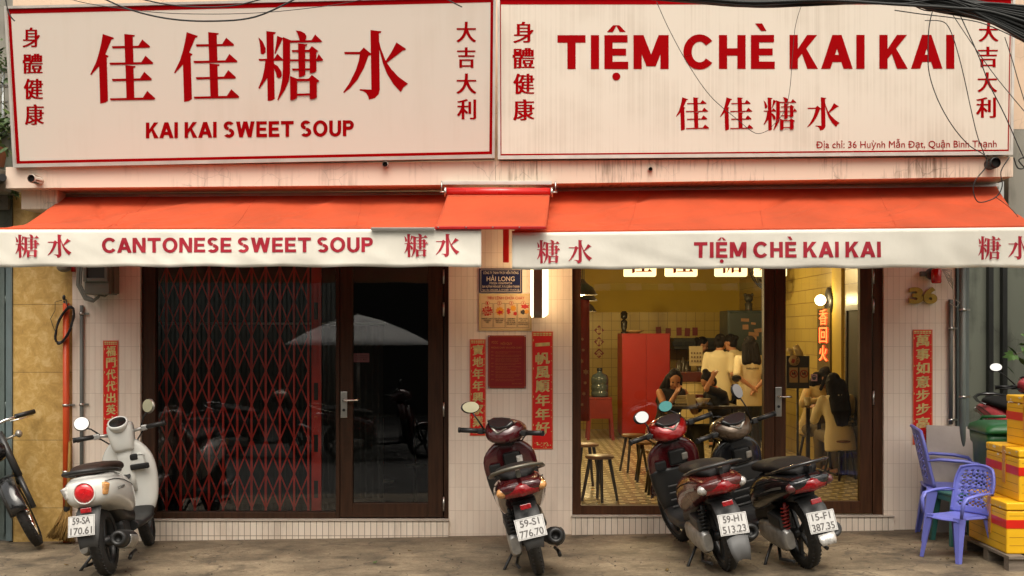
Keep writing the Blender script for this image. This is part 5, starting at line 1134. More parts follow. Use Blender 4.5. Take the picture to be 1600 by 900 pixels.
sc_dark = scooter('dark scooter with bronze headlight cowl and red springs in front of the dining room', place(1262, 887), R(12), R(-13), R(8), M_black_g,
    dict(style='sport', l1='15-F1', l2='387.35', seat=M_seat_b, rail=M_black_g, ind=pm('smoked_red_lens', (.10, .02, .02), .1, coat=1.), rim=M_darkalloy, head=M_bronze, chrome_flap=True, spring=pm('red_spring', (.28, .02, .015), .4), exm=M_grey_p, proll=R(5),
         mirrors=[(-1, 0, (.82, -.10, 1.20), .045, .065, R(5), pm('dark_reflection_mirror', (.22, .20, .19), .05, 1))]))  # glass colour darkened in place of a dark reflection
sc_pink = scooter('scooter with pinkish red cowl facing out of the dark passage behind the cartons', (5.42, 3.15, .2), R(180), R(4), R(0), pm('pinkish_red_paint', (.55, .06, .075), .25, coat=.6),
    dict(style='sport', l1='59-X2', l2='415.08', seat=M_seat_b, rail=M_black_g, ind=M_clear, rim=M_darkalloy, floor=M_black,
         mirrors=[(-1, 0, (.86, -.36, 1.16), .07, .045, R(180), M_mw)]))
k = MB(); k.ell((1.055, 0, .965), (.03, .10, .045), 20, 12); k.build('headlight', M_clear, sc_pink, local=True)
# two more scooters stand on the far side of the road, visible in the glass only
g_ = 'scooters standing across the road'
dup(sc_maroon, (-2.55, -7.9, gz(-2.5) - .14), (R(-8), 0, R(0)), 'maroon scooter across the road, seen as a reflection in the dark glass', g_)
dup(sc_dark, (-4.3, -8.6, gz(-4.3) - .14), (R(-8), 0, R(20)), 'dark scooter across the road, seen as a reflection in the dark glass', g_)

# ---------------------------------------------------------------- motorcycle at the left edge
fw = Vector((-4.0, -.38, gz(-4.0))); yaw_m = R(-16)
mc = T('motorcycle', 'black motorcycle at the left edge with its spoked front wheel turned toward the street', 'motorcycle', tuple(fw - Vector((math.cos(yaw_m), math.sin(yaw_m), 0)) * 1.3), (R(-4), 0, yaw_m))
STm = Matrix.Translation((1.12, 0, .62)) @ Matrix.Rotation(R(-31), 4, 'Y') @ Matrix.Rotation(R(-60), 4, 'Z') @ Matrix.Rotation(R(31), 4, 'Y') @ Matrix.Translation((-1.12, 0, -.62))
wheel(mc, 'front_wheel', (1.3, 0, .30), .30, .085, M_chrome, M=STm, wire=True); wheel(mc, 'rear_wheel', (0, 0, .30), .30, .10, M_chrome, wire=True)
k = MB(STm)
for s_ in (-1, 1): k.tube([(1.3, s_ * .085, .30), (1.17, s_ * .085, .56)], .023, 12); k.tube([(1.17, s_ * .085, .56), (1.0, s_ * .085, .92)], .03, 12)
k.build('fork', M_darkalloy, mc, local=True)
k = MB(STm); k.loft([[Vector((1.3, 0, .30)) + Vector((math.sin(a) * (.335 - .02 * q * q), q * .062, math.cos(a) * (.335 - .025 * q * q))) for q in (-1, -.8, -.4, 0, .4, .8, 1)] for a in [R(-70 + 10 * i) for i in range(15)]], False, False); k.build('front_fender', M_black_g, mc, local=True, solid=.004)
k = MB(STm); k.tube([(.98, -.02, .98), (.97, -.16, .99), (.90, -.36, .95)], .012, 10); k.tube([(.98, .02, .98), (.97, .16, .99), (.90, .36, .95)], .012, 10); hb = k.build('handlebar', M_chrome, mc, local=True)
for s_ in (-1, 1):
    k = MB(STm); k.tube([(.945, s_ * .25, .978), (.885, s_ * .40, .938)], .02, 14); k.build('grip', M_black, hb, local=True)
    k = MB(STm); k.tube([(1.0, s_ * .20, .97), (.98, s_ * .28, .95), (.93, s_ * .38, .925)], .006, 8); k.build('brake_lever', M_chrome, hb, local=True)
    k = MB(STm); k.tube([(1.02, s_ * .1, .85), (1.02, s_ * .2, .85)], .01); k.ell((1.02, s_ * .22, .85), (.04, .028, .032)); k.build('indicator', M_silver, mc, local=True)
k = MB(STm); k.lathe([(.001, .05), (.07, .03), (.09, 0), (.08, -.08), (.03, -.12)], (1.08, 0, .80), (1, 0, 0), 24); k.build('headlight', M_black_g, mc, local=True)
k = MB(); k.loft([yz(.98, .78, .05, .05), yz(.88, .80, .11, .08), yz(.65, .79, .13, .09), yz(.45, .75, .09, .06)]); k.build('fuel_tank', M_black_g, mc, local=True)
k = MB(); k.loft([yz(.46, .75, .09, .04), yz(.2, .74, .12, .045), yz(-.2, .77, .11, .04), yz(-.3, .77, .06, .02)]); k.build('seat', M_seat_b, mc, local=True)
k = MB(); k.tube([(1.02, 0, .9), (.9, 0, .6), (.7, 0, .35), (.3, 0, .3), (0, 0, .3)], .022, 10); k.tube([(1.0, 0, .82), (.5, 0, .68), (-.2, 0, .7)], .018, 10); k.build('frame', M_black, mc, local=True)
k = MB(); k.box((.55, 0, .38), (.3, .24, .24), None, .04); k.cyl((.62, 0, .48), (.70, 0, .66), .085, n=20); k.build('engine', M_alloy, mc, local=True)
k = MB(); k.tube([(.72, -.08, .6), (.84, -.12, .45), (.75, -.15, .22), (.4, -.16, .2), (-.3, -.17, .3)], [.018, .02, .022, .03, .04], 12); k.build('exhaust', M_chrome, mc, local=True)
k = MB(); k.tube([(.45, .12, .2), (.4, .22, .1), (.37, .3, .01)], .012, 8); k.build('side_stand', M_black, mc, local=True)
# ---------------------------------------------------------------- chairs, bin, cartons and the rest on the pavement
M_lav = pm('lavender_plastic', lin('#6a70c2'), .38, var=.06, dirt=.12, dirtcol=(.12, .10, .12))
def monobloc(label, loc, yaw, group, sc_=1.):
    t = T('plastic_chair', label, 'chair', loc, (0, 0, yaw), group); t.scale = (sc_,) * 3
    sx, sz = .225, .43
    def seat(u, v):
        x, y = (u - .5) * 2, (v - .5) * 2
        return Vector((x * .225 * (1 - .06 * y * y), y * .235 * (1 - .1 * (1 + x) / 2), sz - .02 * (1 - x * x * .6) * (1 - y * y) - (.03 * max(0, x - .75) / .25 * 1) - .02 * max(0, abs(y) - .85) / .15))
    k = MB(); k.grid(seat, 14, 14); s = k.build('seat', M_lav, t, local=True, solid=.007)
    def back(u, v):                                       # u across, v up
        a = (u - .5) * 2; w = .235 + .02 * v; z = sz + .0 + .44 * v
        z = sz + (.44 + .03 * (1 - a * a)) * v
        if v > .6: w *= 1 - .22 * ((v - .6) / .4) ** 2
        return Vector((-.205 - .10 * v + .05 * a * a, a * w, z))
    def skip(i, j):
        return 3 <= i <= 24 and 4 <= j <= 24 and ((i + 2 * (j % 2)) % 4 in (0, 1)) and not (j % 4 == 3)
    k = MB(); k.grid(back, 28, 28, True, skip); k.build('backrest', M_lav, t, local=True, solid=.007)
    k = MB(); k.tube([back(0, i / 12) for i in range(13)] + [back(i / 10, 1) for i in range(1, 10)] + [back(1, 1 - i / 12) for i in range(13)], .014, 8); k.build('back_frame', M_lav, t, local=True)
    for s_ in (-1, 1):
        k = MB(); pts = [back(.5 + s_ * .5, .48), Vector((-.12, s_ * .265, .655)), Vector((.06, s_ * .275, .645)), Vector((.17, s_ * .27, .625)), Vector((.21, s_ * .26, .57)), Vector((.215, s_ * .245, .43))]
        k.tube(pts, [.016, .024, .027, .027, .024, .02], 10, True, .55); k.build('armrest', M_lav, t, local=True)
        for fx in (1, -1):
            k = MB(); a, b = Vector((fx * .205, s_ * .215, sz - .005)), Vector((fx * .255, s_ * .25, 0))
            def lp(p, w): return [p + Vector((-fx * w * c, -s_ * w * e, 0)) for c, e in ((0, 0), (1, 0), (1, .22), (.22, .22), (.22, 1), (0, 1))]
            k.loft([lp(a, .085), lp(a.lerp(b, .5), .06), lp(b, .042)], True, True, False); k.build('leg', M_lav, t, local=True)
    return t
g_ = 'lavender plastic armchairs beside the cartons'
monobloc('front lavender plastic armchair turned toward the scooters, nearest the cartons', (3.29, -1.33, gz(3.3)), R(207), g_, .75)
monobloc('rear lavender plastic armchair seen from its side, back against the tiles', (3.56, -.42, gz(3.5)), R(-12), g_)
# teal stool
M_teal = pm('teal_plastic', (.03, .14, .125), .5, var=.15, dirt=.3)
st = T('plastic_stool', 'worn teal plastic stool standing between the two lavender chairs', 'stool', (3.56, -.66, gz(3.5)), (0, 0, R(8)))
k = MB(); k.box((0, 0, .395), (.33, .33, .02), None, .008); k.box((0, 0, .36), (.31, .31, .05), None, .01); k.build('seat', M_teal, st, local=True)
for a in (-1, 1):
    for b in (-1, 1):
        k = MB(); k.loft([[Vector((a * x + c * w, b * x + e * w, z)) for c, e in ((-1, -1), (1, -1), (1, 1), (-1, 1))] for x, w, z in ((.135, .024, .36), (.165, .018, 0))], True, True, False); k.build('leg', M_teal, st, local=True)
for a, b in ((0, 1), (1, 0)):
    for s_ in (-1, 1): k = MB(); k.box((s_ * .148 * a, s_ * .148 * b, .2), (.012 + .27 * b, .012 + .27 * a, .03)); k.build('rung', M_teal, st, local=True)
# leaning board
k = MB(); a, b, c, d = P(1447, 664, -.03), P(1519, 667, -.03), P(1519, 834, -.16), P(1447, 832, -.16); q = Vector((0, -.012, 0)); k.add([a, b, c, d, a + q, b + q, c + q, d + q], [[0, 1, 2, 3], [4, 5, 6, 7], [0, 1, 5, 4], [1, 2, 6, 5], [2, 3, 7, 6], [3, 0, 4, 7]])
tag(k.build('leaning_board', pm('pale_grey_board', lin('#a79c94'), .6, world=True, dirt=.2)), 'plain pale grey board leaning on the tiles behind the chairs', 'board')
# wheelie bin
M_green = pm('green_bin_plastic', (.012, .105, .028), .38, var=.12, dirt=.12)
bn = T('wheelie_bin', 'green wheelie bin with closed lid behind the stacked yellow cartons', 'bin', (4.02, -.55, gz(4) - .045), (0, 0, R(-6)))
def rq(hx, hy, z, xc=0, yc=0, r=.05, n=5):
    q = []
    for sx_, sy_, a0 in ((1, 1, 0), (-1, 1, 90), (-1, -1, 180), (1, -1, 270)):
        for i in range(n + 1): a = R(a0 + 90 * i / n); q.append(Vector((xc + sx_ * (hx - r) + r * math.cos(a), yc + sy_ * (hy - r) + r * math.sin(a), z)))
    return q
k = MB(); k.loft([rq(.21, .22, .08, 0, .03), rq(.215, .225, .12, 0, .03), rq(.265, .27, .80), rq(.28, .285, .82), rq(.285, .29, .90), rq(.27, .275, .90)]); bo = k.build('body', M_green, bn, local=True)
k = MB()
for i in range(-2, 3): k.box((i * .085, -.232, .46), (.014, .02, .58), (R(-4.5), 0, 0), .003); k.box((-.232, i * .085, .46), (.02, .014, .58), (0, R(4.5), 0), .003)
k.build('rib', M_green, bo, local=True)
k = MB(); k.loft([rq(.295, .305, .905), rq(.298, .308, .925), rq(.285, .295, .955), rq(.25, .26, .975, 0, .0, .07), rq(.235, .245, .985, 0, 0, .08), rq(.1, .1, .992)]); ld = k.build('lid', M_green, bn, local=True)
k = MB(); k.tube([(-.20, .27, .97), (-.19, .2, 1.012), (-.05, .19, 1.015), (.06, .19, 1.012), (.09, .26, .97)], .013, 8); k.box((.02, -.285, .96), (.22, .06, .025), None, .008); k.build('lid_handle', M_green, ld, local=True)
for s_ in (-1, 1):
    k = MB(); k.cyl((s_ * .2, .24, .1), (s_ * .26, .24, .1), .1, n=24); k.build('wheel', M_rubber, bn, local=True)
# cartons on a pallet
M_yel = pm('yellow_foam_carton', lin('#e2ae12'), .5, var=.10, vs=3, dirt=.10, dirtcol=(.30, .15, .03))
M_tape_r = pm('red_tape', lin('#c8200f'), .35); M_tape_t = pm('tan_tape', lin('#c88a1c'), .28, coat=.2); M_scuff = pm('white_scuff', lin('#d9cfb4'), .8)
pa = T('pallet', 'grey wooden pallet under the stack of yellow cartons', 'pallet', (3.98, -1.40, gz(4)))
M_pal = pm('grey_pallet_wood', (.16, .13, .10), .8, var=.3, vs=10, stretch=(1, 6, 6), bump=.2)
for y in (-1.80, -1.42, -1.0):
    k = MB(); k.bx(3.46, 4.6, y - .045, y + .045, gz(4) - .02, gz(4) + .075, .004); k.build('runner', M_pal, pa)
for i in range(7):
    k = MB(); x = 3.50 + i * .18; k.bx(x - .045, x + .075, -1.86, -.96, gz(4) + .0755, gz(4) + .098, .003); k.build('board', M_pal, pa)
def carton(label, x0, y0, y1, z0, z1, x1, yawd, seed):
    cx, cy = (x0 + x1) / 2, (y0 + y1) / 2
    t = T('carton', label, 'box', (cx, cy, z0), (0, 0, R(yawd)), 'yellow cartons stacked on the pallet')
    hx, hy, h = (x1 - x0) / 2, (y1 - y0) / 2, z1 - z0
    k = MB(); k.box((0, 0, h / 2 - .03), (2 * hx, 2 * hy, h - .06), None, .012, 3); k.build('box', M_yel, t, local=True)
    k = MB(); k.box((0, 0, h - .028), (2 * hx + .006, 2 * hy + .006, .054), None, .012, 3); k.build('lid', M_yel, t, local=True)
    zt = h * .58; e = .0025
    k = MB()
    for a, b, c, d in ((-hx - e, -hx, -hy - e, hy + e), (hx, hx + e, -hy - e, hy + e), (-hx, hx, -hy - e, -hy), (-hx, hx, hy, hy + e)): k.bx(a, b, c, d, zt - .03, zt + .03)
    k.build('red_tape', M_tape_r, t, local=True)
    k = MB(); e = .0055
    for yy in (-hy * .15,):
        k.bx(-hx - e, -hx - .001, yy - .035, yy + .035, h * .28, h); k.bx(-hx - e, hx, yy - .035, yy + .035, h + .0002, h + .003)
    for xx in (-.02,): k.bx(xx - .035, xx + .035, -hy - e, -hy - .001, h * .25, h)
    k.build('tan_tape', M_tape_t, t, local=True)
    k = MB(); e = .0008
    for z in (.16, .32, .74, .86):
        k.bx(-hx - e, -hx, -hy + .02, hy - .02, h * z, h * z + .0025); k.bx(-hx + .02, hx - .02, -hy - e, -hy, h * z, h * z + .0025)
    k.build('crease_line', pm('crease_brown', lin('#8a5a08'), .6), t, local=True)
    r_ = random.Random(seed); k = MB()
    for i in range(9):
        y, z, w_, hh_ = r_.uniform(-hy * .95, hy * .9), h - abs(r_.gauss(0, .035)) - .01, r_.uniform(.01, .05), r_.uniform(.004, .014)
        q = [(w_ * math.cos(a) * r_.uniform(.5, 1), hh_ * math.sin(a) * r_.uniform(.5, 1)) for a in [j * .785 for j in range(8)]]
        k.add([(-hx - .0042 - .0003 * i, y + u, min(h - .004, z + v)) for u, v in q], [list(range(8))])
    k.build('scuff', M_scuff, t, local=True, fixn=False)
    return t
zb0 = gz(4) + .099
h1 = .36; h2 = .365
carton('lowest and widest yellow carton of the stack, standing on the pallet', 3.48, -1.78, -1.02, zb0, zb0 + h1, 4.5, -1, 1)
carton('middle yellow carton of the stack, white scuff near its left corner', 3.60, -1.74, -1.04, zb0 + h1 + .001, zb0 + h1 + h2, 4.5, -3, 2)
carton('topmost yellow carton of the stack, narrow and cut by the frame', 3.745, -1.66, -1.10, zb0 + h1 + h2 + .001, zb0 + h1 + 2 * h2, 4.5, 2, 3)
# broom
br = T('broom', 'straw broom standing upright on its bristles against the yellow marble', 'broom', P(95, 846, -.14).to_tuple())
M_straw = pm('straw', lin('#8a6a34'), .85, var=.4, vs=60, stretch=(1, 1, .2))
k = MB(); k.tube([P(109, 690, -.05), P(108, 745, -.06), P(104, 800, -.09)], [.012, .016, .022], 8)
hd = k.build('handle', M_straw, br)
k = MB(); rnd = random.Random(6)
for i in range(230):
    u = rnd.random(); w = rnd.gauss(0, .35); a = P(104 + w * 4, 792, -.09); b = P(76 + 40 * u + rnd.gauss(0, 2), 845 + rnd.uniform(-3, 3) - 6 * (1 - u), -.14 + rnd.uniform(-.05, .04)); k.tube([a, a.lerp(b, .5) + Vector((rnd.gauss(.012, .01), rnd.gauss(0, .012), 0)), b], [.005, .0045, .0025], 4)
k.build('bristles', M_straw, br)
k = MB(); k.lathe([(.026, -.02), (.028, 0), (.026, .02)], P(104.5, 795, -.09), (.2, 0, 1), 14); k.build('binding', M_black, br)
# plant in the passage
pl = T('potted_plant', 'slender plant with drooping fingered leaves in the dark passage', 'plant', (5.85, 3.2, .2))
k = MB(); k.lathe([(.10, 0), (.14, .26), (.15, .28)], (5.85, 3.2, .2), n=18, cap=True); k.build('flower_pot', pm('plain_clay', (.2, .09, .05), .8), pl)
k = MB(); pts = [Vector((5.85, 3.2, .45)), Vector((5.83, 3.18, 1.1)), P(1600, 548, 3.15)]; k.tube(pts, [.014, .01, .006], 6); k.tube([P(1600, 548, 3.15), P(1592, 552, 3.1), P(1584, 555, 3.1)], .004, 5); k.build('stem', MC['plant_stem'], pl)
k = MB()
for a, l_ in ((200, .15), (235, .14), (170, .12), (265, .1), (140, .1), (300, .1)):
    p = P(1584, 555, 3.1); q = Vector((math.cos(R(a)), -.2, math.sin(R(a)) * .7 + .1)) * l_; n_ = Vector((-q.z, 0, q.x)).normalized() * .028
    k.add([p, p + q * .45 + n_, p + q, p + q * .45 - n_], [[0, 1, 2, 3]])
leaves(k, P(1612, 560, 3.2), (.1, .08, .12), 24, .12, random.Random(9)); k.build('foliage', pm('bright_leaf', (.10, .20, .05), .5, var=.4), pl)
# fallen leaves
M_dry = pm('dry_leaf', (.14, .09, .03), .8, var=.5)
rnd = random.Random(21)
lf = (('greenish fallen leaf lying on the pavement before the wooden door', 586, 880, .05), ('small yellow fallen leaf on the pavement right of the white scooter', 230, 880, .03), ('brown fallen leaf right of the white scooter front wheel', 300, 872, .035), ('reddish fallen leaf at the bottom between scooter and gate', 104, 884, .04), ('dark crumpled leaf lying left of the red scooter wheel', 1042, 892, .06), ('yellow dry leaf beneath the dining room window', 1008, 841, .045), ('dry leaf scrap on the pavement near the front plastic chair', 1480, 874, .04), ('tiny dry leaf behind the maroon scooter near the left plinth', 640, 862, .03))
for lab, px, py, s_ in lf:
    p = at(px, py) + Vector((0, 0, .004)); a = rnd.uniform(0, 6.28); k = MB(Matrix.Translation(p) @ Matrix.Rotation(a, 4, 'Z'))
    k.add([(-.5 * s_, 0, .004), (-.15 * s_, .25 * s_, .008), (.25 * s_, .2 * s_, .003), (.6 * s_, 0, .012), (.2 * s_, -.22 * s_, .006), (-.2 * s_, -.2 * s_, .002)], [[0, 1, 2, 3], [0, 3, 4, 5]])
    tag(k.build('fallen_leaf', M_leaf if 'greenish' in lab else M_dry, solid=.001), lab, 'leaf', 'fallen leaves on the pavement')

# loose grit on the pavement
rnd = random.Random(31); k = MB()
for i in range(420):
    x, y = rnd.uniform(-4.4, 4.2), -rnd.random() ** .7 * 1.75 - .04; r_ = rnd.choice((.002, .002, .003, .004, .006)); p = Vector((x, y, gz(x) + r_ * .3))
    k.box(p, (r_ * 2, r_ * 1.5, r_), (rnd.random(), rnd.random(), rnd.random() * 6))
o = k.build('grit', pm('grit_stone', (.09, .07, .05), .9, var=.7, vs=90)); o['kind'] = 'stuff'; tag(o, 'loose grit and crumbs scattered over the concrete pavement', 'grit')
# ---------------------------------------------------------------- left shop: folding gate, stanchions, dim things
M_gate = pm('red_gate_paint', (.66, .034, .022), .5, var=.2, dirt=.15)
gt = T('folding_gate', 'dark red folding lattice gate drawn across behind the left glass', 'gate', (X(360, .32), .32, SILL_L))
GY = .32; gz0, gz1 = SILL_L + .02, HEAD + .1
def gx(i): return X(238, GY) + i * .1235
k = MB()
for i in range(12): k.bx(gx(i) - .009, gx(i) + .009, GY - .008, GY + .008, gz0, gz1)
k.build('upright', M_gate, gt)
k = MB(); dz = .30
for j in range(8):
    za = gz0 + .02 + j * dz
    for i in range(11):
        for s_ in (0, 1):
            a, b = (gx(i), za + s_ * dz), (gx(i + 1), za + (1 - s_) * dz)
            if max(a[1], b[1]) < gz1 + .2:
                y = GY + (.012 if s_ else -.012); d_ = Vector((b[0] - a[0], 0, b[1] - a[1])); n_ = Vector((-d_.z, 0, d_.x)).normalized() * .006
                A, B = Vector((a[0], y, a[1])), Vector((b[0], y, b[1])); k.add([A - n_, B - n_, B + n_, A + n_, A - n_ + Vector((0, .004, 0)), B - n_ + Vector((0, .004, 0)), B + n_ + Vector((0, .004, 0)), A + n_ + Vector((0, .004, 0))], [[0, 1, 2, 3], [4, 5, 6, 7], [0, 1, 5, 4], [1, 2, 6, 5], [2, 3, 7, 6], [3, 0, 4, 7]])
k.build('lattice', M_gate, gt)
k = MB(); k.bx(gx(11) + .03, gx(11) + .115, GY - .02, GY + .02, gz0, gz1, .004); ep = k.build('end_post', M_gate, gt)
k = MB()
for z in (.35, .75, 1.2, 1.9): k.box((gx(11) + .07, GY - .0215, z), (.035, .004, .15), None, .001)
k.build('slot', M_dark_in, ep)
k = MB(); k.bx(gx(0) - .05, gx(11) + .3, GY - .03, GY + .03, gz0 - .022, gz0 - .002); k.build('floor_rail', M_gate, gt)
def stanchion(px, py, top, lab):
    s_ = (py - YH) / (H - SILL_L + .006); y = F / s_ - D; x = X(px, y); z0_ = SILL_L - .006
    t = T('stanchion', lab, 'stanchion', (x, y, z0_), group='slim metal posts behind the left door')
    k = MB(); k.cyl((x, y, z0_ + .01), (x, y, Z(top, y)), .009, n=12); k.build('pole', pm('pale_post', (.8, .76, .68), .5), t)
    k = MB(); k.lathe([(.12, 0), (.12, .008), (.02, .02)], (x, y, z0_), n=24, cap=True); k.build('base', MC['pale_post'], t)
stanchion(598, 752, 653, 'nearer and taller slim metal post on a round base behind the left door')
stanchion(649, 727, 652, 'farther and shorter slim metal post on a round base behind the left door')
cu = T('curtain', 'dark pleated curtain hanging behind the red folding gate', 'curtain', (X(360, 1.2), 1.2, SILL_L))
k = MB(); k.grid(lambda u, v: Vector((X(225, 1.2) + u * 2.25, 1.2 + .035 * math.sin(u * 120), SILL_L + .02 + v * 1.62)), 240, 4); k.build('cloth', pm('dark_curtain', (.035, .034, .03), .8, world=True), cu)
k = MB(); k.cyl((X(220, 1.2), 1.2, SILL_L + 1.66), (X(220, 1.2) + 2.3, 1.2, SILL_L + 1.66), .012); k.build('rod', M_steel, cu)
t, f = flat('door_notice', 'small pink paper notice taped to the inside of the left wooden door', 'notice', 550.8, 552, 577, 566, pm('pink_paper', (.42, .12, .13), .6), .002, Y=.085)
mb = MB()
for i, s_ in enumerate(('XIN QUÝ KHÁCH', 'VUI LÒNG ĐÓNG CỬA', 'CẢM ƠN')): put_text(mb, f, s_, 554, 574, 555 + i * 3.2, 556.8 + i * 3.2, .02, 0, .0006)
mb.build('lettering', M_ink, t, fixn=False)

# ---------------------------------------------------------------- right shop: dining room
M_redcup = pm('red_cabinet', lin('#a01408'), .45, var=.05)
def Yfloor(py): return F / ((py - YH) / (H - FZ)) - D
# stools
M_stool = pm('stool_seat_wood', (.20, .095, .035), .4, var=.3, vs=12); M_leg = pm('dark_stool_leg', (.025, .018, .012), .45)
def stool(x, y, h=.43, r=.135):
    t = T('wooden_stool', 'x', 'stool', (x, y, FZ), (0, 0, x * 3), 'wooden stools in the dining room')
    k = MB(); k.lathe([(.001, h), (r * .9, h), (r, h - .008), (r, h - .022), (r * .9, h - .03), (.001, h - .03)], n=28); k.build('seat', M_stool, t, local=True)
    for i in range(4):
        a = math.pi / 4 + i * math.pi / 2; k = MB(); k.tube([(math.cos(a) * .09, math.sin(a) * .09, h - .03), (math.cos(a) * .165, math.sin(a) * .165, 0)], [.018, .013], 8); k.build('leg', M_leg, t, local=True)
    return t
s0 = stool(X(937, .95), .95, .42); s0['label'] = 'nearest wooden stool just inside the dining room window, light brown seat'
for lab, px, py, h in (('wooden stool half hidden by the window frame behind the nearest one', 915, 757, .43), ('dark topped stool in the middle of the patterned floor', 990, 737, .44), ('stool pushed under the table right of the red cabinet', 1012, 752, .44), ('stool behind the red scooter under the near table edge', 1030, 771, .43)):
    y = Yfloor(py); dup(s0, (X(px, y), y, FZ), (0, 0, px * .7), lab)
# tables
M_table = pm('dark_table_top', (.030, .018, .012), .25, var=.2)
def table(lab, x0, x1, y0, y1, h=.74):
    t = T('dining_table', lab, 'table', ((x0 + x1) / 2, (y0 + y1) / 2, FZ))
    k = MB(); k.bx(x0, x1, y0, y1, FZ + h - .03, FZ + h, .004); k.build('tabletop', M_table, t)
    for x in (x0 + .05, x1 - .05):
        for y in (y0 + .05, y1 - .05): k = MB(); k.bx(x - .02, x + .02, y - .02, y + .02, FZ, FZ + h - .03); k.build('leg', M_leg, t)
    return t
TY = 3.45
table('dark dining table with a bowl and menus between the two seated customers', X(1035, TY), X(1150, TY), TY - .3, TY + .3)
table('dark dining table at the right wall where two women sit talking', X(1262, 3.3), RX1 - .02, 2.95, 3.55)
TZ = FZ + .741
def small(name, lab, cat_, px, y, mat, bits):
    k = MB(); bits(k, Vector((X(px, y), y, TZ))); return tag(k.build(name, mat), lab, cat_)
M_bowl = pm('patterned_bowl', (.42, .33, .2), .4, var=.3, vs=60)
small('bowl', 'patterned soup bowl on the table in front of the customer in black', 'bowl', 1098, TY - .1, M_bowl, lambda k, p: k.lathe([(.035, .0), (.045, .01), (.085, .075), (.08, .075), (.04, .018), (.001, .018)], p, n=24))
small('folded_menu', 'cream folded menu card standing beside the soup bowl', 'menu', 1080, TY - .05, pm('menu_cream', (.5, .4, .22), .6), lambda k, p: k.box(p + Vector((0, 0, .06)), (.10, .012, .12), (R(-12), 0, R(14))))
small('menu_stack', 'short stack of cream booklets behind the folded menu card', 'booklets', 1066, TY + .15, pm('menu_cream', (.5, .4, .22), .6), lambda k, p: [k.box(p + Vector((0, 0, .02 + i * .03)), (.16, .12, .026), (0, 0, i * .1)) for i in range(3)])
small('tissue_box', 'small red tissue box at the far edge of the table', 'tissue box', 1089, TY + .2, pm('tissue_red', (.2, .03, .015), .5), lambda k, p: k.box(p + Vector((0, 0, .055)), (.13, .08, .10), None, .006))
small('glass_cup', 'small pale cup on the table by the right wall', 'cup', 1262, 3.3, pm('pale_cup', (.5, .42, .25), .3), lambda k, p: k.lathe([(.03, 0), (.04, .09), (.036, .09), (.028, .01), (.001, .01)], p, n=18))
# red cabinet
CY = 7.7; cxl, cxr = X(972, CY), X(1047, CY)
cb = T('red_cabinet', 'tall plain red cabinet standing against the tiled back wall', 'cabinet', ((cxl + cxr) / 2, CY + .4, FZ))
k = MB(); k.bx(cxl, cxr, CY, CY + .8, FZ + .04, Z(521, CY), .006); k.build('carcass', M_redcup, cb)
k = MB(); k.bx(cxl + .01, (cxl + cxr) / 2 - .002, CY - .018, CY - .001, FZ + .08, Z(523, CY), .003); k.build('door', M_redcup, cb)
k = MB(); k.bx((cxl + cxr) / 2 + .002, cxr - .01, CY - .018, CY - .001, FZ + .08, Z(523, CY), .003); k.build('door', M_redcup, cb)
k = MB(); k.bx(cxl + .02, cxr - .02, CY + .03, CY + .78, FZ, FZ + .04); k.build('plinth', M_black, cb)
# figure and tray on top
k = MB(); p = Vector((X(977, CY), CY + .2, Z(521, CY) + .001)); k.lathe([(.05, 0), (.05, .02), (.03, .03), (.045, .10), (.05, .17), (.03, .2), (.001, .2)], p, n=16); k.ell(p + Vector((0, 0, .25)), .05); k.lathe([(.06, .28), (.05, .3), (.03, .33), (.001, .33)], p, n=16)
tag(k.build('figurine', pm('dark_ceramic', (.02, .016, .012), .4)), 'small dark ceramic figurine standing on the red cabinet', 'figurine')
k = MB(); p = Vector((X(993, CY), CY + .3, Z(521, CY) + .001)); k.lathe([(.08, 0), (.17, .05), (.18, .05), (.09, .008), (.001, .008)], p, n=20); tag(k.build('tray', pm('tan_tray', (.4, .25, .09), .5)), 'shallow tan tray lying on top of the red cabinet', 'tray')
# red envelopes and diamond papers on the back wall
M_env = pm('red_envelope', (.22, .02, .012), .5)
for i, (px, py) in enumerate(((1029, 517), (1044, 519), (1061, 518), (1074, 519), (1086, 518))):
    k = MB(); k.box(P(px, py, RY - .03), (.085, .003, .13), (0, R((-3, 2, -1, 4, 0)[i]), 0)); tag(k.build('red_envelope', M_env), ('leftmost', 'second', 'third', 'fourth', 'rightmost')[i] + ' of five red envelopes stuck on the tiled back wall', 'envelope', 'red envelopes on the back wall')
for i, (py, ch) in enumerate(((516, '福'), (534, '春'), (552, '余'))):
    t = T('diamond_paper', ('topmost', 'middle', 'lowest')[i] + ' of three dark red diamond papers on the tiled back wall', 'wall paper', P(936, py, RY - .03).to_tuple(), group='red diamond papers on the back wall')
    k = MB(); k.box(P(936, py, RY - .03), (.115, .003, .115), (0, R(45), 0)); k.build('paper', M_env, t)
    k = MB(); cjk(k, plane(RY - .032), ch, 931.5, 940.5, py - 4.5, py + 4.5, .02, .001); k.build('lettering', M_gold, t, fixn=False)
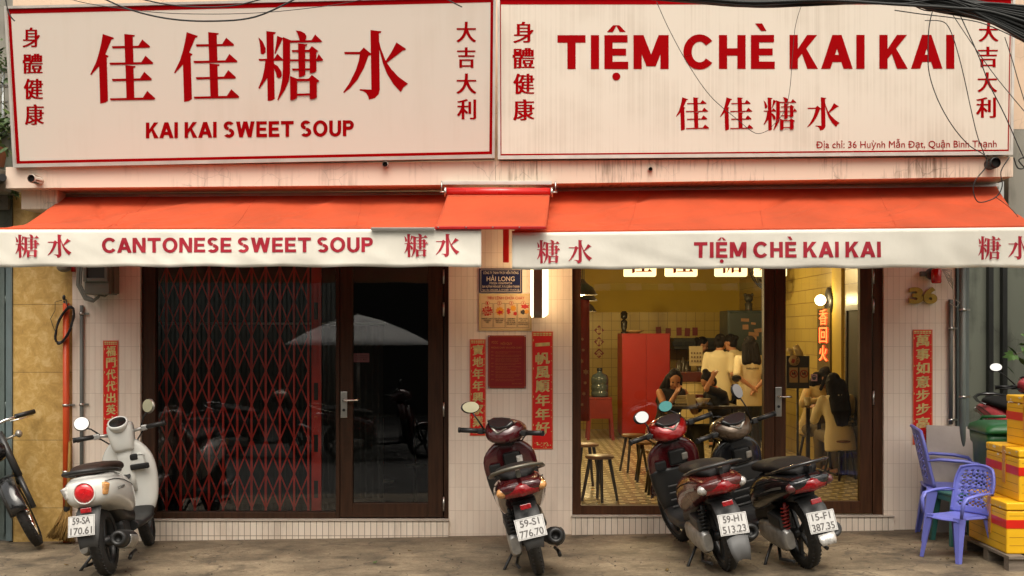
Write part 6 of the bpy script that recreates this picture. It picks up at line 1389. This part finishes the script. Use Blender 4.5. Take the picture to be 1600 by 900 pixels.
# water jug on its red stool
JY = 7.6
js = T('plastic_stool', 'red plastic stool carrying the water jug by the back wall', 'stool', (X(937, JY), JY, FZ)); jx = X(937, JY); jh = Z(620, JY) - FZ
M_rs = pm('dark_red_plastic', (.20, .014, .010), .4)
k = MB(); k.bx(jx - .17, jx + .17, JY - .17, JY + .17, FZ + jh - .03, FZ + jh, .01); k.build('seat', M_rs, js)
for a in (-1, 1):
    for b in (-1, 1): k = MB(); k.loft([[Vector((jx + a * x + c * .022, JY + b * x + e * .022, z)) for c, e in ((-1, -1), (1, -1), (1, 1), (-1, 1))] for x, z in ((.14, FZ + jh - .03), (.18, FZ))], True, True, False); k.build('leg', M_rs, js)
k = MB(); k.bx(jx - .16, jx + .16, JY - .175, JY - .165, FZ + jh * .5, FZ + jh - .03); k.bx(jx - .16, jx + .16, JY + .165, JY + .175, FZ + jh * .5, FZ + jh - .03); k.build('apron', M_rs, js)
wj = T('water_jug', 'blue grey plastic water jug with dark cap standing on the red stool', 'water jug', (jx, JY, FZ + jh + .001)); p = Vector((jx, JY, FZ + jh + .001)); sc_ = (Z(575, JY) - p.z) / .49
k = MB(); k.lathe([(r * .98, z * sc_) for r, z in ((.001, 0), (.12, 0), (.13, .02), (.13, .09), (.12, .1), (.13, .11), (.13, .2), (.12, .21), (.13, .22), (.13, .31), (.11, .37), (.04, .41), (.035, .45))], p, n=24); k.build('bottle', pm('blue_grey_jug', (.06, .085, .095), .15, coat=.5, var=.3), wj)
k = MB(); k.cyl(p + Vector((0, 0, .44 * sc_)), p + Vector((0, 0, .49 * sc_)), .04); k.build('cap', M_black, wj)
# hanging red banner at the left of the window
rb = T('hanging_banner', 'tall red printed banner hanging just right of the window jamb', 'banner', P(914, 660, 1.3).to_tuple())
k = MB(); k.grid(lambda u, v: P(900 + 21 * u, 468 + 190 * v, 1.3) + Vector((0, .01 * math.sin(u * 9 + v * 3), 0)), 8, 12); k.build('cloth', pm('banner_red', (.22, .02, .014), .6), rb, solid=.002)
k = MB(); r_ = random.Random(4)
for i in range(7): blob(k, lambda u, v, d: P(u, v, 1.28) + Vector((0, -d - .012, 0)), 912 + r_.uniform(-4, 4), 530 + i * 17, r_.uniform(2, 4.5), 6, .4, .001 + i * .0003, i)
k.build('pale_print', pm('banner_print', (.35, .2, .12), .6), rb, fixn=False)
k = MB(); k.cyl(P(897, 467, 1.3), P(924, 467, 1.3), .008); k.cyl(P(910, 467, 1.3), Vector((P(910, 467, 1.3).x, 1.3, 3.2)), .002, n=6); k.build('rod', M_black, rb)
# lamps that are lit
M_bulb = pm('lit_bulb', (1.0, .72, .36), .4, emit=9.0); M_shade = pm('lamp_shade_metal', (.03, .025, .02), .4)
def lamp_light(par, loc, w, r=.06, col=(1, .80, .46)):
    l = bpy.data.lights.new('lamp_light', 'POINT'); l.energy = w; l.color = col; l.shadow_soft_size = r
    o = bpy.data.objects.new('lamp_light', l); COL.objects.link(o); o.parent = par; o.location = Vector(loc) - par.location
def pendant(lab, p, w):
    t = T('pendant_lamp', lab, 'lamp', tuple(p), group='dark pendant lamps in the dining room')
    k = MB(); k.lathe([(.165, 0), (.16, .01), (.12, .075), (.05, .13), (.03, .16), (.001, .165)], p, n=28); k.build('lamp_shade', M_shade, t, solid=.004)
    k = MB(); k.cyl(p + Vector((0, 0, .16)), Vector((p.x, p.y, 3.2)), .004, n=6); k.build('cord', M_black, t)
    k = MB(); k.ell(p + Vector((0, 0, .035)), (.05, .05, .045)); k.build('bulb', M_bulb, t)
    lamp_light(t, p + Vector((0, 0, -.06)), w)
pendant('front one of the dark pendant lamps near the left window jamb, hanging highest', P(908, 461, 2.2), 30)
pendant('middle one of the dark pendant lamps near the left window jamb', P(911, 470, 3.9), 30)
pendant('rear one of the dark pendant lamps near the left window jamb, hanging lowest', P(913, 487, 6.4), 32)
pendant('unseen pendant lamp added over the kitchen counter, hidden behind the right awning', Vector((2.6, 5.0, 2.55)), 42)  # extra lamp out of view, added to brighten the kitchen end
# lit character boxes hanging behind the window
M_ltxt = pm('box_sign_red', lin('#c0150c'), .5)
for i, (px, ch) in enumerate(((1000.5, '佳'), (1065, '佳'), (1143, '糖'), (1205, '水'))):
    y = 1.0; p = P(px, 432, y); h = .30
    t = T('box_sign', ('leftmost lit square sign above the window, first 佳', 'second lit square sign above the window, another 佳', 'third lit square sign above the window, 糖', 'last lit square sign, half hidden behind the door post, 水')[i], 'lit sign', tuple(p), group='lit character boxes above the window')
    k = MB(); k.box(p + Vector((0, .04, h / 2)), (h, .07, h), None, .02, 3); k.build('lit_box', pm('lit_box_face', (1.0, .80, .45), .4, emit=1.6), t)
    k = MB(); big(k, lambda u, v, d: p + Vector((u, -d, v)), ch, -.11, .11, .27, .03, .001); k.build('lettering', M_ltxt, t, fixn=False)
    k = MB(); k.cyl(p + Vector((0, .04, h)), Vector((p.x, y + .04, 3.2)), .006, n=8); k.build('hanger', M_black, t)
# wall sconce, neon and fan on the right wall
def onwall(px, py): # point on the right wall x = RX1 - 0.02
    x = RX1 - .02; s_ = (px - 800) / x; return Vector((x, F / s_ - D, H + (YH - py) / s_))
p = onwall(1297, 472); t = T('wall_lamp', 'round glowing globe lamp on a dark disc on the right wall', 'lamp', tuple(p))
k = MB(); k.lathe([(.001, 0), (.17, 0), (.17, .025), (.001, .025)], p, (-1, 0, 0), 28); k.build('wall_plate', M_shade, t)
k = MB(); q = onwall(1297, 469) + Vector((-.11, -.0, .0)); k.ell(q, .062, 20, 14); k.build('globe', pm('lit_globe', (1.0, .84, .55), .4, emit=7.0), t)
k = MB(); k.cyl(p, q, .014, n=10); k.build('arm', M_steel, t); lamp_light(t, q + Vector((-.12, -.06, .0)), 6, .05)
p = onwall(1296, 545); ny, nz_ = p.y, p.z
t = T('neon_sign', 'vertical red orange neon sign of three characters on the right wall', 'neon sign', tuple(p))
k = MB(); za, zb_ = onwall(1290, 580).z, onwall(1290, 482).z; ya, yb_ = onwall(1301, 540).y, onwall(1281, 540).y
k.bx(RX1 - .05, RX1 - .02, ya, yb_, za, zb_); k.build('back_panel', pm('neon_panel', (.10, .07, .02), .3), t)
k = MB(); n3 = (zb_ - za - .10) / 3
for i, ch in enumerate('香回火'):
    put_text(k, lambda u, v, d: Vector((RX1 - .055 - d, u, v)), ch, yb_ - .12, ya + .12, zb_ - i * n3 - .01, zb_ - (i + 1) * n3 + .02, 0, 0, .001, False, ((0, 0), (.012, .001), (-.012, .002)))
k.build('neon_tube', pm('neon_red', (1.0, .09, .025), .4, emit=4.5), t, fixn=False)
p = onwall(1236, 432) + Vector((-.3, 0, 0)); t = T('wall_fan', 'dark round wall fan seen edge on near the top of the right door', 'fan', tuple(p))
ax = Vector((-.65, -.25, -.7)); k = MB()
for r_, z in ((.25, .0), (.25, .07), (.2, .10), (.14, .11), (.08, .115)): q = rot_to(ax); k.tube([p + q @ Vector((math.cos(a) * r_, math.sin(a) * r_, z)) for a in [2 * math.pi * i / 32 for i in range(33)]], .008, 6)
for i in range(24):
    a = 2 * math.pi * i / 24; q = rot_to(ax); k.tube([p + q @ Vector((math.cos(a) * r_, math.sin(a) * r_, z)) for r_, z in ((.25, 0), (.25, .07), (.15, .11), (.03, .115))], .003, 4)
k.build('cage', M_black, t)
k = MB(); q = rot_to(ax)
for i in range(3): a = 2 * math.pi * i / 3; k.add([p + q @ Vector((math.cos(a + b) * r_, math.sin(a + b) * r_, z)) for b, r_, z in ((0, .03, .03), (-.35, .2, .02), (.1, .23, .05), (.45, .2, .07))], [[0, 1, 2, 3]])
k.build('blades', M_grey_p, t, solid=.003); k = MB(); k.cyl(p - ax * .12, p + ax * .02, .06); k.tube([p - ax * .1, Vector((RX1 - .01, p.y, p.z + .12))], .02); k.build('motor', M_black, t)
# kitchen: counter, rack, fridge, doorway
KY = 6.9; k0, k1 = X(1062, KY), X(1116, KY)
ct = T('service_counter', 'tiled service counter with dark red top where the staff stand', 'counter', ((k0 + k1) / 2, KY + .3, FZ))
k = MB(); k.bx(k0, k1, KY, KY + .6, FZ, FZ + .86); k.build('tiled_front', M_countertile, ct)
k = MB(); k.bx(k0 - .02, k1, KY - .03, KY + .62, FZ + .8602, FZ + 1.0, .005); k.build('countertop', pm('dark_red_counter', (.085, .014, .01), .35), ct)
k = MB(); p = Vector((X(1089, KY), KY + .1, FZ + 1.1)); k.box(p + Vector((0, 0, .12)), (.19, .01, .28), (R(-8), 0, 0)); t = tag(k.build('menu_sheet', pm('menu_paper', (.42, .33, .18), .6)), 'cream sheet with small pictures standing on the service counter', 'menu')
k = MB()
for i in range(4):
    for j in range(4): k.box((-.06 + i * .04, -.03 + j * .016, .05 + j * .055), (.02, .004, .026), (R(-8), 0, 0))
for v_ in range(len(k.v)): pass
kk = k.build('printed_picture', pm('brown_print', (.12, .07, .03), .6), t, local=True)
kk.location = (0, -.0075, .02)
for px, w_, h_ in ((1066, .05, .16), (1072, .04, .2), (1079, .05, .14), (1101, .06, .12), (1112, .05, .15)):
    k = MB(); p = Vector((X(px, KY), KY + .3, FZ + 1.001)); k.lathe([(w_, 0), (w_, h_ * .7), (w_ * .5, h_ * .8), (w_ * .5, h_), (.001, h_)], p, n=14)
    tag(k.build('jar', pm('dark_jar', (.05, .04, .025), .3)), {1066: 'leftmost small dark jar on the service counter', 1072: 'tall thin dark jar second on the service counter', 1079: 'short dark jar left of the picture sheet on the counter', 1101: 'squat dark jar right of the picture sheet on the counter', 1112: 'dark jar farthest right on the service counter'}[px], 'jar', 'dark jars on the service counter')
hd_ = T('range_hood', 'dark kitchen shelf and hood under the red envelopes', 'kitchen hood', P(1090, 545, RY - .5).to_tuple())
k = MB(); a, b = P(1050, 546, RY - .5), P(1128, 528, RY - .5); k.bx(a.x, b.x, RY - .7, RY - .025, a.z, b.z, .01); k.build('hood', pm('dark_olive_metal', (.03, .03, .018), .4), hd_)
k = MB()
for i in range(4): c_ = P(1058 + i * 19, 537, RY - .7); k.box(c_ + Vector((0, -.015, 0)), (.15, .02, .07), None, .004)
k.build('box', M_black, hd_)
fr_ = T('fridge', 'dark teal tall refrigerator beside the kitchen with papers on its side', 'fridge', (X(1168, 7.3), 7.7, FZ))
k = MB(); a, b = X(1137, 7.3), X(1193, 7.3); k.bx(a, b, 7.3, 8.0, FZ, Z(485, 7.3), .01); k.build('cabinet', pm('dark_teal_enamel', (.020, .035, .033), .35), fr_)
k = MB(); k.bx(a + .01, b - .01, 7.27, 7.299, FZ + .05, Z(488, 7.3), .008); dr = k.build('door', pm('dark_teal_enamel', (.020, .035, .033), .35), fr_)
r_ = random.Random(3); k = MB()
for i in range(7): c_ = P(1160 + r_.uniform(-4, 30), 500 + i * 5.5, 7.26); k.box(c_, (r_.uniform(.06, .16), .004, r_.uniform(.03, .07)), (0, R(r_.uniform(-12, 12)), 0))
k.build('paper', pm('tan_paper', (.30, .16, .08), .6), dr)
k = MB(); p = Vector((X(1176, 7.3), 7.6, Z(485, 7.3) + .001)); k.lathe([(.06, 0), (.05, .04), (.06, .1), (.03, .13), (.001, .13)], p, n=14); k.ell(p + Vector((0, 0, .18)), .065); k.ell(p + Vector((-.05, 0, .23)), .025); k.ell(p + Vector((.05, 0, .23)), .025); tag(k.build('figurine', pm('grey_ceramic', (.06, .055, .04), .4)), 'small grey figurine with round ears on top of the dark refrigerator', 'figurine')
# doorway in the right wall and the column
dw = T('inner_doorway', 'dark framed doorway in the right wall of the dining room', 'doorway', (RX1, onwall(1335, 600).y, FZ))
ya, yb_ = onwall(1352, 600).y, onwall(1322, 600).y; zt_ = onwall(1322, 477).z
k = MB(); k.bx(RX1 - .03, RX1 - .002, yb_ - .05, yb_, FZ, zt_); k.bx(RX1 - .03, RX1 - .002, ya, yb_ - .05, zt_ - .06, zt_); k.build('frame', M_black, dw)
k = MB(); k.bx(RX1 - .012, RX1 - .003, ya, yb_ - .05, FZ, zt_ - .06); k.build('shade_panel', pm('room_shade_paint', (.05, .042, .022), .8), dw)  # flat sheet painted dark for the shade of the room beyond
cl = T('column', 'plain yellow plastered column on the right wall beside the neon', 'column', (RX1 - .12, onwall(1312, 600).y, FZ)); k = MB(); y = onwall(1312, 600).y; k.bx(RX1 - .03, RX1 - .001, y - .1, y + .3, FZ, 3.199); k.build('shaft', M_yellow, cl)
# notice rack behind the door glass
nt = T('notice_rack', 'black rack of round prohibition notices behind the right door glass', 'notice rack', P(1246, 606, 1.9).to_tuple()); y = 1.9
k = MB(); a, b = P(1229, 607, y), P(1265, 556, y); k.bx(a.x, b.x, y, y + .03, a.z, b.z, .004); k.build('panel', M_black, nt)
k = MB(); k.cyl((X(1247, y), y + .02, a.z), (X(1247, y), y + .02, FZ), .012); k.lathe([(.16, 0), (.16, .012), (.02, .02)], (X(1247, y), y + .02, FZ), cap=True); k.build('stand', M_black, nt)
M_nt = pm('notice_paper', (.42, .30, .15), .6); M_nr = pm('notice_red', (.30, .03, .02), .6); f = plane(y)
for px, py in ((1240, 584), (1256, 584)):
    k = MB(); q = P(px, py + 2, y - .002); k.box(q, (.085, .003, .15)); k.build('notice', M_nt, nt)
    k = MB(); q = P(px, py, y); k.lathe([(.030, .006), (.040, .006), (.040, .003), (.030, .003)], q, (0, -1, 0), 24); k.box(q + Vector((0, -.006, 0)), (.07, .002, .008), (0, R(45), 0)); k.build('prohibition_ring', M_nr, nt)
    k = MB(); k.box(q + Vector((0, -.0045, 0)), (.035, .002, .02), None); k.box(q + Vector((.01, -.0045, .014)), (.01, .002, .02), None); k.build('pictogram', M_ink, nt)
k = MB(); k.lathe([(.001, 0), (.055, 0), (.055, .006), (.001, .006)], P(1241, 563, y), (0, -1, 0), 24); rd = k.build('round_notice', M_nt, nt)
k = MB(); q = P(1239, 564, y); k.box(q + Vector((0, -.008, 0)), (.03, .002, .04), (0, R(20), 0)); k.build('pictogram', M_nr, rd)
k = MB(); put_text(k, lambda u, v, d: f(1245.5 - (v - 563) , 563 + (u - 1245.5), d + .008), 'PULL', 1239, 1252, 561.5, 564.5, .04, 0, .001); k.build('lettering', M_ink, rd, fixn=False)
k = MB(); k.tube([P(1243, 540, y + .12), P(1249, 552, y + .1), P(1253, 568, y + .1)], [.03, .036, .03], 14); k.tube([P(1230, 546, y + .1), P(1236, 548, y + .1), P(1238, 556, y + .1)], [.02, .026, .022], 12); k.build('paper_roll', pm('cream_roll', (.5, .4, .2), .6), nt)
t, f = flat('sticker', 'small square sticker with a dark paw print on the right door glass', 'sticker', 1267, 584.5, 1277, 595.5, pm('pale_sticker', (.40, .2, .14), .6), .001, Y=.062)
k = MB(); blob(k, f, 1272, 591.3, 2.6, 8, .1, .001, 1, 1.15)
for dx, dy in ((-3, -2), (-1.2, -4), (1.2, -4), (3, -2)): blob(k, f, 1272 + dx, 591 + dy, 1.1, 6, .05, .0012, 2)
k.build('print', M_ink, t, fixn=False)
# ---------------------------------------------------------------- people
M_skin = pm('skin', (.44, .21, .12), .5, var=.08); M_hair = pm('dark_hair', (.012, .009, .008), .65, spec=.15, var=.3, vs=40, stretch=(1, 1, .2), bump=1., bs=70); M_eye = pm('eye_dark', (.01, .008, .008), .2); M_lip = pm('lip', (.28, .08, .06), .5)
M_tee = pm('cream_tee', lin('#dccfae'), .85, var=.08, bump=.9, bs=11, stretch=(1, 1, .55)); M_blk = pm('black_cloth', (.012, .011, .011), .8); M_jeans = pm('dark_trousers', (.018, .017, .017), .8); M_khaki = pm('khaki_trousers', lin('#6f6148'), .8, bump=.8, bs=10); M_olive = pm('olive_tee', lin('#8d7a45'), .8, bump=.8, bs=11); M_long = pm('cream_knit', lin('#d2bc8c'), .85, bump=.8, bs=12)
def remesh(mb, name, mat, par, vox, it=3):
    me = bpy.data.meshes.new(name); me.from_pydata([tuple(p) for p in mb.v], [], mb.f); b = bmesh.new(); b.from_mesh(me); bmesh.ops.recalc_face_normals(b, faces=b.faces[:]); b.to_mesh(me); b.free()
    o = bpy.data.objects.new(name, me); COL.objects.link(o)
    m = o.modifiers.new('r', 'REMESH'); m.mode = 'VOXEL'; m.voxel_size = vox; m.use_smooth_shade = True
    s_ = o.modifiers.new('s', 'SMOOTH'); s_.iterations = it; s_.factor = .5
    me2 = bpy.data.meshes.new_from_object(o.evaluated_get(bpy.context.evaluated_depsgraph_get())); me2.name = name
    bpy.data.objects.remove(o); bpy.data.meshes.remove(me)
    me2.materials.clear(); me2.materials.append(mat); me2.polygons.foreach_set('use_smooth', [True] * len(me2.polygons))
    r = bpy.data.objects.new(name, me2); COL.objects.link(r); r.parent = par; WM[r.name] = WM[par.name]; return r
def cap_(mb, a, ra, b, rb):
    a, b = Vector(a), Vector(b); mb.cyl(a, b, ra, rb, 12); mb.ell(a, ra, 12, 8); mb.ell(b, rb, 12, 8)
def ik(a, c, l1, l2, bend):
    a, c = Vector(a), Vector(c); d = c - a; L = min(d.length, (l1 + l2) * .999)
    if d.length > L: c = a + d.normalized() * L
    x = (l1 * l1 - l2 * l2 + L * L) / (2 * L); h = math.sqrt(max(0, l1 * l1 - x * x)); u = d.normalized(); bd_ = Vector(bend); bd_ = (bd_ - u * bd_.dot(u)).normalized()
    return a + u * x + bd_ * h, c
def person(label, loc, yaw, k_=1., seated=False, lean=0., side=0., hands=None, elbows=None, head=(0, 0, 0), feet=None, shirt=None, sleeve=.45, pants=None, hair='long', hem=0., cuff=None, cap=None, hood=False):
    """faces local +y; x to its right; hands: wrist targets (right, left)"""
    t = T('person', label, 'person', loc, (0, 0, yaw), 'people inside the dining room'); vx = .0095
    hip = (.47 if seated else .84) * k_; Rl = Matrix.Rotation(-lean, 3, 'X') @ Matrix.Rotation(side, 3, 'Y'); pv = Vector((0, 0, hip))
    def tr(x, y, z): return pv + Rl @ Vector((x, y, z)) * k_
    sh = [tr(s_ * .165, 0, .44) for s_ in (1, -1)]; nk, nb = tr(0, .0, .50), tr(0, .0, .44)
    hc = nk + (Rl @ Matrix.Rotation(head[2], 3, 'Z') @ Matrix.Rotation(-head[0], 3, 'X')) @ Vector((0, .025, .125)) * k_; HR = Rl @ Matrix.Rotation(head[2], 3, 'Z') @ Matrix.Rotation(-head[0], 3, 'X') @ Matrix.Rotation(head[1], 3, 'Y')
    hands = hands or [tr(.24, .03, -.12), tr(-.24, .03, -.12)]; hands = [Vector(h) for h in hands]; elbows = elbows or [(.4, -1, -.2), (-.4, -1, -.2)]
    arms = []
    for i in (0, 1):
        e, w = ik(sh[i], hands[i], .27 * k_, .235 * k_, elbows[i]); arms.append((sh[i], e, w))
    legs = []
    for i, s_ in ((0, 1), (1, -1)):
        hp = pv + Vector((s_ * .085 * k_, 0, -.02)); ft = Vector(feet[i]) if feet else (Vector((s_ * .10, .36, .07)) if seated else Vector((s_ * .09, -.02, .07)))
        kn, an = ik(hp, ft, .42 * k_, .41 * k_, (0, 1, .35)); legs.append((hp, kn, an))
    def torso(mb, g, low=-.09):
        secs = []
        for z, hw, hd, yc in ((low, .165, .112, 0), (.02, .160, .108, 0), (.10, .140, .096, .0), (.18, .130, .092, 0), (.27, .143, .104, .008), (.35, .156, .108, .008), (.41, .160, .096, 0), (.455, .132, .074, -.006), (.49, .075, .056, -.004), (.515, .05, .046, 0)):
            if z > .47 and g: hw, hd = hw - g * .6, hd - g * .6
            secs.append([tr(*(Vector((q.y, yc + q.z, z)))) for q in yz(0, 0, hw + g, hd + g, 22, 2.2)])
        mb.loft(secs, True)
        cap_(mb, tr(.135, 0, .425), (.050 + g * .8) * k_, tr(-.135, 0, .425), (.050 + g * .8) * k_)
    m = MB(); torso(m, 0.); cap_(m, nb, .052 * k_, nk + (hc - nk) * .5, .048 * k_)
    def hell(mb, c, r, rot=None): 
        M = Matrix.Translation(hc) @ HR.to_4x4() @ Matrix.Scale(k_, 4); q = MB(M); q.ell(c, r, 18, 12, rot); mb.add(q.v, q.f)
    hell(m, (0, -.005, .02), (.072, .092, .095)); hell(m, (0, .02, -.055), (.052, .062, .06)); hell(m, (0, .055, -.075), (.028, .03, .028)); hell(m, (0, .093, -.022), (.013, .018, .022)); hell(m, (0, .085, .005), (.011, .012, .03))
    for s_ in (1, -1): hell(m, (s_ * .072, -.005, -.012), (.012, .02, .03)); hell(m, (s_ * .035, .06, -.035), (.025, .025, .025))
    for i, (a, e, w) in enumerate(arms):
        s_ = 1 if i == 0 else -1
        cap_(m, a, .046 * k_, e, .038 * k_); cap_(m, e, .038 * k_, w, .025 * k_)
        u = (w - e).normalized(); sd_ = u.cross(Vector((0, 0, 1))); sd_ = sd_.normalized() if sd_.length > .1 else Vector((1, 0, 0)); up_ = sd_.cross(u)
        pm_ = w + u * .045 * k_; cap_(m, w, .024 * k_, pm_, .029 * k_)
        for j, (f_, ln) in enumerate(((-1.5, .066), (-.5, .078), (.5, .073), (1.5, .056))):
            b0 = pm_ + sd_ * f_ * .017 * k_; b1 = b0 + (u + sd_ * f_ * .12 + up_ * .12) * ln * .55 * k_; b2 = b1 + (u * .8 + up_ * -.45) * ln * .5 * k_
            cap_(m, b0, .0098 * k_, b1, .0092 * k_); cap_(m, b1, .0092 * k_, b2, .008 * k_)
        b1 = w + u * .03 * k_ + sd_ * s_ * .045 * k_; cap_(m, w + u * .01 * k_, .012 * k_, b1, .011 * k_); cap_(m, b1, .011 * k_, b1 + (u * .9 + sd_ * s_ * .2) * .035 * k_, .009 * k_)
    for hp, kn, an in legs:
        cap_(m, hp, .078 * k_, kn, .052 * k_); cap_(m, kn, .052 * k_, an, .036 * k_); cap_(m, an + Vector((0, -.02, -.03)), .036, an + Vector((0, .13, -.045)), .027)
    remesh(m, 'body', M_skin, t, vx)
    m = MB(); torso(m, .016, -.09 - hem)
    for a, e, w in arms:
        if sleeve > 0:
            q = a.lerp(e, min(1, sleeve * 2)); cap_(m, a, .054 * k_, q, .054 * k_)
            if sleeve > .5: cap_(m, e, .046 * k_, e.lerp(w, (sleeve - .5) * 2), .034 * k_)
    if hood: cap_(m, tr(.08, -.07, .46), .055 * k_, tr(-.08, -.07, .46), .055 * k_)
    so = remesh(m, 'shirt', shirt, t, .011, 10)
    if cuff:
        m = MB()
        for a, e, w in arms: q = a.lerp(e, min(1, sleeve * 2)); d_ = (e - a).normalized(); m.cyl(q - d_ * .012 + d_ * .055, q + d_ * .07, .062 * k_, .062 * k_, 18)
        m.build('sleeve_band', cuff, so, local=True)
    m = MB()
    for hp, kn, an in legs: cap_(m, hp, .090 * k_, kn, .062 * k_); cap_(m, kn, .066 * k_, an + Vector((0, 0, .03)), .052 * k_)
    cap_(m, pv + Vector((.07, 0, 0)) * k_, .108 * k_, pv + Vector((-.07, 0, 0)) * k_, .108 * k_); remesh(m, 'trousers', pants, t, .012, 8)
    for s_ in (1, -1):
        m = MB(); m.cyl(legs[0 if s_ > 0 else 1][2] + Vector((0, -.06, -.068)), legs[0 if s_ > 0 else 1][2] + Vector((0, .15, -.062)), .034, .030, 12); m.build('shoe', M_black, t, local=True)
    m = MB(); hell(m, (0, -.018, .038), (.080, .090, .092)); hell(m, (0, -.035, -.01), (.074, .070, .085))
    if hair == 'long':
        L_ = [hc + HR @ Vector((0, -.06, -.02)) * k_, nk + Rl @ Vector((0, -.075, -.06)) * k_, nk + Rl @ Vector((0, -.125, -.22)) * k_, nk + Rl @ Vector((0, -.11, -.36)) * k_]
        for s_ in (-1, -.5, 0, .5, 1):
            for i in range(3): o_ = Rl @ Vector((s_ * .065 * k_, 0, .01 * abs(s_))); cap_(m, L_[i] + o_, (.05, .055, .045)[i] * k_, L_[i + 1] + o_ * (1.15 if i < 2 else .7), (.055, .045, .025)[i] * k_)
        for s_ in (1, -1): cap_(m, hc + HR @ Vector((s_ * .07, .015, .02)) * k_, .024 * k_, hc + HR @ Vector((s_ * .075, .01, -.14)) * k_, .022 * k_)
        cap_(m, hc + HR @ Vector((0, -.05, -.03)) * k_, .07 * k_, nk + Rl @ Vector((0, -.06, -.06)) * k_, .07 * k_)
    elif hair == 'shoulder':
        for s_ in (-1, -.4, .4, 1): cap_(m, hc + HR @ Vector((s_ * .06, -.05, 0)) * k_, .05 * k_, nk + Rl @ Vector((s_ * .085, -.075, -.10)) * k_, .05 * k_)
    elif hair == 'bun': hell(m, (0, -.105, .045), (.042, .04, .042))
    elif hair == 'topbun': hell(m, (.01, -.05, .125), (.04, .04, .035))
    ho = remesh(m, 'hair', M_hair, t, .010)
    if hair in ('bun',) and cap:
        m = MB(); hell(m, (.0, -.075, .075), (.05, .012, .012)); m.build('hair_clip', cap, ho, local=True)
    for s_ in (1, -1): m = MB(); hell(m, (s_ * .030, .079, .008), (.013, .008, .0065)); m.build('eye', M_eye, t, local=True); 
    m = MB(); hell(m, (0, .083, -.058), (.020, .009, .007)); m.build('mouth', M_lip, t, local=True)
    t['_so'] = so.name; return t, so, tr
def shirt_print(so, tr, lines, x0, x1, z0, dz, mat, y=-.128):
    k = MB()
    for i, s_ in enumerate(lines): put_text(k, lambda u, v, d: tr(u, y - d - .006 * math.cos(u * 9), v), s_, x0, x1, z0 - i * dz, z0 - i * dz - dz * .68, .10, 0, .001)
    k.build('print', mat, so, local=True, fixn=False)
def xyz(px, y): return (X(px, y), y, FZ)
def prn(o): del o['_so']
# seated woman with her chin on her hand
y = 3.85
a, so, tr = person('seated young woman with long hair, bare arms and chin resting on her hand', xyz(1041, y), R(205), .97, True, R(16), 0, [(.06, .30, .86), (-.22, .34, .76)], [(.5, .2, -1), (-.5, .1, -1)], (R(14), R(6), R(-22)), None, M_blk, 0, M_jeans, 'long'); prn(a)
dup(s0, (X(1041, y), y, FZ), (0, 0, .3), 'stool under the seated young woman with bare arms')
# seated customer in black, hand on the forehead
y = 3.65
a, so, tr = person('seated customer in a black tee with hair tied up, hand raised to the forehead', xyz(1131, y), R(112), .95, True, R(14), 0, [(.10, .33, .78), (-.10, .20, 1.06)], [(.6, .1, -1), (-.5, .3, -1)], (R(24), 0, R(8)), None, M_blk, .42, M_jeans, 'topbun'); prn(a)
dup(s0, (X(1131, y), y, FZ), (0, 0, .8), 'stool under the seated customer in black')
# staff
y = 6.3
a, so, tr = person('staff member in plain cream tee seen from behind, hair in a bun with clip', xyz(1123, y), R(-18), .97, False, R(3), 0, [(.20, .14, .92), (-.18, .18, .94)], [(.15, -.7, -1), (-.15, -.7, -1)], (R(12), 0, R(-14)), None, M_tee, .42, M_jeans, 'bun', .1, None, pm('white_clip', (.6, .55, .5), .4)); prn(a)
y = 7.9
a, so, tr = person('staff member in olive tee facing right behind the counter', xyz(1083, y), R(-95), .95, False, R(8), 0, [(.12, .32, .92), (-.12, .32, .92)], None, (R(14), 0, 0), None, M_olive, .42, M_jeans, 'bun', .05, None, MC['white_clip']); prn(a)
y = 6.85
a, so, tr = person('staff member mostly hidden between two colleagues, leaning left', xyz(1151, y), R(40), .97, False, R(6), 0, None, None, (R(10), 0, R(20)), None, M_tee, .42, M_jeans, 'bun', .05, None, MC['white_clip']); prn(a)
y = 5.3
a, so, tr = person('standing woman in cream ringer tee seen from behind, hands clasped at her back', xyz(1172, y), R(4), .95, False, 0, 0, [(.03, -.155, .84), (-.03, -.165, .87)], [(.6, -.5, -.6), (-.6, -.5, -.6)], (R(4), 0, R(-10)), None, M_tee, .46, M_jeans, 'shoulder', .10, M_blk); prn(a)
shirt_print(so, tr, ('WELLNESS',), -.085, .085, .325, .03, M_ink, -.118)
# two women at the right
y = 3.75
a, so, tr = person('seated woman in cream long sleeves facing the street with long dark hair', xyz(1268, y), R(200), .97, True, R(8), -R(9), [(.05, .30, .80), (-.22, .34, .78)], [(1, .1, -.5), (-1, .1, -.6)], (R(8), 0, R(38)), None, M_long, 1., M_khaki, 'long'); prn(a)
dup(s0, (X(1268, y), y, FZ), (0, 0, .2), 'stool under the seated woman in cream long sleeves')
y = 2.65
a, so, tr = person('seated woman seen from behind in a cream printed hoodie, long brown hair', xyz(1312, y), R(6), .93, True, R(8), -R(2), [(.16, .34, .72), (-.15, .34, .72)], [(.4, -.4, -1), (-.4, -.4, -1)], (R(8), 0, R(10)), None, M_tee, 1., M_khaki, 'long', .06, None, None, True); prn(a)
shirt_print(so, tr, ('HUMAN', 'HUMNH', 'EST2020'), 0.058, .165, .27, .056, pm('dark_green_print', (.02, .03, .02), .7), -.122)
dup(s0, (X(1312, y), y, FZ), (0, 0, .5), 'stool under the seated woman in the printed hoodie')
